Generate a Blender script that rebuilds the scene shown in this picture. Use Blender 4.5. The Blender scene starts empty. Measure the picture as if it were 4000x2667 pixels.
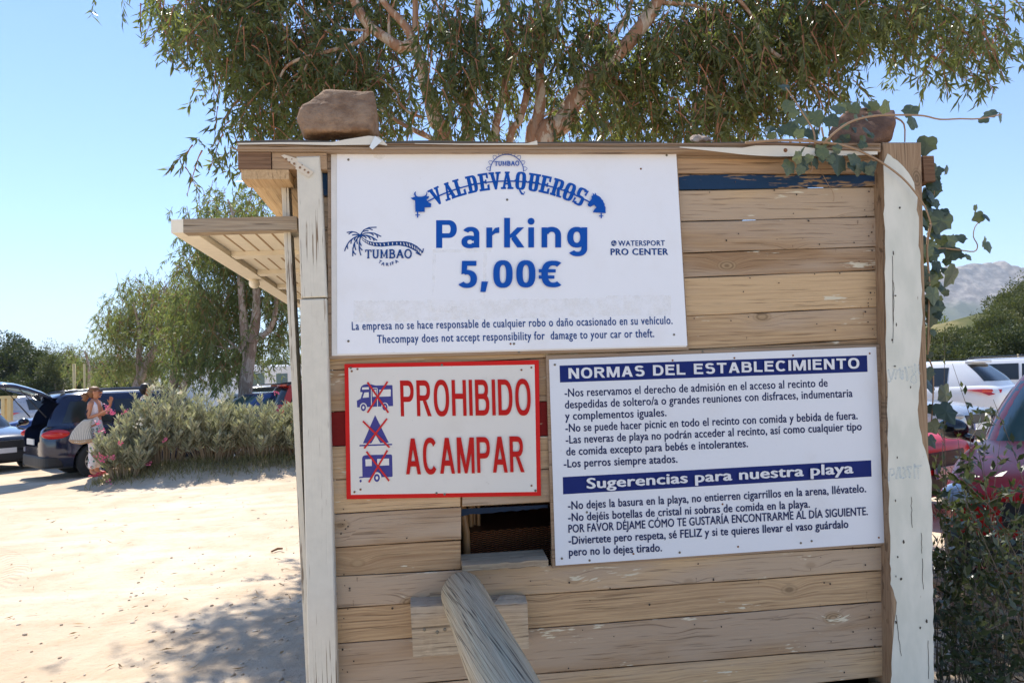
import bpy, bmesh, math, random
import numpy as np
from mathutils import Vector, Matrix, noise as mnoise

SC = bpy.context.scene
COL = SC.collection
R = math.radians
rng = np.random.default_rng(7)
random.seed(7)

# ------------------------------------------------------------------ camera, sky, sun, exposure
FPX, CX, CY = 2850.0, 2000.0, 1333.5          # the photograph is 4000 px wide
PITCH, ROLL, CAMZ = 2.95, -2.1, 1.6
cam = bpy.data.cameras.new('camera')
cam.sensor_width = 36.0
cam.lens = FPX / 4000.0 * 36.0
cam.clip_start, cam.clip_end = 0.05, 20000
camo = bpy.data.objects.new('camera', cam)
COL.objects.link(camo)
CAMM = Matrix.Translation((0, 0, CAMZ)) @ Matrix.Rotation(R(90 + PITCH), 4, 'X') @ Matrix.Rotation(R(ROLL), 4, 'Z')
camo.matrix_world = CAMM
SC.camera = camo
CAMR = CAMM.to_3x3()

HAZE_D = 0.00018
SUN_EL, SUN_AZ = 53.0, -27.0                  # azimuth from +Y towards +X
world = bpy.data.worlds.new('World')
SC.world = world
world.use_nodes = True
wn = world.node_tree
bg = wn.nodes['Background']
sky = wn.nodes.new('ShaderNodeTexSky')
sky.sky_type = 'NISHITA'
sky.sun_disc = False
sky.sun_elevation = R(SUN_EL)
sky.sun_rotation = R(SUN_AZ)
sky.air_density = 1.0
sky.dust_density = 0.0
sky.ozone_density = 2.0
tint = wn.nodes.new('ShaderNodeMix')
tint.data_type = 'RGBA'
tint.blend_type = 'MULTIPLY'
tint.inputs[0].default_value = 1.0
wn.links.new(sky.outputs[0], tint.inputs[6])
tint.inputs[7].default_value = (.85, .93, 1.08, 1)
wn.links.new(tint.outputs[2], bg.inputs[0])
bg.inputs[1].default_value = 0.120
sd = Vector((math.sin(R(SUN_AZ)) * math.cos(R(SUN_EL)), math.cos(R(SUN_AZ)) * math.cos(R(SUN_EL)), math.sin(R(SUN_EL))))
sun = bpy.data.lights.new('sun', 'SUN')
sun.energy = 4.3
sun.angle = R(0.53)
sun.color = (1.0, 0.94, 0.85)
suno = bpy.data.objects.new('sun', sun)
suno.rotation_euler = sd.to_track_quat('Z', 'Y').to_euler()
suno.location = (0, 0, 30)
COL.objects.link(suno)
SC.view_settings.view_transform = 'Standard'
SC.view_settings.look = 'None'
SC.view_settings.gamma = 1.0
SC.view_settings.exposure = 0.80
SC.cycles.max_bounces = 8
SC.cycles.transparent_max_bounces = 12
SC.cycles.volume_bounces = 0
SC.cycles.caustics_reflective = False
SC.cycles.caustics_refractive = False

# ------------------------------------------------------------------ helpers
def ray(px, py):
    return (CAMR @ Vector(((px - CX) / FPX, -(py - CY) / FPX, -1.0)))

def at(px, py, Y):
    "point on the ray of a pixel at world depth Y"
    d = ray(px, py)
    return Vector((0, 0, CAMZ)) + d * (Y / d.y)

def ground_at(px, py):
    d = ray(px, py)
    return Vector((0, 0, CAMZ)) + d * (-CAMZ / d.z)

def tag(o, label=None, cat=None, group=None, kind=None):
    if label: o['label'] = label
    if cat: o['category'] = cat
    if group: o['group'] = group
    if kind: o['kind'] = kind
    return o

def empty(name, loc=(0, 0, 0), rz=0.0, label=None, cat=None, group=None):
    o = bpy.data.objects.new(name, None)
    o.empty_display_size = 0.1
    COL.objects.link(o)
    o.location = loc
    o.rotation_euler = (0, 0, rz)
    return tag(o, label, cat, group)

def link(name, me, parent=None):
    o = bpy.data.objects.new(name, me)
    COL.objects.link(o)
    if parent is not None:
        o.parent = parent
    return o

def copy_tree(o, parent=None):
    c = o.copy()
    COL.objects.link(c)
    c.parent = parent
    for ch in o.children:
        copy_tree(ch, c)
    return c

class MB:
    "collects shapes into one mesh"
    def __init__(s):
        s.v, s.f, s.m, s.r, s.sm = [], [], [], [], []
        s.cm, s.cr, s.cs = 0, 0.0, False
    def add(s, vs, fs, M=None):
        b = len(s.v)
        for p in vs:
            p = Vector(p)
            s.v.append(tuple(M @ p) if M is not None else tuple(p))
        for f in fs:
            s.f.append([i + b for i in f]); s.m.append(s.cm); s.r.append(s.cr); s.sm.append(s.cs)
        return s
    def box(s, lo, hi, M=None):
        x0, y0, z0 = lo; x1, y1, z1 = hi
        return s.add([(x0,y0,z0),(x1,y0,z0),(x1,y1,z0),(x0,y1,z0),(x0,y0,z1),(x1,y0,z1),(x1,y1,z1),(x0,y1,z1)],
                     [(0,3,2,1),(4,5,6,7),(0,1,5,4),(1,2,6,5),(2,3,7,6),(3,0,4,7)], M)
    def hexa(s, q0, q1):
        "solid between two matching loops"
        n = len(q0)
        fs = [tuple(range(n - 1, -1, -1)), tuple(range(n, 2 * n))]
        for i in range(n):
            j = (i + 1) % n
            fs.append((i, j, n + j, n + i))
        return s.add(list(q0) + list(q1), fs)
    def tube(s, pts, rad, n=8, cap=True, wob=0.0):
        pts = [Vector(p) for p in pts]
        if not hasattr(rad, '__len__'): rad = [rad] * len(pts)
        vs, fs = [], []
        up = Vector((0.13, 0.21, 1)).normalized()
        for i, p in enumerate(pts):
            t = (pts[min(i + 1, len(pts) - 1)] - pts[max(i - 1, 0)])
            if t.length < 1e-9: t = Vector((0, 0, 1))
            t.normalize()
            a = t.cross(up)
            if a.length < 1e-3: a = t.cross(Vector((1, 0, 0)))
            a.normalize(); b = t.cross(a)
            for k in range(n):
                th = 2 * math.pi * k / n
                rr = rad[i] * (1 + (random.uniform(-wob, wob) if wob else 0))
                vs.append(p + (a * math.cos(th) + b * math.sin(th)) * rr)
        for i in range(len(pts) - 1):
            for k in range(n):
                k2 = (k + 1) % n
                fs.append((i * n + k, i * n + k2, (i + 1) * n + k2, (i + 1) * n + k))
        if cap:
            fs.append(tuple(range(n - 1, -1, -1)))
            fs.append(tuple(range((len(pts) - 1) * n, len(pts) * n)))
        return s.add(vs, fs)
    def ell(s, c, r, M=None, nu=14, nv=9):
        vs, fs = [], []
        for j in range(nv + 1):
            ph = math.pi * j / nv
            for i in range(nu):
                th = 2 * math.pi * i / nu
                vs.append((c[0] + r[0] * math.sin(ph) * math.cos(th), c[1] + r[1] * math.sin(ph) * math.sin(th), c[2] + r[2] * math.cos(ph)))
        for j in range(nv):
            for i in range(nu):
                i2 = (i + 1) % nu
                fs.append((j * nu + i, (j + 1) * nu + i, (j + 1) * nu + i2, j * nu + i2))
        return s.add(vs, fs, M)
    def lathe(s, prof, M=None, n=24):
        "profile of (r, h) about local Y axis, closed loop"
        vs, fs = [], []
        m = len(prof)
        for i in range(n):
            th = 2 * math.pi * i / n
            for r, h in prof:
                vs.append((r * math.cos(th), h, r * math.sin(th)))
        for i in range(n):
            i2 = (i + 1) % n
            for j in range(m - 1):
                fs.append((i * m + j, i * m + j + 1, i2 * m + j + 1, i2 * m + j))
        return s.add(vs, fs, M)
    def build(s, name, mats, parent=None, smooth=False, auto=None):
        me = bpy.data.meshes.new(name)
        me.from_pydata(s.v, [], s.f)
        if not isinstance(mats, (list, tuple)): mats = [mats]
        for m in mats: me.materials.append(m)
        n = len(me.polygons)
        me.polygons.foreach_set('material_index', s.m)
        sm = [True] * n if smooth else s.sm
        me.polygons.foreach_set('use_smooth', sm)
        if any(s.r):
            at_ = me.attributes.new('rnd', 'FLOAT', 'FACE')
            at_.data.foreach_set('value', s.r)
        me.update()
        if auto: me.set_sharp_from_angle(angle=R(auto))
        return link(name, me, parent)

def eval_mesh(o):
    dg = bpy.context.evaluated_depsgraph_get()
    dg.update()
    me = bpy.data.meshes.new_from_object(o.evaluated_get(dg), depsgraph=dg)
    return me

def kill(o):
    d = o.data
    bpy.data.objects.remove(o, do_unlink=True)

# ------------------------------------------------------------------ node helper
class NT:
    def __init__(s, name):
        s.mat = bpy.data.materials.new(name)
        s.mat.use_nodes = True
        s.t = s.mat.node_tree
        s.b = s.t.nodes['Principled BSDF']
        s.out = s.t.nodes['Material Output']
    def n(s, t, **kw):
        nd = s.t.nodes.new(t)
        for k, v in kw.items(): setattr(nd, k, v)
        return nd
    def put(s, sock, v):
        if isinstance(v, bpy.types.NodeSocket): s.t.links.new(v, sock)
        elif v is not None:
            if hasattr(sock.default_value, '__len__') and not hasattr(v, '__len__'):
                sock.default_value = (v,) * len(sock.default_value)
            elif hasattr(v, '__len__') and len(sock.default_value) == 4 and len(v) == 3:
                sock.default_value = (*v, 1)
            else: sock.default_value = v
    def math(s, op, a, b=None, c=None, clamp=False):
        nd = s.n('ShaderNodeMath', operation=op, use_clamp=clamp)
        s.put(nd.inputs[0], a)
        if b is not None: s.put(nd.inputs[1], b)
        if c is not None: s.put(nd.inputs[2], c)
        return nd.outputs[0]
    def obj(s): return s.n('ShaderNodeTexCoord').outputs['Object']
    def attr(s, nm):
        return s.n('ShaderNodeAttribute', attribute_name=nm).outputs['Fac']
    def sep(s, v):
        nd = s.n('ShaderNodeSeparateXYZ'); s.put(nd.inputs[0], v); return nd.outputs
    def comb(s, x, y, z):
        nd = s.n('ShaderNodeCombineXYZ')
        for i, a in enumerate((x, y, z)): s.put(nd.inputs[i], a)
        return nd.outputs[0]
    def noise(s, v, scale=1.0, detail=4.0, rough=0.55, dist=0.0, col=False):
        nd = s.n('ShaderNodeTexNoise')
        s.put(nd.inputs['Vector'], v); s.put(nd.inputs['Scale'], scale)
        nd.inputs['Detail'].default_value = detail; nd.inputs['Roughness'].default_value = rough
        nd.inputs['Distortion'].default_value = dist
        return nd.outputs['Color' if col else 'Fac']
    def vor(s, v, scale=1.0, feature='F1', dim='3D'):
        nd = s.n('ShaderNodeTexVoronoi', feature=feature, voronoi_dimensions=dim)
        s.put(nd.inputs['Vector'], v); s.put(nd.inputs['Scale'], scale)
        return nd
    def ramp(s, f, stops):
        nd = s.n('ShaderNodeValToRGB')
        s.put(nd.inputs[0], f)
        e = nd.color_ramp.elements
        while len(e) < len(stops): e.new(0.5)
        for i, (p, c) in enumerate(stops):
            e[i].position = p
            e[i].color = (c, c, c, 1) if not hasattr(c, '__len__') else (*c, 1)
        return nd.outputs[0]
    def step(s, f, a, b):
        nd = s.n('ShaderNodeMapRange', interpolation_type='SMOOTHSTEP')
        s.put(nd.inputs[0], f)
        nd.inputs[1].default_value = a; nd.inputs[2].default_value = b
        return nd.outputs[0]
    def mix(s, f, a, b, mode='MIX'):
        nd = s.n('ShaderNodeMix', data_type='RGBA', blend_type=mode)
        s.put(nd.inputs[0], f); s.put(nd.inputs[6], a); s.put(nd.inputs[7], b)
        return nd.outputs[2]
    def bump(s, h, strength=0.3, dist=0.01):
        nd = s.n('ShaderNodeBump')
        nd.inputs['Strength'].default_value = strength
        nd.inputs['Distance'].default_value = dist
        s.put(nd.inputs['Height'], h)
        s.t.links.new(nd.outputs[0], s.b.inputs['Normal'])
    def set(s, **kw):
        nm = dict(col='Base Color', rough='Roughness', metal='Metallic', spec='Specular IOR Level', coat='Coat Weight', trans='Transmission Weight', alpha='Alpha', emit='Emission Strength', ecol='Emission Color')
        for k, v in kw.items(): s.put(s.b.inputs[nm[k]], v)
        return s.mat

def lin(r, g, b):
    f = lambda c: (c / 255 / 12.92) if c < 10 else ((c / 255 + 0.055) / 1.055) ** 2.4
    return (f(r), f(g), f(b))

def plain(name, col, rough=0.5, var=0.12, scale=9.0, metal=0.0, spec=0.5, coat=0.0):
    n = NT(name)
    f = n.noise(n.obj(), scale, 5, 0.6)
    f = n.math('MULTIPLY_ADD', f, 2 * var, 1 - var)
    c = n.mix(1.0, col, n.comb(f, f, f), 'MULTIPLY')
    n.set(col=c, rough=rough, metal=metal, spec=spec, coat=coat)
    return n.mat

def wood(name, light, dark, axis=0, cross=2, gray=0.3, graycol=(0.30, 0.27, 0.24), paint=None, pamt=0.5, pw=(.72, .34, 14.0, 130.0), rough=0.85, knots=True, dens=1.0, bump=0.5, crack=0.6):
    n = NT(name)
    o = n.sep(n.obj())
    rn = n.attr('rnd')
    third = 3 - axis - cross
    g = n.math('MULTIPLY_ADD', rn, 17.3, o[axis])
    c = n.math('MULTIPLY_ADD', rn, 5.71, o[cross])
    t = o[third]
    # knots bend the grain
    kv = n.comb(n.math('MULTIPLY', g, 4.2 * dens), n.math('MULTIPLY', c, 7.5 * dens), rn)
    vo = n.vor(kv, 1.0)
    d = vo.outputs['Distance']
    sel = n.math('GREATER_THAN', n.sep(vo.outputs['Color'])[0], 0.45 if knots else 2.0)
    near = n.math('MULTIPLY', n.math('POWER', 2.718, n.math('MULTIPLY', n.math('MULTIPLY', d, d), -14.0)), sel)
    wob = n.noise(n.comb(n.math('MULTIPLY', g, 1.3), n.math('MULTIPLY', c, 4), t), 1.0, 2)
    c2 = n.math('ADD', n.math('MULTIPLY_ADD', near, 0.03, c), n.math('MULTIPLY', wob, 0.02))
    fib = n.noise(n.comb(n.math('MULTIPLY', g, 3.0), n.math('MULTIPLY', c2, 150.0), n.math('MULTIPLY', t, 150.0)), 1.0, 6, 0.65)
    fine = n.noise(n.comb(n.math('MULTIPLY', g, 9.0), n.math('MULTIPLY', c2, 420.0), n.math('MULTIPLY', t, 420.0)), 1.0, 3, 0.6)
    big = n.noise(n.comb(n.math('MULTIPLY', g, 1.4), n.math('MULTIPLY', c, 7.0), rn), 1.0, 3)
    ring = n.math('SINE', n.math('MULTIPLY', n.math('ADD', c2, n.math('MULTIPLY', wob, 0.05)), 420.0))
    f = n.math('ADD', n.math('MULTIPLY', fib, 0.75), n.math('MULTIPLY_ADD', ring, 0.022, n.math('MULTIPLY', fine, 0.25)))
    f = n.math('ADD', f, n.math('MULTIPLY_ADD', rn, 0.34, -0.17))
    col = n.mix(n.step(f, 0.22, 0.80), dark, light)
    gy = n.math('MULTIPLY', n.step(n.math('ADD', big, n.math('MULTIPLY', n.math('SUBTRACT', n.math('FRACT', n.math('MULTIPLY', rn, 7.3)), 0.5), 0.35)), 0.40, 0.66), gray)
    col = n.mix(gy, col, graycol)
    kr = n.math('MULTIPLY', n.math('SUBTRACT', 1.0, n.step(d, 0.12, 0.22)), sel)
    rg = n.math('MULTIPLY_ADD', n.math('SINE', n.math('MULTIPLY', d, 130.0)), 0.25, 0.5)
    kcol = n.mix(rg, tuple(x * 0.45 for x in dark), tuple(x * 0.8 for x in light))
    col = n.mix(n.math('MULTIPLY', kr, 0.9), col, kcol)
    # checks and dirt in the grain
    ck = n.noise(n.comb(n.math('MULTIPLY', g, 3.5), n.math('MULTIPLY', c2, 130.0), n.math('MULTIPLY', t, 30)), 1.0, 3, 0.6)
    ckm = n.step(ck, 0.575, 0.67)
    col = n.mix(n.math('MULTIPLY', ckm, crack), col, tuple(x * 0.35 for x in dark))
    h = n.math('SUBTRACT', n.math('ADD', fib, n.math('MULTIPLY', fine, 0.4)), n.math('MULTIPLY', ckm, 0.5))
    if paint is not None:
        pn = n.noise(n.comb(n.math('MULTIPLY', g, 3.0), n.math('MULTIPLY', c, 9.0), rn), 1.0, 4, 0.6)
        pf = n.noise(n.comb(n.math('MULTIPLY', g, pw[2]), n.math('MULTIPLY', c2, pw[3]), n.math('MULTIPLY', t, 40)), 1.0, 3, 0.6)
        pm = n.step(n.math('ADD', n.math('MULTIPLY', pn, pw[0]), n.math('MULTIPLY', pf, pw[1])), 1.0 - pamt - 0.012, 1.0 - pamt + 0.012)
        pc = n.mix(n.noise(n.comb(g, c, t), 30, 3), paint, tuple(x * 0.82 for x in paint))
        col = n.mix(pm, col, pc)
        h = n.math('MULTIPLY_ADD', pm, 0.5, n.math('MULTIPLY', h, n.math('MULTIPLY_ADD', pm, -0.6, 1.0)))
    n.set(col=col, rough=rough, spec=0.25)
    n.bump(h, bump, 0.004)
    return n.mat

def leafmat(name, c0, c1, c2, trans=0.25, rough=0.45, spec=0.4):
    n = NT(name)
    f = n.attr('rnd')
    col = n.ramp(f, [(0.0, c0), (0.5, c1), (1.0, c2)])
    n.set(col=col, rough=rough, spec=spec)
    tr = n.n('ShaderNodeBsdfTranslucent')
    tcol = n.mix(0.5, col, (0.30, 0.36, 0.04))
    n.put(tr.inputs[0], tcol)
    mx = n.n('ShaderNodeMixShader')
    mx.inputs[0].default_value = trans
    n.t.links.new(n.b.outputs[0], mx.inputs[1]); n.t.links.new(tr.outputs[0], mx.inputs[2])
    n.t.links.new(mx.outputs[0], n.out.inputs[0])
    return n.mat

def leaf_cloud(name, P, D, ln, wd, rnd, mat, parent=None, belly=0.42):
    "one kite-shaped blade per row, folded a little along the midrib"
    P = np.asarray(P, float); D = np.asarray(D, float)
    N = len(P)
    D = D / np.linalg.norm(D, axis=1, keepdims=True)
    rv = rng.normal(size=(N, 3))
    S = np.cross(D, rv); S /= np.linalg.norm(S, axis=1, keepdims=True) + 1e-9
    U = np.cross(S, D)
    ln = np.broadcast_to(ln, (N,))[:, None]; wd = np.broadcast_to(wd, (N,))[:, None]
    mid = P + D * ln * belly + U * ln * 0.05
    V = np.stack([P, mid + S * wd * 0.5, P + D * ln - U * ln * 0.04, mid - S * wd * 0.5], 1).reshape(-1, 3)
    me = bpy.data.meshes.new(name)
    me.vertices.add(4 * N); me.vertices.foreach_set('co', V.astype(np.float32).ravel())
    me.loops.add(4 * N); me.loops.foreach_set('vertex_index', np.arange(4 * N, dtype=np.int32))
    me.polygons.add(N)
    me.polygons.foreach_set('loop_start', np.arange(0, 4 * N, 4, dtype=np.int32))
    me.materials.append(mat)
    a = me.attributes.new('rnd', 'FLOAT', 'FACE')
    a.data.foreach_set('value', np.broadcast_to(rnd, (N,)).astype(np.float32))
    me.update(calc_edges=True)
    return link(name, me, parent)
# ------------------------------------------------------------------ the kiosk
HUTM = Matrix.Translation((0, 2.6, 0)) @ Matrix.Rotation(R(7.7), 4, 'Z')
HUTI = HUTM.inverted()
HRZ = R(7.7)

def hp(px, py, y=0.0):
    "kiosk coordinates (x along the front, y into the kiosk, z up) of a pixel on the plane y"
    o = HUTI @ Vector((0, 0, CAMZ))
    d = HUTI.to_3x3() @ ray(px, py)
    return o + d * ((y - o.y) / d.y)

M = {}
M['plank'] = wood('plank_wood', lin(208, 178, 138), lin(150, 120, 90), gray=0.8, graycol=lin(180, 160, 138), crack=.52, paint=lin(222, 212, 186), pamt=0.335)
M['bare'] = wood('bare_wood', lin(190, 158, 122), lin(128, 98, 70), gray=0.5, graycol=lin(150, 135, 118))
M['beam'] = wood('beam_wood', lin(198, 164, 126), lin(140, 106, 76), gray=0.4, graycol=lin(150, 130, 110))
M['endgrain'] = wood('end_grain', lin(150, 118, 92), lin(100, 74, 56), gray=0.2, knots=False, dens=2)
M['blueplank'] = wood('blue_painted_wood', lin(176, 150, 120), lin(120, 95, 70), paint=lin(34, 62, 92), pamt=0.505, gray=0.2)
M['navystrip'] = wood('navy_torn_board', lin(150, 130, 104), lin(100, 82, 62), paint=lin(30, 44, 62), pamt=0.66, gray=0.2)
M['redplank'] = wood('red_painted_wood', lin(176, 150, 120), lin(120, 95, 70), paint=lin(122, 28, 26), pamt=0.62, gray=0.2)
M['whitepost'] = wood('white_painted_wood', lin(170, 150, 126), lin(120, 100, 80), axis=2, cross=0, paint=lin(226, 220, 204), pamt=0.575, pw=(.40, .64, 3.0, 170.0), gray=0.4, knots=False)
M['barepost'] = wood('bare_post_wood', lin(182, 156, 126), lin(132, 106, 82), axis=2, cross=0, gray=0.6, graycol=lin(150, 138, 124))
M['cream'] = wood('cream_painted_wood', lin(190, 150, 110), lin(140, 104, 72), axis=1, cross=0, paint=lin(252, 242, 220), pamt=0.70, gray=0.1, knots=False, bump=0.25)
M['creamx'] = wood('cream_painted_rail', lin(190, 150, 110), lin(140, 104, 72), axis=0, cross=1, paint=lin(252, 242, 220), pamt=0.67, gray=0.1, knots=False, bump=0.25)
M['soffit'] = wood('soffit_wood', lin(222, 190, 146), lin(180, 144, 100), axis=1, cross=0, gray=0.1, knots=False, bump=0.2)
M['greywood'] = wood('grey_weathered_wood', lin(208, 188, 160), lin(142, 124, 102), gray=0.5, graycol=lin(190, 180, 164), crack=.7)
M['ply'] = wood('plywood_edge', lin(176, 150, 122), lin(130, 104, 80), gray=0.5, graycol=lin(160, 144, 128), knots=False, bump=0.3)
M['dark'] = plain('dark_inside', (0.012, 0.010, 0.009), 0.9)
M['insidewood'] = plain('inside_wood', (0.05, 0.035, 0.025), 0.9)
M['metalp'] = plain('painted_bracket', lin(214, 200, 178), 0.6)
M['hole'] = plain('dark_hole', (0.05, 0.035, 0.025), 0.8)
M['plastic'] = plain('plastic_strip', lin(226, 224, 214), 0.35, 0.06)
M['screw'] = plain('screw_metal', lin(128, 122, 110), 0.45, 0.2, 60, metal=0.6)
M['rust'] = plain('rusty_screw', lin(128, 84, 50), 0.7, 0.25, 60)

kiosk = empty('kiosk', HUTM.translation, HRZ, 'weathered plank kiosk with white corner posts, carrying the three notice signs', 'kiosk')

SL = [560, 676, 768, 900, 1035, 1140, 1300, 1445, 1607, 1742, 1874, 2006, 2137, 2251, 2376, 2514, 2694, 2870]
SRr = [575, 683, 730, 847, 963, 1055, 1199, 1322, 1503, 1640, 1765, 1890, 2010, 2134, 2227, 2348, 2523, 2641]
def seam(i, px):
    return SL[i] + (SRr[i] - SL[i]) * (px - 1300) / 2140.0

def plank(mb, i, x0, x1, th=0.022, gap=1.6, rough=False):
    "one wall board between two pixel columns, its front face wavering slightly"
    n = max(2, int((x1 - x0) / 60))
    dy = random.uniform(-0.004, 0.004)
    k0, k1 = random.uniform(0, 9), random.uniform(0, 9)
    top, bot = [], []
    for k in range(n + 1):
        px = x0 + (x1 - x0) * k / n
        w0 = 1.2 * math.sin(px * 0.011 + k0) + random.uniform(-.5, .5)
        w1 = 1.2 * math.sin(px * 0.009 + k1) + random.uniform(-.5, .5)
        gt = gap * (0.5 + random.random() * 0.3)
        top.append((px, seam(i, px) + gt + w0 * 0.6)); bot.append((px, seam(i + 1, px) - gt + w1 * 0.6))
    mb.cr = random.uniform(0.05, 1)
    vs, fs = [], []
    for (a, b) in zip(top, bot):
        h = b[1] - a[1]
        bw = 2.2
        vs += [hp(a[0], a[1], dy + th), hp(a[0], a[1], dy + 0.004), hp(a[0], a[1] + bw, dy), hp(b[0], b[1] - bw, dy), hp(b[0], b[1], dy + 0.004), hp(b[0], b[1], dy + th)]
    for k in range(n):
        for j in range(5):
            fs.append((k * 6 + j, k * 6 + j + 1, (k + 1) * 6 + j + 1, (k + 1) * 6 + j))
    fs.append(tuple(range(5, -1, -1)))
    fs.append(tuple(range(n * 6, n * 6 + 6)))
    mb.add(vs, fs)

random.seed(11)
wall = MB()
XL, XR = 1258, 3452
for i in range(len(SL) - 1):
    if i == 1: continue
    if i == 8:
        plank(wall, i, 1395, 2060); plank(wall, i, 2150, XR); continue
    if i == 10:
        plank(wall, i, XL, 1798); plank(wall, i, 1806, XR); continue
    if i in (11, 12):
        plank(wall, i, XL, 1797 + random.uniform(0, 5)); plank(wall, i, 2152, XR); continue
    if i == 5:
        plank(wall, i, XL, XR); continue
    if i == 16:
        plank(wall, i, XL, XR); continue
    plank(wall, i, XL, XR)
# boards below the picture, down to the ground
zlow = hp(2300, seam(17, 2300)).z
xl, xr = hp(XL, 2600).x, hp(XR, 2600).x
z = zlow - 0.02
while z > 0.02:
    wall.cr = random.uniform(0.05, 1)
    wall.box((xl, 0.0, max(0.0, z - 0.115)), (xr, 0.022, z)); z -= 0.119
wall.build('plank_wall', M['plank'], kiosk)
mb = MB(); plank(mb, 1, XL, XR); mb.build('painted_plank', M['blueplank'], kiosk)['label'] = 'dark blue painted plank near the top'
for xa, xb in ((XL, 1395), (2060, 2150)):
    mb = MB(); plank(mb, 8, xa, xb); mb.build('painted_plank', M['redplank'], kiosk)['label'] = 'dark red painted plank showing beside the camping sign'

# knots, nail heads, drips on the wall
nails = MB()
for k in range(150):
    px = random.choice([random.uniform(1330, 1370), random.uniform(3380, 3420), random.uniform(1300, 3430), random.uniform(2690, 3430), random.uniform(1300, 3430)])
    py = random.choice([random.uniform(700, 1350), random.uniform(1960, 2640)])
    if 1790 < px < 2160 and 1950 < py < 2240: continue
    c = hp(px, py, -0.0052)
    r = random.uniform(0.0016, 0.0042)
    nails.add([c + Vector((r * math.cos(a * 0.785) * random.uniform(.7, 1.2), 0, r * math.sin(a * 0.785) * random.uniform(.7, 1.2))) for a in range(8)], [tuple(range(8))])
nails.build('nail_marks', M['hole'], kiosk)['kind'] = 'stuff'

# rust weeping from old nails
rw = NT('rust_stain')
o = rw.obj()
rw.set(col=lin(120, 76, 44), rough=.9, alpha=rw.math('MULTIPLY', rw.step(rw.noise(o, 60, 4, .7), .35, .7), .55))
mb = MB()
random.seed(77)
for k in range(46):
    px = random.choice([random.uniform(1310, 1400), random.uniform(3360, 3430), random.uniform(2700, 3430), random.uniform(1300, 3430)])
    py = random.choice([random.uniform(700, 1340), random.uniform(2010, 2640)])
    if 1780 < px < 2170 and 1950 < py < 2260: continue
    w, h = random.uniform(3, 7), random.uniform(6, 26)
    q = [(px - w / 2, py), (px, py - w / 2), (px + w / 2, py), (px + w * .3, py + h * .6), (px, py + h), (px - w * .3, py + h * .6)]
    mb.add([hp(a, b, -.0049) for a, b in q], [tuple(range(5, -1, -1))])
mb.build('rust_stains', rw.mat, kiosk)['kind'] = 'stuff'

# hatch opening: torn blue strip on top, sill below, edges
mb = MB(); mb.cr = 0.4
topl = [(1790 + 14 * k, 1987 - 0.047 * 14 * k) for k in range(26)]
lowl = [(p[0], p[1] + 26 - 0.55 * k + 4 * mnoise.noise((k * .31, 1, 0)) + random.uniform(-2.2, 2.2)) for k, p in enumerate(topl)]
for k in range(25):
    mb.hexa([hp(*topl[k], 0.010), hp(*topl[k + 1], 0.010), hp(*lowl[k + 1], 0.010), hp(*lowl[k], 0.010)],
            [hp(*topl[k], 0.022), hp(*topl[k + 1], 0.022), hp(*lowl[k + 1], 0.022), hp(*lowl[k], 0.022)])
mb.build('torn_strip', M['navystrip'], kiosk)
mb = MB(); mb.cr = 0.3
a, b, c, d = hp(1806, 2208, -0.06), hp(2142, 2186, -0.06), hp(2142, 2210, -0.06), hp(1806, 2231, -0.06)
up = Vector((0, 0.10, 0.030))
q0 = [a, b, c, d]
vs = []
ns = 12
def lerp(p, q, t): return p + (q - p) * t
fs = []
for k in range(ns + 1):
    t = k / ns
    j = Vector((0, random.uniform(-.003, .003), random.uniform(-.002, .002)))
    vs += [lerp(d, c, t) + j, lerp(a, b, t) + j, lerp(a, b, t) + Vector((0, .11, .012)), lerp(d, c, t) + Vector((0, .11, .012))]
for k in range(ns):
    for j in range(4):
        fs.append((k * 4 + j, k * 4 + (j + 1) % 4, (k + 1) * 4 + (j + 1) % 4, (k + 1) * 4 + j))
fs += [(3, 2, 1, 0), (ns * 4, ns * 4 + 1, ns * 4 + 2, ns * 4 + 3)]
mb.add(vs, fs)
mb.build('hatch_sill', M['greywood'], kiosk)

# shell of the kiosk: sides, back, floor, roof
xl, xr = hp(1180, 1600).x, hp(3600, 1600).x
ztop = hp(2000, 600).z
zbeam0, zbeam1 = hp(1000, 655).z, hp(1000, 592).z
DEP = 3.0
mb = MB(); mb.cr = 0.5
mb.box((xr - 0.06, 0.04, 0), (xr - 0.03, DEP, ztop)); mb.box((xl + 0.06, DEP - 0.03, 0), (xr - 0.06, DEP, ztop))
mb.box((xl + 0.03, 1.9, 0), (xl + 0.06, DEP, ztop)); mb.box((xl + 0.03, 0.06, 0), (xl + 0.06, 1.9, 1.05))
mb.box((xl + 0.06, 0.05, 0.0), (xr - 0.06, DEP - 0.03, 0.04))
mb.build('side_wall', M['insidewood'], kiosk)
mb = MB(); mb.cr = 0.5  # added near-black panels: the darkness of the interior put into their colour
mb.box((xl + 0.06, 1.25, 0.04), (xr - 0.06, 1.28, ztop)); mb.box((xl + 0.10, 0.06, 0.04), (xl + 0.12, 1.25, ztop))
mb.build('dark_backing', M['dark'], kiosk)

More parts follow.
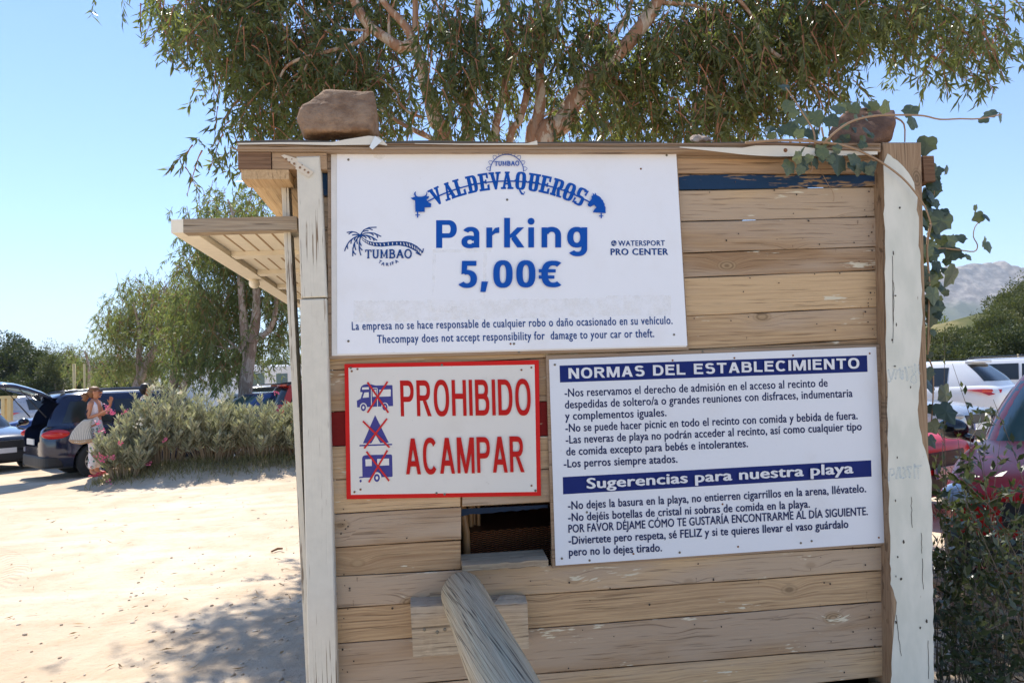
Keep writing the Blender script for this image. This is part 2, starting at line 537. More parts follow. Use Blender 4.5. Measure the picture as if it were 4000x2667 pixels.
# roof: layered plywood edge, felt on top, beam under the front edge
x0, x1 = hp(927, 600).x, hp(3470, 560).x
def zrow(px, py, y=-0.05): return hp(px, py, y).z
mb = MB()
pxs = [927 + (3440 - 927) * k / 30 for k in range(31)]
def strip(mb, f0, f1, y0, y1, jit=1.0):
    vs, fs = [], []
    for k, px in enumerate(pxs):
        a, b = hp(px, f0(px) + random.uniform(-jit, jit), y0), hp(px, f1(px) + random.uniform(-jit, jit), y0)
        vs += [a, b, Vector((b.x, y1, b.z)), Vector((a.x, y1, a.z))]
    for k in range(30):
        for j in range(4):
            fs.append((k * 4 + j, k * 4 + (j + 1) % 4, (k + 1) * 4 + (j + 1) % 4, (k + 1) * 4 + j))
    fs += [(3, 2, 1, 0), (120, 121, 122, 123)]
    mb.add(vs, fs)
L = lambda y0, y1: (lambda px: y0 + (y1 - y0) * (px - 927) / 2513.0)
for k, (u, l, yy) in enumerate([(557, 565, -0.062), (566, 573, -0.055), (574, 583, -0.064), (583.5, 591, -0.057)]):
    mb.cr = 0.2 + 0.2 * k
    strip(mb, L(u + (3 if k == 0 else 0), u + 2), L(l, l + 2), yy, DEP + 0.25, 0.9)
roof = mb.build('roof', M['ply'], kiosk)
mb = MB()
strip(mb, lambda px: 549 + (px - 927) * 0.004 + 3 * math.sin(px * .01), lambda px: 557.2 + (px - 927) * 0.0035, -0.050, DEP + 0.22, 1.6)
mb.build('roof_felt', plain('weathered_felt', lin(96, 90, 82), 0.95, 0.3, 25), roof)
mb = MB(); mb.cr = 0.55
b0, b1 = hp(929, 594, -0.052), hp(1062, 661, -0.052)
mb.box((b0.x, -0.052, b1.z), (hp(1061, 600, -.052).x - .003, 0.06, b0.z))
mb.build('beam_end', M['endgrain'], kiosk)
mb = MB(); mb.cr = 0.8
mb.box((hp(1061, 600, -.052).x, -0.046, b1.z + .002), (hp(1275, 600, -.046).x, 0.06, b0.z))
mb.box((hp(1275, 600, -.046).x + .001, -0.012, b1.z), (hp(3430, 600, -.012).x, 0.06, b0.z - 0.004))
mb.build('roof_beam', M['beam'], kiosk)
mb = MB(); mb.cr = 0.3
mb.box((hp(3590, 600, 0.01).x + 0.008, 0.0, hp(3620, 712, 0.01).z), (hp(3640, 600, 0.01).x, 0.12, hp(3620, 612, .01).z))
mb.build('beam_end', M['endgrain'], kiosk)
mb = MB(); mb.cr = 0.4
xo = b0.x + 0.005
mb.box((xo, 0.0605, b1.z - 0.012), (xl + 0.06, DEP + 0.2, b1.z + 0.03))
mb.box((xo + .004, -0.050, b1.z - 0.034), (xl - 0.02, 0.06, b1.z - 0.001))
mb.build('soffit', M['soffit'], kiosk)

# corner posts
def post(name, q, y0, y1, mat, bev=0.004, rnd=.5):
    mb = MB(); mb.cr = rnd
    f = [hp(*p, y0 + bev) for p in q]
    cx = sum((p.x for p in f)) / 4; cz = sum((p.z for p in f)) / 4
    fi = []
    for p in [hp(*p, y0) for p in q]:
        fi.append(Vector((p.x + (bev if p.x < cx else -bev), p.y, p.z + (bev if p.z < cz else -bev))))
    bk = [Vector((p.x, y1, p.z)) for p in f]
    vs = fi + f + bk
    fs = [(0, 1, 2, 3)] + [(i, 4 + i, 4 + (i + 1) % 4, (i + 1) % 4) for i in range(4)] + [(4 + i, 8 + i, 8 + (i + 1) % 4, 4 + (i + 1) % 4) for i in range(4)] + [(11, 10, 9, 8)]
    mb.add(vs, fs)
    return mb.build(name, mat, kiosk)
post('corner_post', [(1176, 1164), (1276, 1160), (1250, 610), (1158, 613)], -0.052, 0.055, M['whitepost'], rnd=.31)
post('corner_post', [(1207, 2760), (1321, 2760), (1275, 1166), (1172, 1169)], -0.050, 0.055, M['whitepost'], rnd=.77)
post('side_trim', [(1205, 2760), (1226, 2760), (1121, 709), (1097, 709)], 0.062, 0.16, M['whitepost'], rnd=.12)
pr = post('corner_post', [(3487, 2790), (3652, 2790), (3597, 557), (3446, 557)], -0.056, 0.09, M['barepost'], rnd=.44)
# ragged coat of white paint left on the right post
random.seed(5)
out = []
for (ax, ay), (bx, by), n in [((3450, 640), (3455, 900), 8), ((3455, 900), (3477, 2200), 24), ((3477, 2200), (3480, 2280), 4), ((3480, 2280), (3500, 2350), 3), ((3500, 2350), (3486, 2560), 5), ((3486, 2560), (3482, 2660), 4), ((3482, 2660), (3485, 2700), 2)]:
    for k in range(n): out.append((ax + (bx - ax) * k / n + random.uniform(-3, 3), ay + (by - ay) * k / n))
right = [(3648, 2700), (3646, 2400), (3638, 1850), (3622, 1790), (3598, 1700), (3584, 1600), (3592, 1500), (3590, 1420), (3600, 1330), (3603, 1200), (3598, 1100), (3596, 1000), (3588, 960), (3592, 880), (3583, 820), (3583, 770), (3570, 715), (3548, 675), (3510, 630), (3490, 618), (3468, 600), (3462, 612)]
rr = []
for (ax, ay), (bx, by) in zip(right, right[1:]):
    n = max(2, int(math.hypot(bx - ax, by - ay) / 30))
    for k in range(n): rr.append((ax + (bx - ax) * k / n + random.uniform(-2.5, 2.5), ay + (by - ay) * k / n))
mb = MB()
pts = out + rr + [right[-1]]
mb.add([hp(*p, -0.0572) for p in pts] + [hp(*p, -0.0555) for p in pts], [tuple(range(len(pts) - 1, -1, -1))] + [(i, (i + 1) % len(pts), len(pts) + (i + 1) % len(pts), len(pts) + i) for i in range(len(pts))])
pn = NT('old_white_paint')
o = pn.sep(pn.obj())
f = pn.noise(pn.comb(pn.math('MULTIPLY', o[0], 60), 0, pn.math('MULTIPLY', o[2], 9)), 1, 5, .7)
g = pn.noise(pn.comb(pn.math('MULTIPLY', o[0], 12), 0, pn.math('MULTIPLY', o[2], 5)), 1, 3)
cc = pn.mix(pn.step(g, .35, .65), lin(222, 220, 206), lin(208, 208, 194))
cc = pn.mix(pn.step(f, .685, .70), cc, lin(130, 104, 76))
# faint blue writing ghosted on the paint
pn.set(col=cc, rough=.55, spec=.35); pn.bump(f, .15, .002)
mb.build('paint_coat', pn.mat, pr)
mb = MB()
random.seed(8)
for px, py in [(3488, 1100), (3490, 988), (3502, 1268), (3557, 1512), (3485, 1328), (3497, 1155), (3505, 1786), (3498, 1955), (3515, 812), (3507, 2174), (3620, 2425), (3595, 2450), (3500, 2430), (3520, 2260), (3530, 2115), (3495, 1430), (3500, 2250)]:
    c = hp(px, py, -0.0585)
    rx, rz_ = random.uniform(.002, .005), random.uniform(.003, .008)
    mb.add([c + Vector((rx * math.cos(a * .6283) * random.uniform(.6, 1.2), 0, rz_ * math.sin(a * .6283) * random.uniform(.6, 1.2))) for a in range(10)], [tuple(range(10))])
mb.build('nail_hole', M['hole'], pr)
mb = MB()
for a, b in [((3487, 1000), (3489, 1340)), ((3492, 1105), (3490, 1270)), ((3452, 900), (3462, 1700)), ((3500, 2400), (3520, 2560)), ((3560, 1940), (3562, 2060)), ((3602, 2180), (3606, 2300)), ((3625, 2500), (3629, 2650)), ((3600, 2080), (3601, 2160))]:
    n = 7
    pl = [(a[0] + (b[0] - a[0]) * k / n + random.uniform(-2, 2), a[1] + (b[1] - a[1]) * k / n) for k in range(n + 1)]
    for k in range(n):
        p, q = pl[k], pl[k + 1]
        mb.add([hp(p[0] - 1, p[1], -.0581), hp(p[0] + 1, p[1], -.0581), hp(q[0] + 1, q[1], -.0581), hp(q[0] - 1, q[1], -.0581)], [(0, 1, 2, 3)])
mb.build('paint_crack', M['hole'], pr)

# perforated bracket on the left post
mb = MB()
def bracket(q, y):
    f = [hp(*p, y) for p in q]; b = [hp(*p, y + .003) for p in q]
    mb.hexa(f, b)
bracket([(1098, 608), (1110, 604), (1168, 622), (1158, 656)], -0.050)
bracket([(1154, 660), (1160, 630), (1226, 672), (1206, 694)], -0.0565)
br = mb.build('metal_bracket', M['metalp'], kiosk)
mb = MB()
for px, py, y, r in [(1118, 622, -.0508, 5), (1131, 634, -.0508, 4), (1149, 640, -.0508, 5), (1172, 655, -.0573, 5), (1190, 664, -.0573, 4), (1204, 674, -.0573, 5), (1180, 645, -.0573, 2.5), (1140, 622, -.0508, 2.5)]:
    mb.add([hp(px + r * math.cos(a * .6283), py + r * math.sin(a * .6283), y) for a in range(10)], [tuple(range(9, -1, -1))])
mb.build('bracket_hole', plain('bracket_hole', lin(140, 110, 84), .9), br)

# torn plastic strips along the roof edge
PLM = plain('aged_plastic', lin(222, 214, 196), .4, .08, 20)
def ribbon(up, lo, y, th=.0015):
    mb = MB()
    n = len(up)
    for k in range(n - 1):
        mb.hexa([hp(*up[k], y), hp(*up[k + 1], y), hp(*lo[k + 1], y), hp(*lo[k], y)], [hp(*up[k], y + th), hp(*up[k + 1], y + th), hp(*lo[k + 1], y + th), hp(*lo[k], y + th)])
    mb.build('plastic_strip', PLM, kiosk)
ribbon([(2655, 574), (2760, 576), (2900, 578), (2950, 569), (3040, 569), (3130, 572), (3230, 588), (3428, 592)], [(2655, 577), (2760, 588), (2900, 604), (2950, 608), (3040, 612), (3130, 610), (3230, 610), (3428, 604)], -.072)
ribbon([(930, 559), (1100, 556), (1300, 556), (1350, 545), (1440, 531), (1480, 535), (1500, 552), (1512, 566)], [(930, 565), (1100, 563), (1300, 568), (1350, 567), (1440, 566), (1480, 564), (1500, 567), (1512, 569)], -.075)
ribbon([(1620, 560), (1800, 562), (2060, 560), (2098, 549)], [(1620, 562), (1800, 566), (2060, 567), (2100, 566)], -.073)
mb = MB()
q = [(1443, 575), (1465, 531), (1492, 552), (1455, 585)]
mb.hexa([hp(*p, -.082) for p in q], [hp(*p, -.0805) for p in q])
mb.build('tape_scrap', plain('white_tape', lin(226, 232, 232), .4, .04), kiosk)
mb = MB()
c = hp(3069, 587, -.074)
for r_, y_ in ((.0075, 0), (.0045, -.0015)):
    mb.add([c + Vector((r_ * math.cos(a * .524), y_, r_ * math.sin(a * .524))) for a in range(12)] + [c + Vector((r_ * math.cos(a * .524), .003, r_ * math.sin(a * .524))) for a in range(12)], [tuple(range(11, -1, -1))] + [(a, (a + 1) % 12, 12 + (a + 1) % 12, 12 + a) for a in range(12)])
mb.build('washer_screw', M['rust'], kiosk)

# propped-up serving shutter on the left side, seen from below
hs = empty('serving_shutter', (0, 0, 0)); hs.parent = kiosk
ys0, ys1 = 0.02, 2.55
nearo, neari = hp(668, 884, ys0), hp(1120, 878, ys0)
xo_, xi_, zs = nearo.x, xl - 0.005, nearo.z
th = 0.046
def sh(x, y, zz):   # the shutter droops a little towards its outer edge
    return Vector((x, y, zs + zz + (x - xo_) * 0.02))
def shbox(mb, xa, xb, ya, yb, za, zb):
    mb.hexa([sh(xa, ya, za), sh(xb, ya, za), sh(xb, yb, za), sh(xa, yb, za)], [sh(xa, ya, zb), sh(xb, ya, zb), sh(xb, yb, zb), sh(xa, yb, zb)])
mb = MB(); mb.cr = .4
shbox(mb, xo_, xo_ + .075, ys0, ys1, -th / 2, th / 2)
mb.build('shutter_stile', M['cream'], hs)
mb = MB(); mb.cr = .8
shbox(mb, xi_ - .06, xi_, ys0 + .055, ys1, -th / 2, th / 2)
mb.build('shutter_stile', M['cream'], hs)
mb = MB(); mb.cr = .6
shbox(mb, xo_ + .078, xi_ - .063, ys0 + .062, ys1, -.0, .012)
pan = mb.build('shutter_panel', M['cream'], hs)
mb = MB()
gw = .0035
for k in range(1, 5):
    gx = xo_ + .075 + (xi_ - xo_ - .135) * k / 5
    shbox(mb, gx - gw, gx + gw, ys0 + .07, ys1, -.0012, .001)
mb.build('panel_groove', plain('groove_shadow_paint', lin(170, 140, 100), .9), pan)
for yb in (.52, 1.02, 1.52, 2.02):
    mb = MB(); mb.cr = .3 + yb * .3
    shbox(mb, xo_ + .078, xi_ - .063, yb, yb + .07, -th / 2 + .003, -.0005)
    mb.build('shutter_rail', M['creamx'], hs)
mb = MB(); mb.cr = .2
shbox(mb, xo_ + .04, xi_ - .002, ys0 - .001, ys0 + .054, -th / 2 - .001, th / 2 + .001)
shbox(mb, xo_ + .02, xo_ + .04, ys0 + .004, ys0 + .04, -.012, .006)
mb.build('shutter_rail', M['greywood'], hs)['label'] = 'grey weathered front edge of the shutter'
mb = MB(); mb.cr = .5
xk = xo_ + .03
mb.ell(sh(xk, 1.18, -.04), (.026, .035, .026)); mb.cs = False
mb.build('shutter_knob', M['cream'], hs, smooth=True)

# ------------------------------------------------------------------ printing on the signs
BF = bpy.data.curves.new('probe', 'FONT').font
_tc = {}
def glyphs(body, offset=0.0, space=1.0):
    key = (body, offset, space)
    if key in _tc: return _tc[key]
    c = bpy.data.curves.new('t', 'FONT')
    c.body = body; c.offset = offset; c.resolution_u = 3; c.space_character = space
    o = bpy.data.objects.new('t', c); COL.objects.link(o)
    me = eval_mesh(o)
    vs = [(v.co.x, v.co.y) for v in me.vertices]; fs = [tuple(p.vertices) for p in me.polygons]
    kill(o); bpy.data.meshes.remove(me)
    _tc[key] = (vs, fs)
    return vs, fs
def cap_h(offset):
    vs, _ = glyphs('H', offset)
    return max(v[1] for v in vs), min(v[1] for v in vs)

class Print(MB):
    def __init__(s, T, y):
        super().__init__(); s.T, s.y, s.k = T, y, 0
    def pt(s, x, y):
        return hp(*s.T(x, y), s.y - s.k * 2.5e-5)
    def poly(s, pts):
        s.k += 1
        a = sum(pts[i][0] * pts[(i + 1) % len(pts)][1] - pts[(i + 1) % len(pts)][0] * pts[i][1] for i in range(len(pts)))
        if a > 0: pts = pts[::-1]
        s.add([s.pt(*p) for p in pts], [tuple(range(len(pts)))])
    def line(s, pts, w, closed=False, caps=True):
        if closed: pts = list(pts) + [pts[0], pts[1]]
        s.k += 1
        n = len(pts)
        ws = w if hasattr(w, '__len__') else [w] * n
        L_, R_ = [], []
        for i in range(n):
            a, b = pts[max(i - 1, 0)], pts[min(i + 1, n - 1)]
            dx, dy = b[0] - a[0], b[1] - a[1]
            l = math.hypot(dx, dy) or 1
            nx, ny = -dy / l * ws[i] / 2, dx / l * ws[i] / 2
            L_.append((pts[i][0] + nx, pts[i][1] + ny)); R_.append((pts[i][0] - nx, pts[i][1] - ny))
        vs = [s.pt(*p) for p in L_] + [s.pt(*p) for p in R_]
        s.add(vs, [(i, i + 1, n + i + 1, n + i) for i in range(n - 1)])
        if caps and not closed:
            for e in (0, -1): s.disc(*pts[e], ws[e] / 2, ws[e] / 2, 10)
    def disc(s, cx, cy, rx, ry, n=24):
        s.poly([(cx + rx * math.cos(2 * math.pi * i / n), cy + ry * math.sin(2 * math.pi * i / n)) for i in range(n)])
    def text(s, body, p0, p1, h, offset=0.0, space=1.0):
        vs, fs = glyphs(body, 0.0, space)
        c1, c0 = cap_h(0.0)
        b = offset
        x0, x1 = min(v[0] for v in vs) - b, max(v[0] for v in vs) + b
        dx, dy = p1[0] - p0[0], p1[1] - p0[1]
        for ox, oy in (((0, 0), (-b, 0), (b, 0), (-b * .7, b * .6), (b * .7, -b * .6)) if b else ((0, 0),)):
            s.k += 1
            out = []
            for x, y in vs:
                t = (x + ox - x0) / (x1 - x0); hh = (y + oy - c0) / (c1 - c0) * h
                out.append(s.pt(p0[0] + dx * t - 0.028 * hh, p0[1] + dy * t - hh))
            s.add(out, fs)
    def caps(s, body, p0, p1, h, sx, sy, gap=.16, W=None):
        "sans capitals drawn from bars and bowls; sx, sy are the stem and bar thickness in pixels"
        W_ = dict(I=.0, M=1.28, N=1.05, O=1.12, D=1.04, E=.92, L=.86, T=.96, A=1.1, C=1.06, S=.98, R=1.04, P=.98, B=1.02, H=1.04)
        W_[' '] = .45
        n = len(body)
        tot = sum(W_[c] for c in body if c != 'I') + gap * (n - 1)
        nI = body.count('I')
        Lx = p1[0] - p0[0]
        u = (Lx - nI * sx) / tot
        x = p0[0]
        for c in body:
            w = W_[c] * u if c != 'I' else sx
            yb = p0[1] + (p1[1] - p0[1]) * (x - p0[0]) / Lx
            f = lambda a, b: (x + a - .028 * b, yb - b - (p1[1] - p0[1]) / Lx * 0)
            def q(*pts): s.poly([f(*z_) for z_ in pts])
            def bar(a0, b0, a1, b1): q((a0, b0), (a1, b0), (a1, b1), (a0, b1))
            def bowl(x0, y0, x1, y1, t0, t1, k=14, e=.85, wx=None):
                cx, cy, rx, ry = (x0 + x1) / 2, (y0 + y1) / 2, (x1 - x0) / 2, (y1 - y0) / 2
                wx = wx or sx
                def P(t, kk):
                    c_, s__ = math.cos(R(t)), math.sin(R(t))
                    c_ = math.copysign(abs(c_) ** e, c_); s__ = math.copysign(abs(s__) ** e, s__)
                    return (cx + (rx - kk * wx) * c_, cy + (ry - kk * sy) * s__)
                o_ = [P(t0 + (t1 - t0) * i / k, 0) for i in range(k + 1)]; i_ = [P(t0 + (t1 - t0) * i / k, 1) for i in range(k + 1)]
                for i in range(k): q(o_[i], o_[i + 1], i_[i + 1], i_[i])
            if c == 'I': bar(0, 0, sx, h)
            if c in 'PRBDEHLN': bar(0, 0, sx, h)
            if c in 'PR':
                y0 = h * (.40 if c == 'P' else .43)
                bar(sx, h - sy, w * .55, h); bar(sx, y0, w * .55, y0 + sy); bowl(w * .1, y0, w * (1 if c == 'P' else .95), h, -90, 90)
                if c == 'R': q((w * .42, y0), (w * .42 + sx * 1.05, y0), (w + sx * .1, 0), (w - sx * 1.05, 0))
            if c == 'B':
                bar(sx, h - sy, w * .55, h); bar(sx, h * .46, w * .55, h * .46 + sy); bar(sx, 0, w * .55, sy)
                bowl(w * .1, h * .46, w * .93, h, -90, 90); bowl(w * .1, 0, w, h * .46 + sy, -90, 90)
            if c == 'D': bar(sx, h - sy, w * .45, h); bar(sx, 0, w * .45, sy); bowl(-w * .1, 0, w, h, -90, 90, 18)
            if c == 'O': bowl(0, -h * .015, w, h * 1.015, 0, 360, 32)
            if c == 'C': bowl(0, -h * .015, w * 1.02, h * 1.015, 42, 318, 26)
            if c == 'S': bowl(w * .03, h * .46, w * .95, h * 1.015, 25, 270, 18); bowl(w * .03, -h * .015, w, h * .46 + sy, -155, 90, 18)
            if c == 'E': bar(sx, 0, w, sy); bar(sx, h - sy, w * .97, h); bar(sx, h * .47, w * .9, h * .47 + sy)
            if c == 'L': bar(sx, 0, w, sy)
            if c == 'T': bar(0, h - sy, w, h); bar(w / 2 - sx / 2, 0, w / 2 + sx / 2, h - sy)
            if c == 'H': bar(w - sx, 0, w, h); bar(sx, h * .47, w - sx, h * .47 + sy)
            if c == 'N': bar(w - sx, 0, w, h); q((0, h), (sx * 1.15, h), (w, 0), (w - sx * 1.15, 0))
            if c == 'M': bar(0, 0, sx * .95, h); bar(w - sx * .95, 0, w, h); q((0, h), (sx * 1.35, h), (w / 2 + sx * .42, 0), (w / 2 - sx * .42, 0)); q((w - sx * 1.35, h), (w, h), (w / 2 + sx * .42, 0), (w / 2 - sx * .42, 0))
            if c == 'A':
                q((0, 0), (sx * 1.05, 0), (w / 2 + sx * .5, h), (w / 2 - sx * .6, h)); q((w - sx * 1.05, 0), (w, 0), (w / 2 + sx * .6, h), (w / 2 - sx * .5, h)); bar(w * .25, h * .22, w * .75, h * .22 + sy)
            x += w + gap * u
    def glyph_polys(s, polys, f):
        for p in polys: s.poly([f(*q) for q in p])

def crop(ox, oy, k): return lambda x, y: (ox + k * x, oy + k * y)
T1 = crop(1250, 530, 1500 / 2352); T2 = crop(1250, 1350, 950 / 2292); T3 = crop(2100, 1330, 1550 / 2352)
T7 = crop(1580, 570, 820 / 2352); T6 = crop(1340, 880, 340 / 2352); T8 = crop(1380, 1470, 180 / 656)

def slab(quad, y, th, name, mat, parent, bev=.0012):
    mb = MB(); mb.cr = .5
    f = [hp(*p, y) for p in quad]
    mb.hexa(f, [Vector((p.x, y + th, p.z)) for p in f])
    return mb.build(name, mat, parent)

def signmat(name, base, stain, amt):
    n = NT(name)
    o = n.obj()
    a = n.noise(o, 5, 5, .6); b = n.noise(o, 40, 4, .7); c = n.noise(o, 1.6, 3)
    col = n.mix(n.math('MULTIPLY', n.step(a, .5, .75), amt), base, stain)
    col = n.mix(n.math('MULTIPLY', n.step(b, .66, .74), amt * 1.2), col, tuple(x * .75 for x in stain))
    col = n.mix(n.math('MULTIPLY', c, .10), col, tuple(x * .9 for x in base))
    n.set(col=col, rough=n.math('MULTIPLY_ADD', a, .2, .3), spec=.4)
    n.bump(n.noise(o, 7, 2), .04, .01)
    return n.mat
def ink(name, c):
    n = NT(name)
    f = n.math('MULTIPLY_ADD', n.noise(n.obj(), 14, 5, .65), .3, .85)
    n.set(col=n.mix(1.0, c, n.comb(f, f, f), 'MULTIPLY'), rough=.55, spec=.2)
    return n.mat
SW = signmat('white_sign_sheet', (.85, .865, .90), (.68, .64, .58), .18)
SW2 = signmat('old_white_sign', (.72, .69, .63), (.55, .50, .42), .3)
SW3 = signmat('rules_sign_sheet', (.74, .76, .80), (.60, .56, .50), .22)
INKB = ink('blue_ink', lin(0, 80, 172)); INKB2 = ink('dark_blue_ink', lin(16, 66, 130)); INKN = ink('navy_ink', lin(24, 38, 84))
INKBAND = ink('navy_band_ink', lin(10, 34, 104)); INKR = ink('red_ink', lin(186, 18, 14)); INKRB = ink('red_frame_ink', lin(204, 26, 22))
INKP = ink('violet_ink', lin(66, 66, 134)); INKW = ink('white_ink', (.74, .75, .77)); INKC = ink('cream_ink', (.74, .71, .66))

def screws(sg, T, y, lst):
    for x, yy, kind in lst:
        px, py = T(x, yy)
        c = hp(px, py, y)
        r = .0042 if kind else .0036
        mb = MB()
        ring = [(r, 0), (r, -.0012), (r * .75, -.0022), (r * .2, -.0016), (0.0001, -.0016)]
        mb.lathe(ring, Matrix.Translation(c), 14)
        s_ = mb.build('screw', M['screw'] if kind else M['rust'], sg, smooth=True)
        if kind:
            mb = MB()
            for w, h in ((r * .95, r * .18), (r * .18, r * .95)):
                q = [(-w / 2, -h / 2), (w / 2, -h / 2), (w / 2, h / 2), (-w / 2, h / 2)]
                mb.add([c + Vector((a, -.0024 - w * .01, b)) for a, b in q], [(0, 1, 2, 3)])
            mb.build('screw_slot', M['hole'], s_)

# --- parking sign
def base_on(px, py, y):
    return HUTM @ hp(px, py, y)
def sign_root(px, py, y, label):
    o = empty('sign', (0, 0, 0), 0, label, 'sign')
    o.matrix_world = HUTM
    return o
ps = sign_root(2000, 1380, 0, 'large white and blue parking price sign at the top of the kiosk')
slab([(1280, 571), (2643, 571), (2690, 1366), (1282, 1402)], -.016, .010, 'backing_board', M['ply'], ps)
slab([(1293, 581), (2630, 578), (2682, 1355), (1296, 1390)], -.0205, .004, 'under_sheet', ink('yellowed_white', (.74, .72, .68)), ps)
slab([(1315.7, 576.6), (2640, 573), (2685, 1349.6), (1317, 1383)], -.0245, .0035, 'sign_panel', SW, ps)
yp = -.0250
p = Print(T1, yp)
def bowl(p, x0, y0, x1, y1, wx, wy, t0=0, t1=360, n=30, e=.9):
    cx, cy, rx, ry = (x0 + x1) / 2, (y0 + y1) / 2, (x1 - x0) / 2, (y1 - y0) / 2
    def P(t, k):
        c_, s__ = math.cos(R(t)), math.sin(R(t))
        c_ = math.copysign(abs(c_) ** e, c_); s__ = math.copysign(abs(s__) ** e, s__)
        return (cx + (rx - k * wx) * c_, cy - (ry - k * wy) * s__)
    for i in range(n):
        a, b = t0 + (t1 - t0) * i / n, t0 + (t1 - t0) * (i + 1) / n
        p.poly([P(a, 0), P(b, 0), P(b, 1), P(a, 1)])
def bar(p, x0, y0, x1, y1): p.poly([(x0, y0), (x1, y0), (x1, y1), (x0, y1)])
SX, SY = 36, 30
bar(p, 711, 518, 749, 688); bar(p, 749, 518, 790, 547); bar(p, 749, 598, 790, 627); bowl(p, 735, 518, 838, 627, 38, 29, -90, 90)          # P
bar(p, 942, 592, 976, 686); bowl(p, 866, 612, 970, 690, 36, 26, 20, 340, 26); bowl(p, 872, 559, 976, 650, 34, 27, 5, 152, 18)        # a
bar(p, 1019, 563, 1055, 686); p.poly([(1055, 612), (1055, 588), (1072, 566), (1098, 560), (1098, 595), (1074, 598)])                    # r
bar(p, 1128, 504, 1164, 685); p.poly([(1164, 628), (1164, 606), (1208, 562), (1250, 562), (1196, 616)]); p.poly([(1180, 616), (1196, 606), (1252, 685), (1208, 685), (1172, 634)])   # k
bar(p, 1276, 562, 1311, 685); p.disc(1293, 525, 21, 21)                                                                               # i
bar(p, 1357, 562, 1392, 685); bar(p, 1441, 612, 1477, 685); bowl(p, 1362, 559, 1477, 668, 36, 30, 0, 160, 18)                           # n
bar(p, 1601, 562, 1637, 695); bowl(p, 1514, 559, 1632, 686, 38, 29); bowl(p, 1518, 640, 1637, 739, 36, 28, -148, 8, 20)               # g
bar(p, 870, 767, 958, 797); p.poly([(870, 767), (902, 797), (899, 840), (866, 850)]); bowl(p, 838, 822, 962, 933, 40, 28, -146, 118, 24)   # 5
p.poly([(990, 893), (1030, 893), (1014, 957), (982, 957)])                                                                             # comma
bowl(p, 1061, 763, 1180, 932, 40, 29, e=.8); bowl(p, 1202, 763, 1320, 930, 40, 29, e=.8)                                                  # 00
bowl(p, 1356, 766, 1502, 929, 40, 29, 52, 308, 24, .8); bar(p, 1340, 818, 1444, 838); bar(p, 1340, 856, 1436, 876)                        # euro
p.build('price_lettering', INKB, ps)
p = Print(T1, yp - .0004)
p.text('La empresa no se hace responsable de cualquier robo o daño ocasionado en su vehículo.', (195, 1190), (2160, 1153), 49, .020, 1.10)
p.text('Thecompay does not accept responsibility for  damage to your car or theft.', (350, 1270), (2048, 1233), 49, .020, 1.10)
p.text('WATERSPORT', (1827, 675), (2113, 673), 31, .025, 1.1)
p.text('PRO CENTER', (1780, 731), (2133, 729), 38, .035, 1.1)
p.disc(1800, 659, 17, 18)
p.build('notice_lettering', INKB2, ps)
p = Print(T1, yp - .0016)
p.line([(1787, 664), (1794, 657), (1801, 664), (1808, 658), (1814, 663)], 3)
p.line([(1795, 645), (1795, 653), (1800, 653)], 2.5)
p.line([(1802, 667), (1804, 673), (1806, 669), (1808, 673), (1810, 667)], 2.5)
p.build('round_mark', INKW, ps)

# western slab lettering on an arc
def rect(x0, y0, x1, y1): return [(x0, y0), (x1, y0), (x1, y1), (x0, y1)]
S_ = 36
def slabs(xs, y): return [rect(x - 8, y, x + S_ + 8, y + 22) for x in xs]
def spike(x, y=100, s=1): return [[(x, y - 14), (x + 12 * s, y), (x, y + 14)]]
def ringp(x0, y0, x1, y1, w, a0=0, a1=360, n=20, hw=None):
    cx, cy, rx, ry = (x0 + x1) / 2, (y0 + y1) / 2, (x1 - x0) / 2, (y1 - y0) / 2
    ps_ = []
    hw = hw or w * .6
    for i in range(n):
        t0, t1 = R(a0 + (a1 - a0) * i / n), R(a0 + (a1 - a0) * (i + 1) / n)
        def P(t, k):
            e = .62
            c_, s__ = math.cos(t), math.sin(t)
            c_ = math.copysign(abs(c_) ** e, c_); s__ = math.copysign(abs(s__) ** e, s__)
            return (cx + (rx - k * w) * c_, cy + (ry - k * hw) * s__)
        ps_.append([P(t0, 0), P(t1, 0), P(t1, 1), P(t0, 1)])
    return ps_
G = {}
G['V'] = [[(4, 200), (40, 200), (70, 40), (58, 0), (46, 0)], [(74, 200), (104, 200), (66, 0), (52, 0)]] + [rect(-8, 178, 48, 200), rect(62, 178, 114, 200)]
G['A'] = [[(6, 0), (34, 0), (58, 200), (44, 200)], [(68, 0), (106, 0), (68, 200), (40, 200)], rect(24, 52, 84, 72)] + [rect(-8, 0, 44, 22), rect(58, 0, 118, 22), rect(32, 178, 80, 200)]
G['L'] = [rect(14, 0, 50, 200), rect(0, 0, 104, 24), [(104, 70), (82, 60), (82, 0), (104, 0)], rect(0, 178, 64, 200)] + spike(50)
G['D'] = [rect(14, 0, 50, 200), rect(0, 0, 64, 24), rect(0, 176, 64, 200)] + ringp(10, 0, 108, 200, 36, -90, 90) + spike(50) + spike(72, 100, -1)
G['E'] = [rect(14, 0, 50, 200), rect(0, 0, 104, 24), rect(0, 176, 100, 200), rect(50, 90, 78, 110), [(104, 68), (82, 60), (82, 0), (104, 0)], [(100, 134), (80, 142), (80, 200), (100, 200)], rect(66, 76, 80, 124)]
G['O'] = ringp(2, -4, 108, 204, 38) + spike(2, 100, -1) + spike(108) + spike(40) + spike(70, 100, -1)
G['Q'] = ringp(2, -4, 108, 204, 38) + [[(40, 8), (58, -2), (80, -36), (100, -44), (92, -20), (108, -24), (96, -58), (70, -56), (50, -20)]] + spike(2, 100, -1) + spike(108)
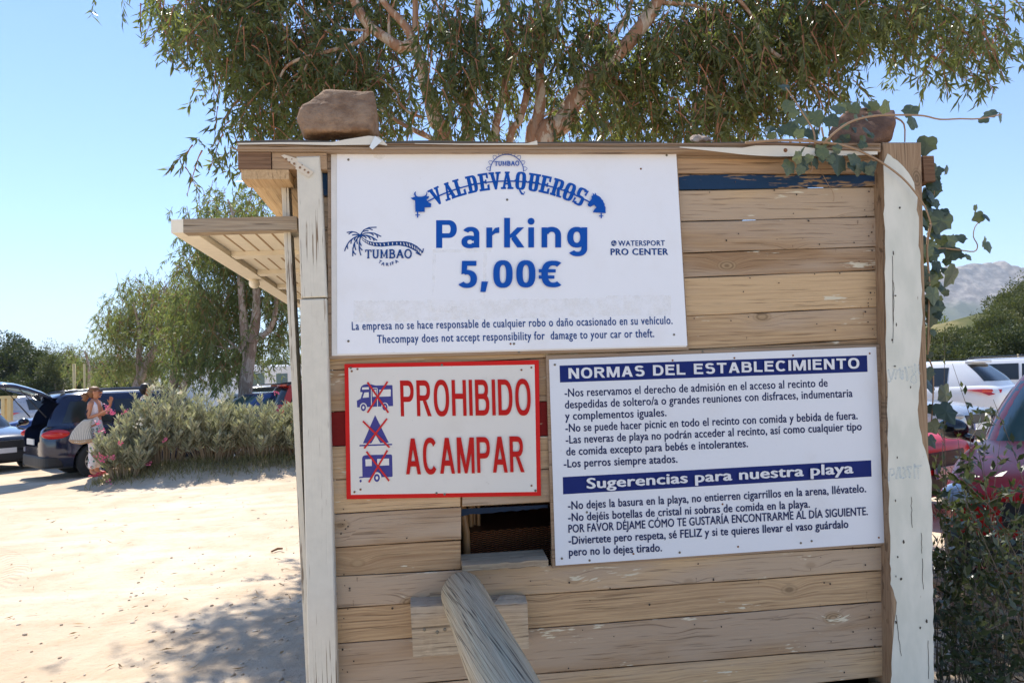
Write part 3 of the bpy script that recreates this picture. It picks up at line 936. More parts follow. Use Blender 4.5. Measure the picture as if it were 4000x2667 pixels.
G['U'] = [rect(8, 60, 44, 200), rect(66, 60, 102, 200), rect(-6, 178, 56, 200), rect(56, 178, 114, 200)] + ringp(8, -4, 102, 124, 36, 180, 360) + spike(44) + spike(66, 100, -1) + spike(8, 100, -1) + spike(102)
G['R'] = [rect(12, 0, 48, 200), rect(0, 0, 58, 24), rect(0, 176, 60, 200), [(52, 96), (82, 96), (104, 0), (70, 0)], rect(66, 0, 116, 20)] + ringp(6, 88, 108, 200, 36, -90, 90)
G['S'] = ringp(6, 92, 104, 204, 34, 20, 270, 16) + ringp(6, -4, 104, 112, 34, -160, 90, 16) + [[(104, 128), (84, 140), (96, 196), (108, 200)], [(4, 72), (24, 60), (12, 6), (2, 0)]]
p = Print(T7, yp)
CXA, RA = 1160.0, 1892.0
CYA = 395 + RA
for ch, cx in zip('VALDEVAQUEROS', [362, 500, 622, 758, 893, 1018, 1150, 1302, 1450, 1580, 1712, 1845, 1968]):
    th = math.asin((cx - CXA) / RA)
    hs_ = 1.0
    def f(gx, gy, th=th):
        r = RA + (gy - 100) * .98 + 8
        u = (gx - 55) * 1.12
        return (CXA + r * math.sin(th) + u * math.cos(th), CYA - r * math.cos(th) + u * math.sin(th))
    p.glyph_polys(G[ch], f)
arc = lambda x: (x, CYA - math.sqrt(RA * RA - (x - CXA) ** 2))
p.line([arc(258 + (2085 - 258) * k / 40) for k in range(41)], 15)
cc_, rr_ = (1147, 285), 188
p.line([(cc_[0] + rr_ * math.cos(R(a)), cc_[1] - rr_ * math.sin(R(a))) for a in range(0, 181, 6)], 9)
for k in range(9):
    a = 8 + k * 20.5
    def pol(r, t): return (cc_[0] + r * math.cos(R(t)), cc_[1] - r * math.sin(R(t)))
    p.line([pol(rr_ + 2, a - 6.5), pol(rr_ + 22, a - 5.5), pol(rr_ + 38, a - 2.2), pol(rr_ + 42, a), pol(rr_ + 38, a + 2.2), pol(rr_ + 22, a + 5.5), pol(rr_ + 2, a + 6.5)], 5)
def serif_text(p, body, p0, p1, h, sw):
    "light slab serif capitals drawn as strokes"
    W_ = dict(T=.9, U=1.0, M=1.2, B=.92, A=1.1, O=1.05)
    tot = sum(W_[c] for c in body) + .16 * (len(body) - 1)
    u = (p1[0] - p0[0]) / tot
    x = p0[0]
    for c in body:
        w = W_[c] * u
        yb = p0[1] + (p1[1] - p0[1]) * (x - p0[0]) / (p1[0] - p0[0])
        X = lambda a: x + a * w
        Y = lambda b: yb - b * h
        def ln(*pts, k=1.0): p.line([(X(a), Y(b)) for a, b in pts], sw * k, caps=False)
        def ser(a, b, r=.2): p.line([(X(a - r), Y(b)), (X(a + r), Y(b))], sw * .55, caps=False)
        if c == 'T': ln((.5, 0), (.5, 1)); ln((0, .96), (1, .96), k=.7); ser(.5, .02); ln((.04, 1), (.04, .74), k=.6); ln((.96, 1), (.96, .74), k=.6)
        if c == 'U': ln((.18, 1), (.18, .3), (.28, .08), (.5, .02), (.72, .08), (.82, .3), (.82, 1)); ser(.18, .98); ser(.82, .98)
        if c == 'M': ln((.16, 0), (.16, 1)); ln((.84, 0), (.84, 1)); ln((.16, 1), (.5, .15), (.84, 1)); ser(.16, .02, .15); ser(.84, .02, .15); ser(.12, .98, .1); ser(.88, .98, .1)
        if c == 'B': ln((.2, 0), (.2, 1)); ln((.02, .97), (.6, .97), (.8, .86), (.8, .66), (.6, .54), (.2, .54)); ln((.02, .03), (.65, .03), (.88, .14), (.88, .4), (.62, .54))
        if c == 'A': ln((.12, 0), (.5, 1)); ln((.88, 0), (.5, 1), k=1.2); ln((.26, .34), (.74, .34), k=.7); ser(.12, .02, .14); ser(.88, .02, .16)
        if c == 'O': p.line([(X(.5 + .44 * math.cos(R(a))), Y(.5 + .5 * math.sin(R(a)))) for a in range(0, 361, 20)], sw)
        x += w + .16 * u
serif_text(p, 'TUMBAO', (1010, 223), (1284, 220), 49, 10)
cow = [(70, 585), (110, 572), (120, 570), (105, 545), (110, 525), (128, 508), (125, 540), (132, 558), (150, 570), (190, 570), (222, 562), (243, 545), (248, 510), (256, 535), (248, 566), (277, 565), (270, 588), (245, 600), (262, 628), (300, 648), (296, 688), (225, 690), (228, 740), (122, 740), (118, 612), (90, 602)]
p.poly(cow)
horse = [(2052, 655), (2065, 638), (2098, 590), (2094, 565), (2112, 555), (2109, 525), (2128, 548), (2142, 525), (2150, 550), (2185, 568), (2200, 582), (2212, 602), (2226, 612), (2230, 632), (2243, 650), (2243, 672), (2254, 690), (2252, 720), (2256, 755), (2110, 745), (2130, 708), (2150, 690), (2125, 660), (2100, 675), (2082, 685), (2060, 676)]
p.poly(horse)
for x, y0, y1 in ((147, 738, 804), (2205, 753, 812)):
    p.poly(rect(x - 7, y0, x + 7, y1)); p.poly(rect(x - 25, (y0 + y1) / 2 - 1, x + 25, (y0 + y1) / 2 + 9))
p.build('arched_emblem', INKB, ps)
p = Print(T7, yp - .0032)
p.disc(172, 614, 10, 7); p.disc(2134, 602, 10, 7); p.disc(2074, 660, 4, 3)
p.poly([(2128, 662), (2150, 672), (2146, 686), (2138, 680)])
p.build('emblem_eye', INKW, ps)
# palm emblem
p = Print(T6, yp)
upl = [(490, 300), (580, 370), (700, 430), (850, 460), (1050, 465), (1300, 440), (1530, 430), (1700, 440), (1850, 480), (2000, 560), (2100, 650), (2150, 715)]
lol = [(520, 405), (600, 470), (700, 530), (850, 570), (1050, 580), (1250, 560), (1500, 545), (1700, 580), (1850, 640), (1970, 710), (2050, 780), (2085, 810)]
p.poly(upl + lol[::-1])
for a in [[(470, 260), (560, 130), (700, 65), (895, 55)], [(640, 100), (710, 88), (790, 125)], [(560, 170), (620, 150), (680, 152)], [(460, 265), (350, 195), (230, 175), (110, 195)], [(260, 185), (200, 205), (160, 240)], [(420, 265), (320, 255), (255, 268)],
          [(490, 260), (600, 215), (720, 203), (850, 220), (1020, 300)], [(700, 205), (770, 225), (820, 268)], [(850, 220), (910, 260), (937, 328)], [(500, 275), (650, 275), (780, 320), (910, 405)], [(520, 285), (590, 305), (625, 345)], [(630, 280), (690, 310), (745, 382)], [(770, 318), (815, 360), (838, 412)],
          [(440, 285), (330, 320), (250, 370), (170, 440), (110, 530), (70, 610), (45, 690)], [(345, 320), (322, 360), (305, 402)], [(250, 370), (222, 420), (213, 490)], [(120, 515), (115, 570), (125, 630)], [(440, 300), (380, 360), (330, 440), (290, 530), (265, 640), (262, 825)], [(375, 370), (375, 430), (385, 495)], [(310, 500), (320, 580), (345, 662)], [(272, 690), (295, 745), (337, 787)],
          [(475, 310), (445, 420), (435, 520), (438, 650), (455, 730), (480, 805)], [(440, 430), (460, 490), (492, 547)], [(437, 560), (465, 620), (515, 670)], [(2170, 640), (2150, 732)], [(2095, 690), (2150, 735)], [(1975, 745), (2095, 806)], [(2070, 765), (2105, 742), (2095, 810)]]:
    p.line(a, 30)
p.disc(475, 285, 50, 40)
serif_text(p, 'TUMBAO', (602, 888), (1852, 880), 222, 42)
def rot_letter(p, ch, cx, cy, ang, h, off):
    vs, fs = glyphs(ch, off)
    c1, c0 = cap_h(off)
    mx = (max(v[0] for v in vs) + min(v[0] for v in vs)) / 2
    k = h / (c1 - c0); p.k += 1
    ca, sa = math.cos(R(ang)), math.sin(R(ang))
    p.add([p.pt(cx + (x - mx) * k * ca + (y - .35) * k * sa, cy + (x - mx) * k * sa - (y - .35) * k * ca) for x, y in vs], fs)
for ch, cx, cy, ang in (('T', 1000, 988, 28), ('A', 1082, 1042, 18), ('R', 1198, 1055, 2), ('I', 1285, 1045, -10), ('F', 1350, 1018, -20), ('A', 1445, 975, -33)):
    rot_letter(p, ch, cx, cy, ang, 84, .0); rot_letter(p, ch, cx + 5, cy, ang, 84, .0); rot_letter(p, ch, cx - 5, cy, ang, 84, .0)
p.build('palm_emblem', INKB2, ps)
p = Print(T6, yp - .0022)
for k in range(22):
    t = (k + .8) / 22.6
    i = t * 11; j = int(i); fr = i - j
    u = (upl[j][0] + (upl[j + 1][0] - upl[j][0]) * fr, upl[j][1] + (upl[j + 1][1] - upl[j][1]) * fr)
    l = (lol[j][0] + (lol[j + 1][0] - lol[j][0]) * fr, lol[j][1] + (lol[j + 1][1] - lol[j][1]) * fr)
    mx, my = (u[0] + l[0]) / 2, (u[1] + l[1]) / 2
    dx, dy = (l[0] - u[0]) * .25 + 12, (l[1] - u[1]) * .25
    p.line([(mx - dx, my - dy), (mx, my), (mx + dx, my + dy)], [16, 26, 16])
p.build('trunk_ring', INKW, ps)
# tape residue
rs = NT('tape_residue')
o = rs.obj()
rs.set(col=lin(226, 218, 196), rough=.6, alpha=rs.math('MULTIPLY', rs.step(rs.noise(o, 17, 6, .75), .36, .70), .17))
p = Print(T1, yp + .0002)
random.seed(3)
up_ = [(205 + 12 * k, 1012 - 22 * (k / 163) + random.uniform(-5, 5) + (-14 if k > 128 else 0)) for k in range(163)]
lo_ = [(205 + 12 * k, 1142 - 46 * (k / 163) + random.uniform(-5, 5)) for k in range(163)]
vs = [p.pt(*q) for q in up_] + [p.pt(*q) for q in lo_]
p.add(vs, [(i, i + 1, 163 + i + 1, 163 + i) for i in range(162)])
p.poly([(690, 700), (712, 700), (706, 860), (698, 980), (686, 980)]); p.poly([(690, 696), (1050, 692), (1050, 712), (690, 716)]); p.poly([(1000, 720), (1024, 720), (1012, 1000), (1000, 1000)]); p.poly([(680, 1040), (900, 1045), (905, 1085), (684, 1080)])
p.poly([(1368, 80), (1400, 76), (1404, 88), (1396, 106), (1370, 106)]); p.poly([(320, 95), (390, 95), (400, 130), (370, 150), (330, 135)])
p.build('tape_residue', rs.mat, ps)
screws(ps, T1, -.0246, [(174, 148, 1), (2123, 121, 1), (1146, 393, 1), (174, 1258, 1), (2168, 1218, 1), (1188, 1274, 1), (1167, 1274, 0), (1965, 204, 0)])
screws(ps, T1, -.0162, [(1218, 1324, 1)])

# --- no-camping sign
cs_ = sign_root(1730, 1940, 0, 'red framed sign forbidding camping, hung below the parking sign')
slab([(1345.3, 1421.3), (2104.7, 1406), (2113.4, 1935.3), (1353.6, 1949)], -.0105, .004, 'sign_frame', INKRB, cs_)
slab([(1361, 1436.2), (2088, 1423.8), (2096.8, 1920), (1371, 1931.5)], -.0110, .0004, 'sign_panel', SW2, cs_)
yc = -.0114
p = Print(T2, yc)
p.caps('PROHIBIDO', (762, 665), (1990, 652), 338, 32, 50, .20)
p.caps('ACAMPAR', (812, 1211), (1926, 1188), 338, 31, 50, .18)
p.build('red_lettering', INKR, cs_)
p = Print(T8, yc)
p.poly([(50, 345), (105, 315), (133, 225), (98, 220), (100, 180), (115, 140), (145, 118), (200, 108), (260, 113), (320, 128), (552, 122), (558, 128), (567, 420), (55, 440)])
p.poly([(310, 548), (505, 940), (385, 945), (320, 835), (258, 950), (138, 950)])
p.poly([(88, 972), (553, 956), (553, 975), (88, 994)])
p.poly([(125, 1170), (130, 1145), (145, 1128), (175, 1118), (530, 1108), (548, 1114), (553, 1130), (560, 1415), (552, 1427), (132, 1440)])
p.poly([(82, 1428), (140, 1420), (140, 1440), (82, 1446)])
p.disc(104, 1486, 15, 20)
p.build('camper_symbol', INKP, cs_)
p = Print(T8, yc - .0008)
p.poly([(128, 155), (220, 150), (222, 184), (124, 188)]); p.poly([(158, 228), (220, 224), (222, 296), (134, 304)]); p.poly([(272, 190), (328, 186), (330, 286), (276, 290)])
p.poly([(370, 188), (526, 182), (534, 190), (532, 282), (370, 288)]); p.poly([(172, 1178), (262, 1174), (264, 1272), (175, 1276)]); p.poly([(340, 1172), (508, 1166), (510, 1262), (342, 1270)])
p.line([(258, 415), (256, 180), (264, 168), (334, 166), (342, 176), (345, 432)], 10)
p.disc(144, 432, 50, 56); p.disc(450, 425, 50, 54); p.disc(336, 1430, 64, 70)
p.build('symbol_window', INKC, cs_)
p = Print(T8, yc - .0016)
p.disc(144, 442, 36, 50); p.disc(450, 432, 36, 50); p.disc(336, 1442, 42, 56)
p.build('symbol_wheel', INKP, cs_)
p = Print(T8, yc - .0019)
p.disc(144, 442, 15, 22); p.disc(450, 432, 15, 22); p.disc(336, 1442, 18, 26)
p.build('symbol_hub', INKC, cs_)
p = Print(T8, yc - .0022)
for a, b in (((202, 82), (500, 515)), ((488, 72), (202, 515)), ((136, 635), (516, 1010)), ((480, 600), (156, 1022)), ((188, 1068), (510, 1485)), ((486, 1050), (220, 1505))):
    p.line([a, b], 26, caps=False)
p.build('crossing_out', ink('red_strike', lin(200, 44, 44)), cs_)
screws(cs_, T2, -.0112, [(289, 209, 1), (353, 220, 0), (299, 240, 0), (1148, 182, 1), (1898, 228, 0), (1992, 205, 0), (382, 1353, 0), (325, 1377, 0), (1098, 1388, 1), (1174, 1398, 1), (1993, 1317, 0), (2031, 1363, 1)])

# --- rules sign
rs_ = sign_root(2800, 2160, 0, 'white house rules sign with two navy heading bands, beside the camping sign')
slab([(2133, 1388), (3436, 1346), (3468, 2124), (2158, 2218)], -.0165, .011, 'backing_board', M['ply'], rs_)
slab([(2144.8, 1403.8), (3422.6, 1355), (3455.6, 2118.8), (2170.5, 2207.8)], -.0205, .0035, 'sign_panel', SW3, rs_)
yr = -.0209
p = Print(T3, yr)
p.poly([(130, 148), (1953, 87), (1956, 185), (133, 248)]); p.poly([(149, 808), (1977, 708), (1980, 805), (151, 910)])
p.build('heading_band', INKBAND, rs_)
p = Print(T3, yr - .0004)
p.caps('NORMAS DEL ESTABLECIMIENTO', (184, 225), (1908, 163), 62, 16, 11.5, .20)
p.text('Sugerencias para nuestra playa', (291, 876), (1873, 783), 60, .030, 1.03)
p.build('heading_lettering', INKW, rs_)
p = Print(T3, yr)
O_ = .024
for body, a, b in [('-Nos reservamos el derecho de admisión en el acceso al recinto de', (160, 333), (1720, 272)),
                   ('despedidas de soltero/a o grandes reuniones con disfraces, indumentaria', (162, 402), (1868, 333)),
                   ('y complementos iguales.', (163, 470), (765, 447)),
                   ('-No se puede hacer picnic en todo el recinto con comida y bebida de fuera.', (165, 541), (1898, 465)),
                   ('-Las neveras de playa no podrán acceder al recinto, así como cualquier tipo', (167, 610), (1922, 530)),
                   ('de comida excepto para bebés e intolerantes.', (170, 680), (1248, 630)),
                   ('-Los perros siempre atados.', (155, 752), (830, 722)),
                   ('-No dejes la basura en la playa, no entierren cigarrillos en la arena, llévatelo.', (180, 1000), (1948, 897)),
                   ('-No dejéis botellas de cristal ni sobras de comida en la playa.', (181, 1070), (1615, 988)),
                   ('POR FAVOR DÉJAME CÓMO TE GUSTARÍA ENCONTRARME AL DÍA SIGUIENTE.', (183, 1138), (1958, 1032)),
                   ('-Diviertete pero respeta, sé FELIZ y si te quieres llevar el vaso guárdalo', (184, 1207), (1843, 1108)),
                   ('pero no lo dejes tirado.', (186, 1275), (738, 1247))]:
    p.text(body, a, b, 47, O_, 1.04)
p.build('rules_lettering', INKN, rs_)
screws(rs_, T3, -.0206, [(102, 143, 1), (800, 117, 0), (1166, 103, 0), (1514, 88, 0), (1968, 76, 0), (144, 1290, 1), (308, 1301, 1), (568, 1262, 0), (842, 1254, 1), (1188, 1220, 0), (1560, 1198, 1), (1624, 1186, 1), (2022, 1166, 0), (292, 1016, 1), (1096, 968, 0)])
screws(rs_, T3, -.0166, [(978, 66, 1)])

# faint old blue writing ghosting through the paint of the right post
gi = NT('ghost_blue_paint')
gi.set(col=lin(196, 212, 220), rough=.55, alpha=gi.math('MULTIPLY_ADD', gi.noise(gi.obj(), 40, 4), .3, .12))
p = Print(crop(3440, 1380, 200 / 996), -.05725)
for pts, w in ([((150, 315), (185, 460), (200, 540), (150, 550)), 34], [((210, 500), (240, 400), (265, 310), (330, 320), (300, 400), (290, 490)), 40], [((370, 300), (385, 470), (430, 490)), 46], [((430, 340), (430, 470)), 40], [((480, 280), (515, 400), (520, 520)), 44],
               [((540, 270), (620, 255), (610, 330), (680, 440), (700, 560), (640, 590), (580, 540), (600, 460), (640, 420)), 26], [((665, 210), (680, 370)), 36], [((740, 225), (735, 330), (760, 400)), 34]):
    p.line(pts, w)
p.T = crop(3440, 1780, 200 / 1280)
for pts, w in ([((200, 620), (215, 470), (240, 330), (320, 320), (350, 440), (280, 480)), 50], [((390, 560), (420, 400), (440, 290)), 55], [((470, 300), (500, 540)), 60], [((560, 290), (620, 360), (580, 430), (640, 530), (560, 550)), 50], [((660, 280), (770, 270), (760, 310)), 46], [((680, 320), (740, 440), (720, 540)), 46], [((850, 210), (850, 560)), 40], [((870, 270), (1010, 250)), 60], [((940, 300), (940, 560)), 36]):
    p.line(pts, w)
p.build('faded_writing', gi.mat, pr)

# ------------------------------------------------------------------ log rail and its block
lm = NT('weathered_log')
o = lm.sep(lm.obj())
an = lm.math('ARCTAN2', o[2], o[1])
gv = lm.comb(lm.math('MULTIPLY', o[0], 1.6), lm.math('MULTIPLY', lm.math('SINE', an), 3.2), lm.math('MULTIPLY', lm.math('COSINE', an), 3.2))
sp = lm.comb(lm.math('MULTIPLY', o[0], 2.0), lm.math('MULTIPLY', lm.math('ADD', an, lm.math('MULTIPLY', o[0], .5)), 9.0), 0)
f1 = lm.noise(sp, 1.0, 6, .65); f2 = lm.noise(lm.comb(lm.math('MULTIPLY', o[0], 5), lm.math('MULTIPLY', lm.math('ADD', an, lm.math('MULTIPLY', o[0], .5)), 42.0), 0), 1, 3)
big = lm.noise(gv, 1.3, 3)
col = lm.mix(lm.step(lm.math('ADD', lm.math('MULTIPLY', f1, .6), lm.math('MULTIPLY', f2, .4)), .3, .7), lin(160, 142, 114), lin(206, 194, 166))
col = lm.mix(lm.math('MULTIPLY', lm.step(big, .45, .7), .4), col, lin(184, 182, 156))
ck = lm.noise(lm.comb(lm.math('MULTIPLY', o[0], 1.1), lm.math('MULTIPLY', lm.math('ADD', an, lm.math('MULTIPLY', o[0], 1.0)), 7.5), 3.3), 1, 2, .4)
cm = lm.math('SUBTRACT', 1, lm.step(lm.math('ABSOLUTE', lm.math('SUBTRACT', ck, .5)), .004, .030))
col = lm.mix(lm.math('MULTIPLY', cm, .8), col, lin(64, 54, 46))
lm.set(col=col, rough=.85, spec=.25)
lm.bump(lm.math('SUBTRACT', lm.math('ADD', f1, lm.math('MULTIPLY', f2, .5)), lm.math('MULTIPLY', cm, 1.5)), .5, .006)
A = at(1806, 2316, 2.500); B = at(1978, 2690, 1.690)
ax = (B - A).normalized()
Lg = (B - A).length
yv = Vector((0, 0, 1)).cross(ax).normalized(); zv = ax.cross(yv)
LM = Matrix(((ax.x, yv.x, zv.x, A.x), (ax.y, yv.y, zv.y, A.y), (ax.z, yv.z, zv.z, A.z), (0, 0, 0, 1)))
log = empty('log_rail', (0, 0, 0), 0, 'thick grey weathered log running from the kiosk wall towards the viewer', 'log')
mb = MB(); mb.cs = True
xs = [-.035, -.033, -.028, -.015, .01] + [.05 + k * .05 for k in range(30)]
rr0 = [.02, .045, .060, .068, .0725] + [.0735 + .0006 * math.sin(k) for k in range(30)]
vs, fs = [], []
n = 40
for x, r in zip(xs, rr0):
    for k in range(n):
        th = 2 * math.pi * k / n
        q = r * (1 + .025 * mnoise.noise((math.cos(th) * 1.5, math.sin(th) * 1.5, x * 4)))
        vs.append((x, q * math.cos(th), q * math.sin(th)))
for i in range(len(xs) - 1):
    for k in range(n):
        fs.append((i * n + k, i * n + (k + 1) % n, (i + 1) * n + (k + 1) % n, (i + 1) * n + k))
fs.append(tuple(range(n - 1, -1, -1))); fs.append(tuple(range((len(xs) - 1) * n, len(xs) * n)))
mb.add(vs, fs)
lo = mb.build('log', lm.mat, log)
lo.matrix_world = LM
mb = MB()
e = LM @ Vector((1.4, 0, 0))
mb.tube([(e.x, e.y, -.1), (e.x, e.y, e.z)], .06, 14)
mb.build('support_post', lm.mat, log)
# block the log rests on
bk = empty('wood_block', (0, 0, 0), 0, 'short weathered timber block fixed under the log on the kiosk wall', 'block')
bk.matrix_world = HUTM
mb = MB(); mb.cr = .6
random.seed(21)
a, b = hp(1603, 2364, -.075), hp(2060, 2352, -.075)
c, d = hp(2066, 2531, -.075), hp(1614, 2567, -.075)
n = 18
vs, fs = [], []
for k in range(n + 1):
    t = k / n
    j = lambda s=.0018: Vector((0, random.uniform(-s, s), random.uniform(-s, s)))
    top, bot = lerp(a, b, t), lerp(d, c, t)
    tb = Vector((top.x, 0, top.z + .006))
    ridge = .012 * max(0, math.sin(t * 9)) if t > .55 else 0
    vs += [Vector((bot.x, 0, bot.z)), bot + j(), lerp(bot, top, .5) + j(.001), top + j() - Vector((0, 0, .004)), top + Vector((0, .006, .0)) + j(), Vector((top.x, -.035, top.z + .004 + ridge)) + j(), tb]
m = 7
for k in range(n):
    for q in range(m - 1):
        fs.append((k * m + q, (k + 1) * m + q, (k + 1) * m + q + 1, k * m + q + 1))
fs += [tuple(range(m)), tuple(range((n + 1) * m - 1, n * m - 1, -1))]
mb.add(vs, fs)
mb.build('block_body', M['greywood'], bk)
for px, py in ((1708, 2468), (1738, 2458), (1658, 2458)):
    cpt = hp(px, py, -.0765); r = .0055
    mb = MB(); mb.lathe([(r, .002), (r, -.0008), (r * .8, -.0016), (.0001, -.0012)], Matrix.Translation(cpt), 14)
    s_ = mb.build('screw', M['screw'], bk, smooth=True)

# ------------------------------------------------------------------ wicker chairs stored inside
wk = NT('dark_wicker')
o = wk.sep(wk.obj())
wv = wk.math('MULTIPLY', wk.math('SINE', wk.math('MULTIPLY', o[2], 760)), wk.math('SINE', wk.math('MULTIPLY', wk.math('ADD', o[0], o[1]), 190)))
wk.set(col=wk.mix(wk.step(wv, -.3, .5), lin(70, 38, 22), lin(190, 120, 78)), rough=.55)
wk.bump(wv, .8, .01)
cane = plain('cane_pole', lin(196, 146, 98), .4, .2, 12)
def wicker(loc, rz, label):
    ch = empty('wicker_chair', loc, rz, label, 'chair', 'wicker chairs stored in the kiosk')
    mb = MB(); mb.box((-.25, -.24, -.16), (.25, .2, 0)); mb.build('seat', wk.mat, ch)
    mb = MB()
    vs, fs = [], []
    for k in range(13):
        th = R(-75 + 150 * k / 12)
        x, y = .26 * math.sin(th), .10 + .16 * math.cos(th)
        vs += [(x, y, -.02), (x * 1.06, y * 1.08, .42), (x * 1.0 * 1.06, y * 1.08 + .02, .42), (x, y + .02, -.02)]
    for k in range(12):
        for j in range(4): fs.append((k * 4 + j, k * 4 + (j + 1) % 4, k * 4 + 4 + (j + 1) % 4, k * 4 + 4 + j))
    fs += [(3, 2, 1, 0), (48, 49, 50, 51)]
    mb.add(vs, fs); mb.build('backrest', wk.mat, ch)
    for sx in (-1, 1):
        mb = MB(); mb.cs = True
        mb.tube([(sx * .27, -.26, -.50), (sx * .27, -.25, .0), (sx * .285, -.24, .16), (sx * .29, -.18, .22), (sx * .28, .05, .22), (sx * .25, .16, .2)], .016, 10)
        mb.build('armrest', cane, ch)
        mb = MB(); mb.cs = True; mb.tube([(sx * .22, .2, -.5), (sx * .23, .2, .0)], .015, 8); mb.build('leg', cane, ch)
    return ch
hw = lambda x, y, z: HUTM @ Vector((x, y, z))
cxl = hp(1990, 2100, .45).x
wicker(hw(cxl + .06, .52, 1.02), HRZ + R(4), 'brown wicker chair seen through the hatch opening, seat towards the viewer')
wicker(hw(cxl + .06, .52, .50), HRZ + R(2), 'lower brown wicker chair stacked beneath another inside the kiosk')
tb = empty('cane_bundle', hw(hp(1840, 2100, .35).x, .38, .04), HRZ, 'upright rattan poles, standing in for chair frames, at the left of the hatch', 'canes')  # rattan poles standing in for the frames of another stored chair
for dx, dy, r in ((-.055, .02, .007), (-.035, 0, .009), (-.016, .02, .008), (.0, -.01, .011), (.016, .015, .006), (.03, 0, .008)):
    mb = MB(); mb.cs = True
    mb.tube([(dx, dy, 0), (dx * 1.0, dy, .7), (dx * 1.1 + .004, dy, 1.2), (dx * 1.25, dy + .02, 1.7)], r, 10)
    mb.build('cane', cane, tb)

# ------------------------------------------------------------------ stones on the roof
def rock(name, pts, mat, label, sub=4, amp=.012, freq=9):
    bm = bmesh.new()
    for p in pts: bm.verts.new(p)
    r = bmesh.ops.convex_hull(bm, input=bm.verts)
    bmesh.ops.delete(bm, geom=[g for g in r['geom_interior'] if isinstance(g, bmesh.types.BMVert)], context='VERTS')
    me0 = bpy.data.meshes.new('hull'); bm.to_mesh(me0); bm.free()
    ob = bpy.data.objects.new('hull', me0); COL.objects.link(ob)
    rm = ob.modifiers.new('r', 'REMESH'); rm.mode = 'VOXEL'; rm.voxel_size = .009
    sm2 = ob.modifiers.new('s', 'SMOOTH'); sm2.iterations = 1
    me1 = eval_mesh(ob); kill(ob)
    bm = bmesh.new(); bm.from_mesh(me1); bpy.data.meshes.remove(me1)
    bm.normal_update()
    c = sum((v.co for v in bm.verts), Vector()) / len(bm.verts)
    for v in bm.verts:
        q = v.co * freq
        dsp = mnoise.noise(q) * amp + mnoise.noise(q * 3.1) * amp * .4 + mnoise.noise(q * 8) * amp * .15
        v.co += v.normal * dsp
    me = bpy.data.meshes.new(name); bm.to_mesh(me); bm.free()
    me.materials.append(mat)
    me.polygons.foreach_set('use_smooth', [True] * len(me.polygons))
    return tag(link(name, me), label, 'stone')
def rockmat(name, a, b, c):
    n = NT(name); o = n.obj()
    f = n.noise(o, 12, 6, .65); g = n.noise(o, 3.5, 4); h = n.noise(o, 90, 4, .7)
    col = n.mix(n.step(f, .35, .65), a, b); col = n.mix(n.math('MULTIPLY', n.step(g, .45, .7), .6), col, c)
    col = n.mix(n.math('MULTIPLY', n.step(h, .55, .7), .35), col, tuple(x * .6 for x in a))
    n.set(col=col, rough=.9, spec=.2); n.bump(n.math('ADD', f, n.math('MULTIPLY', h, .5)), .8, .014)
    return n.mat
RM1 = rockmat('brown_sandstone', lin(134, 102, 76), lin(176, 142, 110), lin(154, 126, 102))
RM2 = rockmat('dark_sandstone', lin(108, 82, 66), lin(146, 112, 90), lin(128, 104, 90))
W_ = lambda px, py, y: HUTM @ hp(px, py, y)
rock('roof_stone', [W_(1183, 530, -.02), W_(1158, 470, -.01), W_(1176, 414, .0), W_(1262, 354, .06), W_(1298, 350, .07), W_(1462, 354, .06), W_(1474, 412, .02), W_(1452, 508, -.045), W_(1300, 514, -.05), W_(1180, 506, -.045),
                    W_(1186, 548, .03), W_(1440, 540, .03), W_(1486, 548, .12), W_(1462, 548, .3), W_(1200, 548, .3), W_(1190, 440, .3), W_(1275, 390, .32), W_(1440, 395, .3)], RM1, 'big brown sandstone block lying on the left end of the kiosk roof', amp=.007)
rock('roof_stone', [W_(3255, 560, .03), W_(3235, 525, .05), W_(3260, 480, .08), W_(3310, 425, .12), W_(3400, 420, .13), W_(3495, 428, .12), W_(3500, 470, .06), W_(3480, 540, .05), W_(3400, 566, .0),
                    W_(3270, 562, .3), W_(3480, 556, .3), W_(3300, 440, .3), W_(3490, 436, .28)], RM2, 'dark brown stone on the right end of the kiosk roof, half covered in ivy', amp=.007)
rock('roof_stone', [W_(2690, 552, .05), W_(2700, 530, .06), W_(2722, 528, .08), W_(2755, 535, .08), W_(2785, 550, .06), W_(2700, 553, .15), W_(2780, 553, .16), W_(2730, 532, .13)], rockmat('pale_rubble', lin(150, 128, 110), lin(196, 178, 160), lin(170, 150, 132)), 'small pale lump of rubble in the middle of the kiosk roof edge', amp=.012, freq=40)
# ------------------------------------------------------------------ ground
gm = NT('dry_sand')
o = gm.obj()
os_ = gm.sep(o)
a = gm.noise(o, .35, 5, .6); b = gm.noise(o, 3.0, 6, .65); c = gm.noise(o, 22, 5, .7); d = gm.noise(o, 120, 3, .6)
trk = gm.noise(gm.comb(gm.math('MULTIPLY', os_[0], .25), gm.math('MULTIPLY_ADD', os_[0], -.12, gm.math('MULTIPLY', os_[1], 2.2)), 0), 1.0, 4, .6)
col = gm.mix(gm.step(a, .3, .7), lin(196, 174, 146), lin(222, 206, 182))
col = gm.mix(gm.math('MULTIPLY', gm.step(b, .40, .72), .55), col, lin(184, 158, 128))
col = gm.mix(gm.math('MULTIPLY', gm.step(trk, .50, .70), .40), col, lin(232, 218, 196))
col = gm.mix(gm.math('MULTIPLY', gm.step(c, .56, .68), .30), col, lin(150, 126, 102))
far = gm.step(gm.math('ADD', os_[1], gm.math('MULTIPLY', a, 16)), 44, 58)
far = gm.math('MAXIMUM', far, gm.step(gm.math('ADD', os_[2], gm.math('MULTIPLY', b, .3)), .5, .8))
col = gm.mix(far, col, gm.mix(gm.step(gm.noise(o, .16, 6, .7), .4, .62), lin(84, 88, 54), lin(132, 122, 84)))
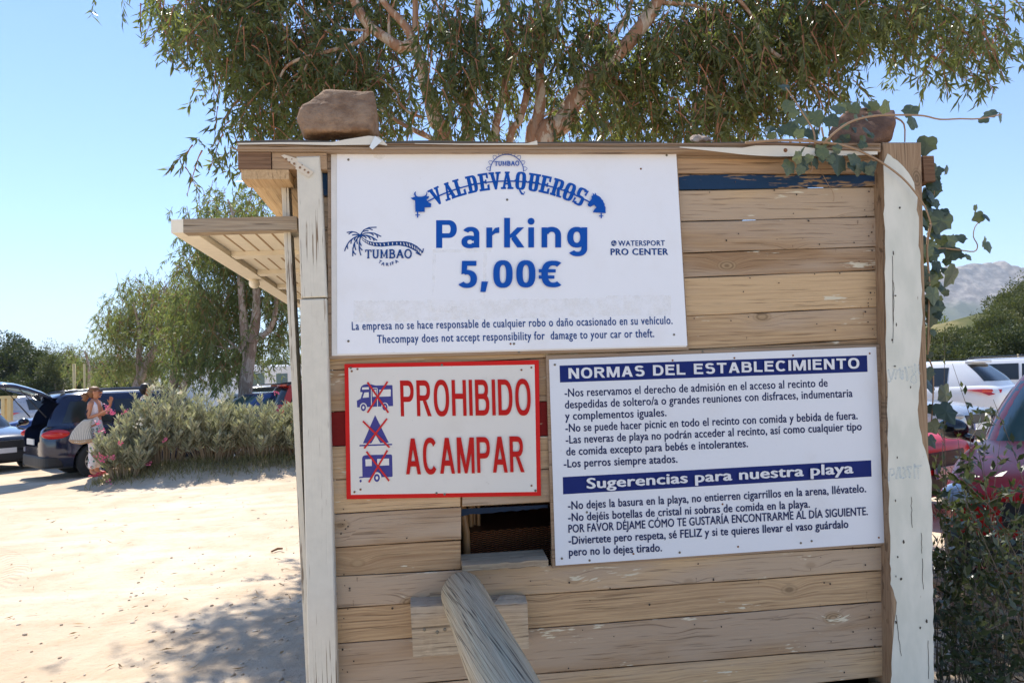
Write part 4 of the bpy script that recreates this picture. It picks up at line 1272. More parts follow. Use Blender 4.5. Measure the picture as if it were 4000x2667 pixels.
gm.set(col=col, rough=.95, spec=.15)
hgt = gm.math('ADD', gm.math('MULTIPLY', b, 1.6), gm.math('ADD', gm.math('MULTIPLY', c, .5), gm.math('MULTIPLY', gm.math('ADD', trk, gm.math('MULTIPLY', d, .18)), .8)))
ddx = gm.math('ADD', os_[0], 6.9); ddy = gm.math('SUBTRACT', os_[1], 5.6)
rr = gm.math('SQRT', gm.math('ADD', gm.math('MULTIPLY', ddx, ddx), gm.math('MULTIPLY', ddy, ddy)))
an_ = gm.math('ARCTAN2', ddy, ddx)
def track(dist, along, w):
    m = gm.math('SUBTRACT', 1.0, gm.step(gm.math('ABSOLUTE', dist), w * .75, w))
    tread = gm.math('MULTIPLY_ADD', gm.math('SINE', gm.math('ADD', along, gm.math('MULTIPLY', gm.math('ABSOLUTE', dist), 60.0))), .35, -.45)
    return gm.math('MULTIPLY', m, tread)
tr = track(gm.math('SUBTRACT', rr, 2.55), gm.math('MULTIPLY', an_, 130.0), .11)
lx = gm.math('MULTIPLY_ADD', os_[0], -.42, os_[1])
lx = gm.math('ADD', lx, gm.math('MULTIPLY', gm.noise(o, .3, 1), .8))
for off in (-10.6, -12.2, -13.4):
    tr = gm.math('ADD', tr, gm.math('MULTIPLY', track(gm.math('ADD', lx, off), gm.math('MULTIPLY', os_[0], 44.0), .12), .7))
hgt = gm.math('ADD', hgt, gm.math('MULTIPLY', tr, .9))
gm.bump(hgt, .55, .035)

MOUND = [(-6.6, 13.5, 1.2, .8, .22), (-5.2, 13.9, 1.7, .8, .20), (-3.6, 14.2, 1.8, .8, .18)]
def gz(x, y):
    z = 0.0
    r = math.hypot(x, y)
    if r < 60:
        z += .035 * mnoise.noise((x * .35, y * .35, 0)) + .012 * mnoise.noise((x * 1.4, y * 1.4, 3))
    for mx, my, sx, sy, h in MOUND:
        z += h * math.exp(-((x - mx) / sx) ** 2 - ((y - my) / sy) ** 2)
    if 20 < y < 90 and x > 12:      # bushy dune on the right
        z += 4.6 * math.exp(-((x - 33) / 9.0) ** 2 - ((y - 42) / 9.0) ** 2)
        z += 2.0 * math.exp(-((x - 24) / 6.0) ** 2 - ((y - 44) / 8.0) ** 2)
    if 40 < y < 260 and x < 5:      # scrub hill on the left
        z += 4.6 * math.exp(-((x + 66) / 17.0) ** 2 - ((y - 88) / 20.0) ** 2)
        z += 3.4 * math.exp(-((x + 42) / 22.0) ** 2 - ((y - 95) / 20.0) ** 2)
        z += 2.4 * math.exp(-((x + 12) / 26.0) ** 2 - ((y - 120) / 24.0) ** 2)
    return z
def axis_pts(lim, near, step):
    p = [0.0]
    s = step
    while p[-1] < lim:
        if p[-1] > near: s *= 1.16
        p.append(p[-1] + s)
    return p
px_ = axis_pts(9000, 18, .35)
xs = [-v for v in px_[:0:-1]] + px_
ys = [-v for v in axis_pts(300, 3, .7)[:0:-1]] + axis_pts(9000, 24, .35)
gmesh = bpy.data.meshes.new('ground')
vs = [(x, y, gz(x, y)) for y in ys for x in xs]
nx = len(xs)
fs = [(j * nx + i, j * nx + i + 1, (j + 1) * nx + i + 1, (j + 1) * nx + i) for j in range(len(ys) - 1) for i in range(nx - 1)]
gmesh.from_pydata(vs, [], fs)
gmesh.materials.append(gm.mat)
gmesh.polygons.foreach_set('use_smooth', [True] * len(fs))
tag(link('ground', gmesh), kind='structure')

# pebbles and crumbs on the sand
def pebbles():
    mb = MB(); mb.cs = True
    random.seed(4)
    for k in range(300):
        if k < 190:
            p = ground_at(random.uniform(-100, 1200), 1850 + 900 * random.random() ** .8)
        else:
            p = ground_at(random.uniform(500, 1300), random.uniform(2150, 2700))
        if abs(p.x) > 14 or p.y > 14 or p.y < 2: continue
        r = random.choice([.004, .005, .007, .009, .012]) * random.uniform(.6, 1.2)
        if random.random() < .02: r *= 1.8
        mb.cr = random.uniform(.05, 1)
        q = Matrix.Translation((p.x, p.y, gz(p.x, p.y) + r * .25)) @ Matrix.Rotation(random.uniform(0, 6), 4, 'Z')
        mb.ell((0, 0, 0), (r * random.uniform(.9, 1.7), r, r * .6), q, 6, 4)
    n = NT('pebble_stone')
    n.set(col=n.ramp(n.attr('rnd'), [(0, lin(178, 154, 128)), (.6, lin(206, 186, 160)), (1, lin(220, 206, 186))]), rough=.9)
    tag(mb.build('pebbles', n.mat), 'small pebbles scattered over the pale sand', 'pebbles', kind='stuff')
pebbles()
mb = MB(); mb.cs = True
p0, p1, p2 = ground_at(1060, 2158), ground_at(1085, 2150), ground_at(1104, 2147)
mb.tube([p0 + Vector((0, 0, .012)), p1 + Vector((0, 0, .02)), p2 + Vector((0, 0, .014))], [.008, .012, .009], 7)
tag(mb.build('stick', plain('brown_bark', lin(128, 92, 62), .9, .3, 30)), 'small brown stick lying on the sand near the left corner post', 'stick')

# ------------------------------------------------------------------ mountain far away on the right
mm = NT('mountain_rock')
o = mm.obj(); s_ = mm.sep(o)
f = mm.noise(o, .012, 8, .65); g = mm.noise(o, .003, 5)
slope = mm.sep(mm.n('ShaderNodeNewGeometry').outputs['Normal'])[2]
rockm = mm.step(mm.math('ADD', s_[2], mm.math('MULTIPLY', mm.math('SUBTRACT', f, .5), 160)), 165, 215)
green = mm.mix(mm.step(f, .35, .65), lin(64, 76, 50), lin(100, 104, 72))
rockc = mm.mix(mm.step(mm.noise(o, .03, 8, .7), .4, .62), lin(104, 94, 86), lin(170, 158, 144))
col = mm.mix(rockm, green, rockc)
field = mm.math('MULTIPLY', mm.step(mm.noise(mm.comb(mm.math('MULTIPLY', s_[0], .0016), mm.math('MULTIPLY', s_[1], .004), 0), 1.0, 3), .52, .56), mm.math('SUBTRACT', 1.0, mm.step(s_[2], 70, 95)))
col = mm.mix(mm.math('MULTIPLY', field, .8), col, lin(196, 170, 136))
mm.set(col=col, rough=.95, spec=.1)
vs, fs = [], []
NXM, NYM = 220, 70
for j in range(NYM):
    for i in range(NXM):
        x = 1000 + 2400 * i / (NXM - 1); y = 1500 + 1700 * j / (NYM - 1)
        t = j / (NYM - 1)
        crest = 324 + 24 * mnoise.noise((x * .004, 0, 7)) + 20 * mnoise.noise((x * .014, 0, 2)) + 14 * mnoise.noise((x * .045, 0, 5)) - .000035 * (x - 1750) ** 2
        crest *= min(1, max(0, (x - 1000) / 400))
        u = min(1, max(0, (y - 1500) / 1000))
        prof = .14 * min(1, u * 3) + .22 * max(0, min(1, (u - .25) / .5)) + .64 * max(0, min(1, (u - .62) / .33)) ** 1.3
        if u >= 1: prof = max(.3, 1 - (y - 2500) / 900)
        z = crest * prof
        z += (18 * mnoise.noise((x * .006, y * .006, 1)) + 22 * abs(mnoise.noise((x * .02, y * .012, 4))) * max(0, prof - .3)) * min(1, u * 3)
        vs.append((x, y, max(-2, z)))
for j in range(NYM - 1):
    for i in range(NXM - 1): fs.append((j * NXM + i, j * NXM + i + 1, (j + 1) * NXM + i + 1, (j + 1) * NXM + i))
me = bpy.data.meshes.new('mountain'); me.from_pydata(vs, [], fs); me.materials.append(mm.mat)
tag(link('mountain', me), kind='structure')

# ------------------------------------------------------------------ trees
def bark(name, a, b, c):
    n = NT(name); o = n.obj(); s_ = n.sep(o)
    f = n.noise(n.comb(n.math('MULTIPLY', s_[0], 5), n.math('MULTIPLY', s_[1], 5), n.math('MULTIPLY', s_[2], 1.6)), 1.3, 5, .65, .6)
    h = n.noise(n.comb(n.math('MULTIPLY', s_[0], 40), n.math('MULTIPLY', s_[1], 40), n.math('MULTIPLY', s_[2], 5)), 1, 4, .6)
    col = n.ramp(f, [(.30, a), (.47, b), (.52, c), (.72, a)])
    col = n.mix(n.math('MULTIPLY', n.step(h, .5, .7), .35), col, tuple(x * .5 for x in a))
    n.set(col=col, rough=.85, spec=.2); n.bump(n.math('ADD', f, n.math('MULTIPLY', h, .4)), .4, .03)
    return n.mat
BK = bark('peeling_eucalyptus_bark', lin(178, 150, 126), lin(206, 186, 162), lin(168, 122, 92))
BK2 = bark('grey_bark', lin(168, 148, 132), lin(192, 176, 160), lin(146, 124, 108))
TW = plain('twig_bark', lin(158, 110, 82), .85, .25, 10)
LE = leafmat('eucalyptus_leaf', (.062, .090, .042), (.140, .165, .068), (.34, .32, .10), .45, .34, .5)
LE2 = leafmat('olive_leaf', (.105, .14, .06), (.21, .245, .10), (.38, .38, .13), .45, .5, .35)
LPINE = leafmat('pine_needle', (.014, .024, .010), (.034, .052, .018), (.085, .105, .035), .12, .6, .25)
LSCRUB = leafmat('scrub_leaf', (.042, .056, .022), (.095, .108, .044), (.19, .18, .08), .18, .6, .25)
LYEL = leafmat('yellow_green_leaf', (.06, .09, .015), (.14, .18, .02), (.28, .27, .03), .3, .5, .3)

def droop(centers, rad, ntw, nlf, ln, wd):
    "hanging twigs with blades along them round every clump centre; returns points, directions, lengths, widths, tint and twig lines"
    P, D, Ls, Wd, Tn = [], [], [], [], []
    tw = []
    for c in centers:
        base = rng.uniform(0, .75)
        for _ in range(ntw):
            s = np.array(c) + rng.normal(size=3) * rad * np.array([.55, .55, .42])
            h = rng.normal(size=3); h[2] = -abs(h[2]) - .5; h /= np.linalg.norm(h)
            L = rng.uniform(.45, 1.0) * rad
            ts = np.sort(rng.uniform(.05, 1, nlf))
            bend = np.array([0, 0, -1.0])
            pos = s + np.outer(ts, h) * L + np.outer(ts ** 2, bend) * L * .5
            dr = h * .45 + bend * .50 + rng.normal(size=(nlf, 3)) * .50
            P.append(pos); D.append(dr)
            Ls.append(ln * rng.uniform(.6, 1.2, nlf)); Wd.append(wd * rng.uniform(.7, 1.25, nlf))
            Tn.append(np.clip(base * .55 + rng.uniform(0, .32, nlf) + (rng.random(nlf) < .05) * .4, 0, 1))
            tw.append((s - h * L * .3, s, s + h * L + bend * L * .5))
    return np.concatenate(P), np.concatenate(D), np.concatenate(Ls), np.concatenate(Wd), np.concatenate(Tn), tw

def clumps(ells, Y0, Y1, dens=1.0):
    out = []
    for e in ells:
        cx, cy, rx, ry, n = e[:5]
        a, b = (e[5], e[6]) if len(e) > 5 else (Y0, Y1)
        for _ in range(max(1, int(n * dens))):
            th, r = rng.uniform(0, 6.283), math.sqrt(rng.random())
            out.append(at(cx + rx * r * math.cos(th), cy + ry * r * math.sin(th), rng.uniform(a, b)))
    return out

def make_tree(name, label, group, limbs, ells, Y, spread, lf, wdt, rad, ntw, nlf, leaf, barkm, base, twig_r=.004, dens=1.0):
    root = empty(name, base, 0, label, 'tree', group)
    mb = MB(); mb.cs = True
    for pts, wpx in limbs:
        P = [at(q[0], q[1], Y + (q[2] if len(q) > 2 else 0)) - Vector(base) for q in pts]
        r = [w * (Y) / FPX / 2 for w in wpx] if hasattr(wpx, '__len__') else [wpx * Y / FPX / 2] * len(P)
        # resample smoothly
        PP, RR = [], []
        for i in range(len(P) - 1):
            for k in range(4):
                t = k / 4
                p0, p1, p2, p3 = P[max(i - 1, 0)], P[i], P[i + 1], P[min(i + 2, len(P) - 1)]
                q = .5 * ((2 * p1) + (p2 - p0) * t + (2 * p0 - 5 * p1 + 4 * p2 - p3) * t * t + (3 * p1 - p0 - 3 * p2 + p3) * t ** 3)
                PP.append(q); RR.append((r[i] + (r[i + 1] - r[i]) * t) * random.uniform(.95, 1.05))
        PP.append(P[-1]); RR.append(r[-1])
        mb.tube(PP, RR, 12)
    mb.build('trunk', barkm, root)
    cs_ = clumps(ells, Y - spread * .3, Y + spread * 1.5, dens)
    P, D, Ls, Wd, Tn, tw = droop(cs_, rad, ntw, nlf, lf, wdt)
    P = P - np.array(base)
    cr = leaf_cloud('crown', P, D, Ls, Wd, Tn, leaf, root)
    mb = MB(); mb.cs = True
    sel = [t for k, t in enumerate(tw) if k % 2 == 0]
    for t in sel:
        mb.tube([Vector(q) - Vector(base) for q in t], [twig_r * 1.6, twig_r, twig_r * .5], 4, cap=False)
    mb.build('twigs', TW, cr)
    return root

random.seed(12)
gb = lambda x, y: (x, y, gz(x, y))
YE = 8.0
b1 = at(1705, 560, YE)
limbsA = [
 ([(1745, 900), (1740, 545), (1700, 470), (1680, 390), (1658, 320), (1640, 230), (1610, 175), (1565, 185), (1500, 145), (1440, 100), (1395, 30), (1365, -70), (1330, -300)], [70, 60, 58, 52, 48, 46, 44, 44, 40, 38, 36, 32, 20]),
 ([(1640, 230), (1600, 130), (1560, 75), (1515, 30), (1480, -40), (1450, -260)], [42, 36, 32, 26, 22, 14]),
 ([(1450, 110), (1400, 165), (1340, 185), (1240, 212), (1150, 240), (1105, 280), (1080, 350), (1060, 385)], [24, 20, 18, 14, 12, 9, 6, 4]),
 ([(1215, 218), (1180, 290), (1130, 350), (1110, 400)], [8, 7, 5, 3]), ([(1345, 185), (1310, 260), (1275, 320), (1262, 355)], [9, 8, 6, 5]),
 ([(1430, 120), (1330, 110), (1280, 60), (1255, 35)], [12, 9, 6, 4]), ([(1520, 140), (1520, 60), (1545, 0), (1550, -60)], [12, 10, 8, 6]),
 ([(1700, 548), (1640, 520), (1580, 490), (1520, 450), (1475, 415)], [22, 20, 17, 14, 8]),
 ([(1655, 460), (1600, 440), (1560, 400), (1545, 360), (1470, 300), (1330, 270)], [12, 11, 10, 8, 6, 3]),
 ([(1622, 120), (1622, 20), (1610, -200)], [26, 24, 16]), ([(1832, 900), (1828, 545), (1822, 440), (1842, 330), (1850, 200), (1865, 60), (1880, -200)], [50, 46, 42, 36, 30, 26, 14]),
]
ellA = [(770, 40, 110, 90, 16), (720, 110, 60, 60, 5), (700, 20, 40, 40, 3), (960, 60, 140, 110, 22), (960, 220, 90, 110, 14), (1080, 120, 140, 130, 30, 8.2, 10), (1160, 290, 170, 110, 30, 8.2, 10), (1030, 350, 100, 70, 9), (1000, 430, 50, 60, 4), (880, 590, 35, 40, 2), (960, 560, 70, 40, 5), (1060, 510, 60, 50, 5), (1100, 440, 70, 60, 6),
        (1300, 90, 160, 110, 24), (1350, 260, 150, 110, 22), (1290, 400, 150, 60, 9), (1450, 350, 110, 80, 12), (1420, 480, 60, 50, 3), (1560, 330, 80, 110, 9, 8.4, 9.6), (1600, 60, 130, 90, 16, 8.6, 10), (1560, 500, 60, 40, 2), (1770, 260, 80, 150, 11, 7.0, 7.6), (1760, 140, 110, 130, 16, 7.0, 8), (1790, 440, 70, 80, 6, 7.0, 7.8), (1250, 510, 50, 30, 2),
        (1000, -200, 300, 150, 84, 8.2, 10.5), (1350, -220, 330, 180, 64, 8.2, 10.5), (1700, -260, 250, 200, 24), (1150, -480, 420, 180, 84, 8.4, 11), (1600, -620, 320, 200, 26), (860, -120, 150, 100, 8)]  # out-of-view clumps, some thickened to deepen the shadow on the sand
make_tree('eucalyptus_tree', 'eucalyptus with pale peeling limbs rising behind the left half of the kiosk', 'eucalyptus trees behind the kiosk', limbsA, ellA, YE, 1.1, .138, .028, .34, 10, 12, LE, BK, gb(b1.x, YE), twig_r=.006, dens=.68)
b2 = at(2140, 560, YE)
limbsB = [
 ([(2050, 1000), (2120, 545), (2190, 490), (2250, 385), (2330, 285), (2420, 205), (2490, 125), (2550, 40), (2590, -60), (2640, -320)], [100, 92, 84, 72, 62, 56, 56, 52, 46, 24]),
 ([(2075, 1000), (2082, 545), (2100, 470), (2112, 380), (2108, 270), (2130, 130), (2140, -40), (2150, -300)], [70, 62, 52, 40, 34, 30, 26, 14]),
 ([(1985, 900), (1992, 545), (2030, 470), (2058, 360), (2058, 280), (2040, 235), (1990, 170), (1965, 80), (1955, -60)], [34, 30, 28, 26, 24, 20, 16, 14, 10]),
 ([(2055, 285), (2085, 200), (2090, 110), (2120, 20), (2130, -120)], [14, 12, 11, 9, 6]),
 ([(1925, 900), (1930, 545), (1960, 400), (1985, 250), (1995, 100), (1960, -100)], [36, 32, 28, 24, 20, 12]),
 ([(2490, 125), (2540, 20), (2640, 15), (2720, 25), (2790, 60)], [34, 22, 16, 11, 7]), ([(2370, 245), (2375, 180), (2420, 110), (2460, 30), (2480, -60)], [26, 24, 20, 16, 12]),
 ([(2970, 150), (3020, 205), (3080, 245), (3120, 290), (3175, 330), (3200, 385), (3225, 440)], [10, 16, 14, 12, 9, 6, 3]), ([(3120, 290), (3180, 310), (3240, 350), (3280, 390)], [8, 6, 4, 3]),
 ([(2590, -40), (2800, -60), (2920, 40), (2985, 160)], [24, 20, 14, 10]), ([(2700, -50), (3100, -130), (3500, -60), (3750, 60)], [20, 16, 12, 6]),
 ([(2100, 470), (2180, 420), (2240, 370), (2300, 340)], [10, 8, 6, 4]),
]
ellB = [(1990, 120, 110, 130, 18, 7.2, 8.4), (2000, 330, 90, 130, 8, 8.2, 9.2), (2250, 90, 150, 110, 22, 7.2, 8.6), (2330, 330, 130, 120, 18), (2480, 300, 130, 140, 22), (2400, 470, 140, 60, 12), (2600, 440, 140, 80, 18), (2640, 220, 140, 130, 28), (2700, 70, 160, 90, 22), (2850, 140, 150, 130, 30), (2860, 320, 130, 120, 26), (2780, 480, 120, 50, 12), (2920, 430, 80, 60, 8), (2960, 520, 60, 25, 2), (3040, 60, 150, 110, 26), (3050, 220, 100, 90, 14), (3180, 180, 100, 90, 14), (3250, 60, 140, 90, 20), (3210, 290, 60, 50, 5), (3190, 345, 60, 20, 2), (3370, 60, 110, 80, 14), (3450, 110, 70, 60, 6), (3540, 40, 90, 60, 9), (3560, 170, 60, 60, 5), (3700, 80, 90, 80, 11), (3790, 130, 80, 80, 9), (3850, 190, 55, 55, 4), (3610, 220, 40, 40, 2), (3870, 60, 45, 40, 3),
        (2150, -200, 300, 200, 30), (2600, -250, 350, 200, 36), (3100, -220, 350, 180, 36), (3500, -160, 300, 120, 22), (2400, -620, 500, 220, 36), (3050, -550, 400, 180, 26), (2150, 470, 60, 60, 2, 8.4, 9.4)]
make_tree('eucalyptus_tree', 'many-stemmed eucalyptus with a thick orange leaning trunk, behind the right half of the kiosk', 'eucalyptus trees behind the kiosk', limbsB, ellB, YE, 1.1, .138, .028, .34, 10, 12, LE, BK, gb(b2.x, YE + .1), twig_r=.006, dens=.70)

# trees across the parking lot
bT1 = at(960, 1560, 19.5)
make_tree('parking_tree', 'tall dense tree with a forked grey trunk standing right behind the oleander hedge', 'trees in the parking lot',
 [([(955, 1660), (960, 1500), (972, 1400), (985, 1330), (1000, 1240), (1003, 1100), (1010, 960), (1020, 850)], [58, 52, 47, 42, 35, 30, 22, 11]), ([(968, 1410), (955, 1300), (945, 1150), (930, 1000), (915, 860), (890, 780)], [38, 34, 28, 22, 14, 8]),
  ([(995, 1330), (1050, 1290), (1075, 1220), (1085, 1100), (1110, 980)], [26, 22, 18, 12, 6]), ([(975, 1390), (930, 1360), (850, 1300), (800, 1290)], [12, 10, 7, 4]), ([(990, 1340), (900, 1360), (820, 1345)], [10, 7, 4])],
 [(860, 780, 50, 40, 4), (950, 800, 60, 70, 8), (760, 980, 50, 50, 6), (800, 900, 60, 60, 8), (880, 900, 110, 100, 26), (1000, 930, 110, 120, 28), (850, 1070, 120, 110, 30), (990, 1100, 110, 110, 24), (1090, 1060, 60, 110, 16), (1130, 1180, 45, 90, 9), (1120, 1310, 60, 60, 10), (800, 1220, 110, 100, 24), (900, 1230, 100, 90, 20), (870, 1360, 110, 80, 20), (1000, 1360, 40, 60, 4), (760, 1370, 80, 80, 12), (930, 1450, 30, 50, 3), (1180, 960, 60, 120, 10)],
 19.5, 1.6, .22, .034, .50, 9, 13, LE2, BK2, gb(bT1.x, 19.5), .006, dens=.95)
bT2 = at(545, 1560, 25)
make_tree('parking_tree', 'rounded feathery tree with a crooked trunk, left of the tall dense one', 'trees in the parking lot',
 [([(520, 1600), (540, 1500), (565, 1440), (600, 1370), (640, 1330), (655, 1200), (640, 1120)], [42, 38, 34, 26, 18, 12, 6]), ([(545, 1480), (542, 1380), (545, 1280), (520, 1180)], [22, 20, 14, 7]), ([(600, 1370), (585, 1270), (600, 1150)], [16, 12, 6])],
 [(590, 1120, 90, 50, 14), (520, 1180, 90, 70, 18), (640, 1170, 90, 80, 18), (470, 1270, 70, 80, 14), (560, 1270, 110, 90, 24), (660, 1290, 80, 90, 16), (450, 1370, 70, 60, 10), (540, 1380, 90, 60, 12), (640, 1400, 80, 60, 9), (400, 1340, 40, 40, 3), (430, 1440, 80, 40, 6)],
 25, 1.5, .20, .030, .55, 9, 13, LE2, BK2, gb(bT2.x, 25), .006, dens=.95)
bT3 = at(700, 1540, 22)
make_tree('parking_tree', 'leaning tree between the rounded one and the tall dense one', 'trees in the parking lot',
 [([(670, 1560), (685, 1460), (705, 1400), (735, 1350), (740, 1200)], [36, 34, 30, 22, 10]), ([(700, 1560), (740, 1460), (785, 1400), (810, 1330), (800, 1200)], [30, 28, 22, 14, 6])],
 [(730, 1130, 70, 80, 14), (700, 1230, 90, 80, 16), (720, 1330, 110, 60, 14), (640, 1450, 60, 30, 3), (790, 1150, 60, 60, 8), (820, 1440, 60, 40, 5)],
 22, 1.3, .20, .030, .50, 9, 13, LE2, BK2, gb(bT3.x, 22), .006, dens=.95)
bT4 = at(345, 1560, 37)
make_tree('parking_tree', 'small drooping tree beside the two yellowish poles', 'trees in the parking lot',
 [([(345, 1560), (350, 1480), (345, 1420), (330, 1370)], [16, 14, 10, 5])],
 [(340, 1400, 60, 40, 8), (300, 1360, 35, 15, 2), (370, 1450, 50, 40, 8), (325, 1450, 30, 40, 4)],
 37, 1.0, .22, .034, .62, 8, 12, LE2, BK2, gb(bT4.x, 37), .006)

# ------------------------------------------------------------------ rounded shrubs, pines
def blob_leaves(c, r, n, ln, wd, name, mat, parent=None, flat=.6, lumps=14, hollow=.55):
    "leaf sprays through lumpy sub-crowns of one shrub"
    C = np.array(c); Rr = np.array(r)
    cen = rng.normal(size=(lumps, 3)); cen /= np.linalg.norm(cen, axis=1, keepdims=True)
    cen[:, 2] = np.abs(cen[:, 2]) * 1.1 - .25
    cen *= rng.uniform(.35, .85, (lumps, 1))
    lr = rng.uniform(.28, .5, lumps); lt = rng.uniform(0, .6, lumps)
    k = rng.integers(0, lumps, n)
    d = rng.normal(size=(n, 3)); d /= np.linalg.norm(d, axis=1, keepdims=True)
    rad = (hollow + (1 - hollow) * rng.random(n)) * lr[k]
    P = C + (cen[k] + d * rad[:, None]) * Rr
    D = d + rng.normal(size=(n, 3)) * .7 + np.array([0, 0, .35])
    t = np.clip(lt[k] + rng.uniform(0, .4, n), 0, 1)
    keep = P[:, 2] > gz(float(C[0]), float(C[1])) - .3
    return leaf_cloud(name, P[keep], D[keep], (ln * rng.uniform(.6, 1.3, n))[keep], (wd * rng.uniform(.7, 1.2, n))[keep], t[keep], mat, parent)
def shrub(px, py, Y, rx, rz_, n, ln, mat, label, cat='shrub', nm='shrub', group=None, stems=True, ry=None, lumps=14):
    c = at(px, py, Y)
    g = gz(c.x, c.y)
    top = c.z + rz_ * .85
    rz_ = max(rz_, (top - g + .25) * .56)
    c.z = top - rz_ * .85
    n = int(n * 1.15)
    root = empty(nm, (c.x, c.y, g), 0, label, cat, group)
    f = blob_leaves((c.x, c.y, c.z), (rx, ry or rx, rz_), n, ln, ln * .45, 'foliage', mat, None, lumps=lumps)
    f.parent = root; f.matrix_parent_inverse = Matrix.Translation((-c.x, -c.y, -g))
    mb = MB(); mb.cs = True
    for k in range(5):
        a = random.uniform(0, 6.28)
        mb.tube([(0.06 * math.cos(a), .06 * math.sin(a), 0), (.35 * rx * math.cos(a), .35 * rx * math.sin(a), (c.z - g) * .7), (.6 * rx * math.cos(a), .6 * rx * math.sin(a), (c.z - g) * 1.15)], [.05 * rx, .03 * rx, .012 * rx], 6)
    mb.build('stem', BK2, root)
    return root
random.seed(31)
PG = 'dark pines at the far left'
for k, (px, py, Y, rx, rz_, lab) in enumerate([(25, 1425, 62, 2.3, 2.4, 'dark green pine at the left edge of the picture'), (105, 1385, 66, 2.0, 1.6, 'dark pine with the highest crown on the far left hill'), (130, 1450, 60, 1.6, 1.8, 'lower dark pine standing right of the left edge pine'), (-70, 1440, 60, 2.2, 2.4, 'dark pine cut off by the left picture edge'), (60, 1345, 74, 2.2, 1.4, 'dark pine crown behind the other pines on the far left')]):
    shrub(px, py, Y, rx, rz_, 5200, .24, LPINE, lab, 'pine', 'pine_tree', PG)
SG = 'scrub bushes on the left hill'
for k, (px, py, Y, rx, rz_, mat, lab) in enumerate([
    (215, 1455, 48, 1.35, 1.3, LSCRUB, 'round olive bush in front of the far left pines'), (310, 1440, 52, 1.0, .8, LYEL, 'bright yellow green bush right of the round olive bush'), (265, 1425, 56, 1.0, .9, LPINE, 'dark glossy bush behind the yellow green bush'),
    (190, 1385, 72, 2.2, 1.4, LSCRUB, 'wide scrub bush on the hill behind the round olive bush'), (270, 1400, 78, 2.4, 1.2, LSCRUB, 'scrub bush on the hill crest left of the two poles'), (390, 1425, 80, 3.0, 1.2, LSCRUB, 'wide scrub bush on the crest behind the poles'), (500, 1440, 80, 3.2, 1.4, LSCRUB, 'scrub bush on the crest behind the rounded tree'), (330, 1480, 50, 1.6, .9, LSCRUB, 'low scrub bush at the foot of the poles'), (430, 1480, 52, 1.8, 1.0, LPINE, 'low dark bush behind the rounded tree trunk'),
    (640, 1450, 84, 3.4, 1.5, LSCRUB, 'scrub bush glimpsed below the leaning tree'), (780, 1455, 84, 3.4, 1.6, LSCRUB, 'scrub bush behind the white caravan'), (900, 1450, 80, 3.0, 1.6, LSCRUB, 'scrub bush behind the forked trunk'), (1020, 1460, 60, 2.0, 1.2, LYEL, 'yellow green bush right of the forked trunk'), (1110, 1425, 86, 3.4, 1.5, LSCRUB, 'scrub crest above the white camper van'), (1160, 1440, 62, 1.6, 1.2, LYEL, 'bright bush beside the left corner post, behind the camper van'), (1230, 1440, 80, 3.2, 1.5, LSCRUB, 'scrub bush hidden behind the kiosk corner'),
    (140, 1500, 47, 1.4, .6, LPINE, 'low dark undergrowth below the far left pines'), (40, 1500, 49, 1.8, .7, LPINE, 'low dark undergrowth at the left picture edge')]):
    shrub(px, py, Y, rx, rz_, 3600, .19, mat, lab, 'bush', 'scrub_bush', SG)
DG = 'bushes on the right dune'
for k, (px, py, Y, rx, rz_, mat, lab) in enumerate([
    (4000, 1235, 36, 1.9, 1.7, LSCRUB, 'big rounded bush at the right picture edge, highest on the dune'), (3900, 1280, 35, 1.5, 1.1, LSCRUB, 'olive bush just left of the highest dune bush'), (4090, 1180, 40, 2.4, 1.8, LSCRUB, 'bush on the dune cut by the right picture edge'), (3950, 1200, 40, 1.6, 1.0, LSCRUB, 'bush behind the highest dune bush'), (3820, 1300, 36, 1.4, .75, LSCRUB, 'bush in the middle of the dune slope'), (3740, 1335, 35, 1.3, .65, LSCRUB, 'low bush on the dune beside the ivy'), (3680, 1330, 34, 1.2, .8, LSCRUB, 'dune bush right behind the ivy'), (3860, 1345, 32, 1.4, .7, LSCRUB, 'low bush above the roof of the white crossover'), (3960, 1330, 31, 1.5, .8, LPINE, 'dark bush above the white car at the right edge'), (3790, 1370, 30, 1.5, .4, LPINE, 'dark undergrowth directly behind the white cars'), (4060, 1320, 32, 1.7, 1.2, LSCRUB, 'dune bush outside the right picture edge'), (3650, 1385, 31, 1.4, .45, LSCRUB, 'low bush touching the right corner post'), (3560, 1330, 36, 1.6, .9, LSCRUB, 'dune bush mostly hidden behind the right corner post')]):
    shrub(px, py, Y, rx, rz_, 6500, .13, mat, lab, 'bush', 'dune_bush', DG, lumps=20)
shrub(3675, 1242, 70, 1.35, 1.15, 4200, .2, LYEL, 'small bright green tree between the ivy and the mountain', 'tree', 'round_tree')

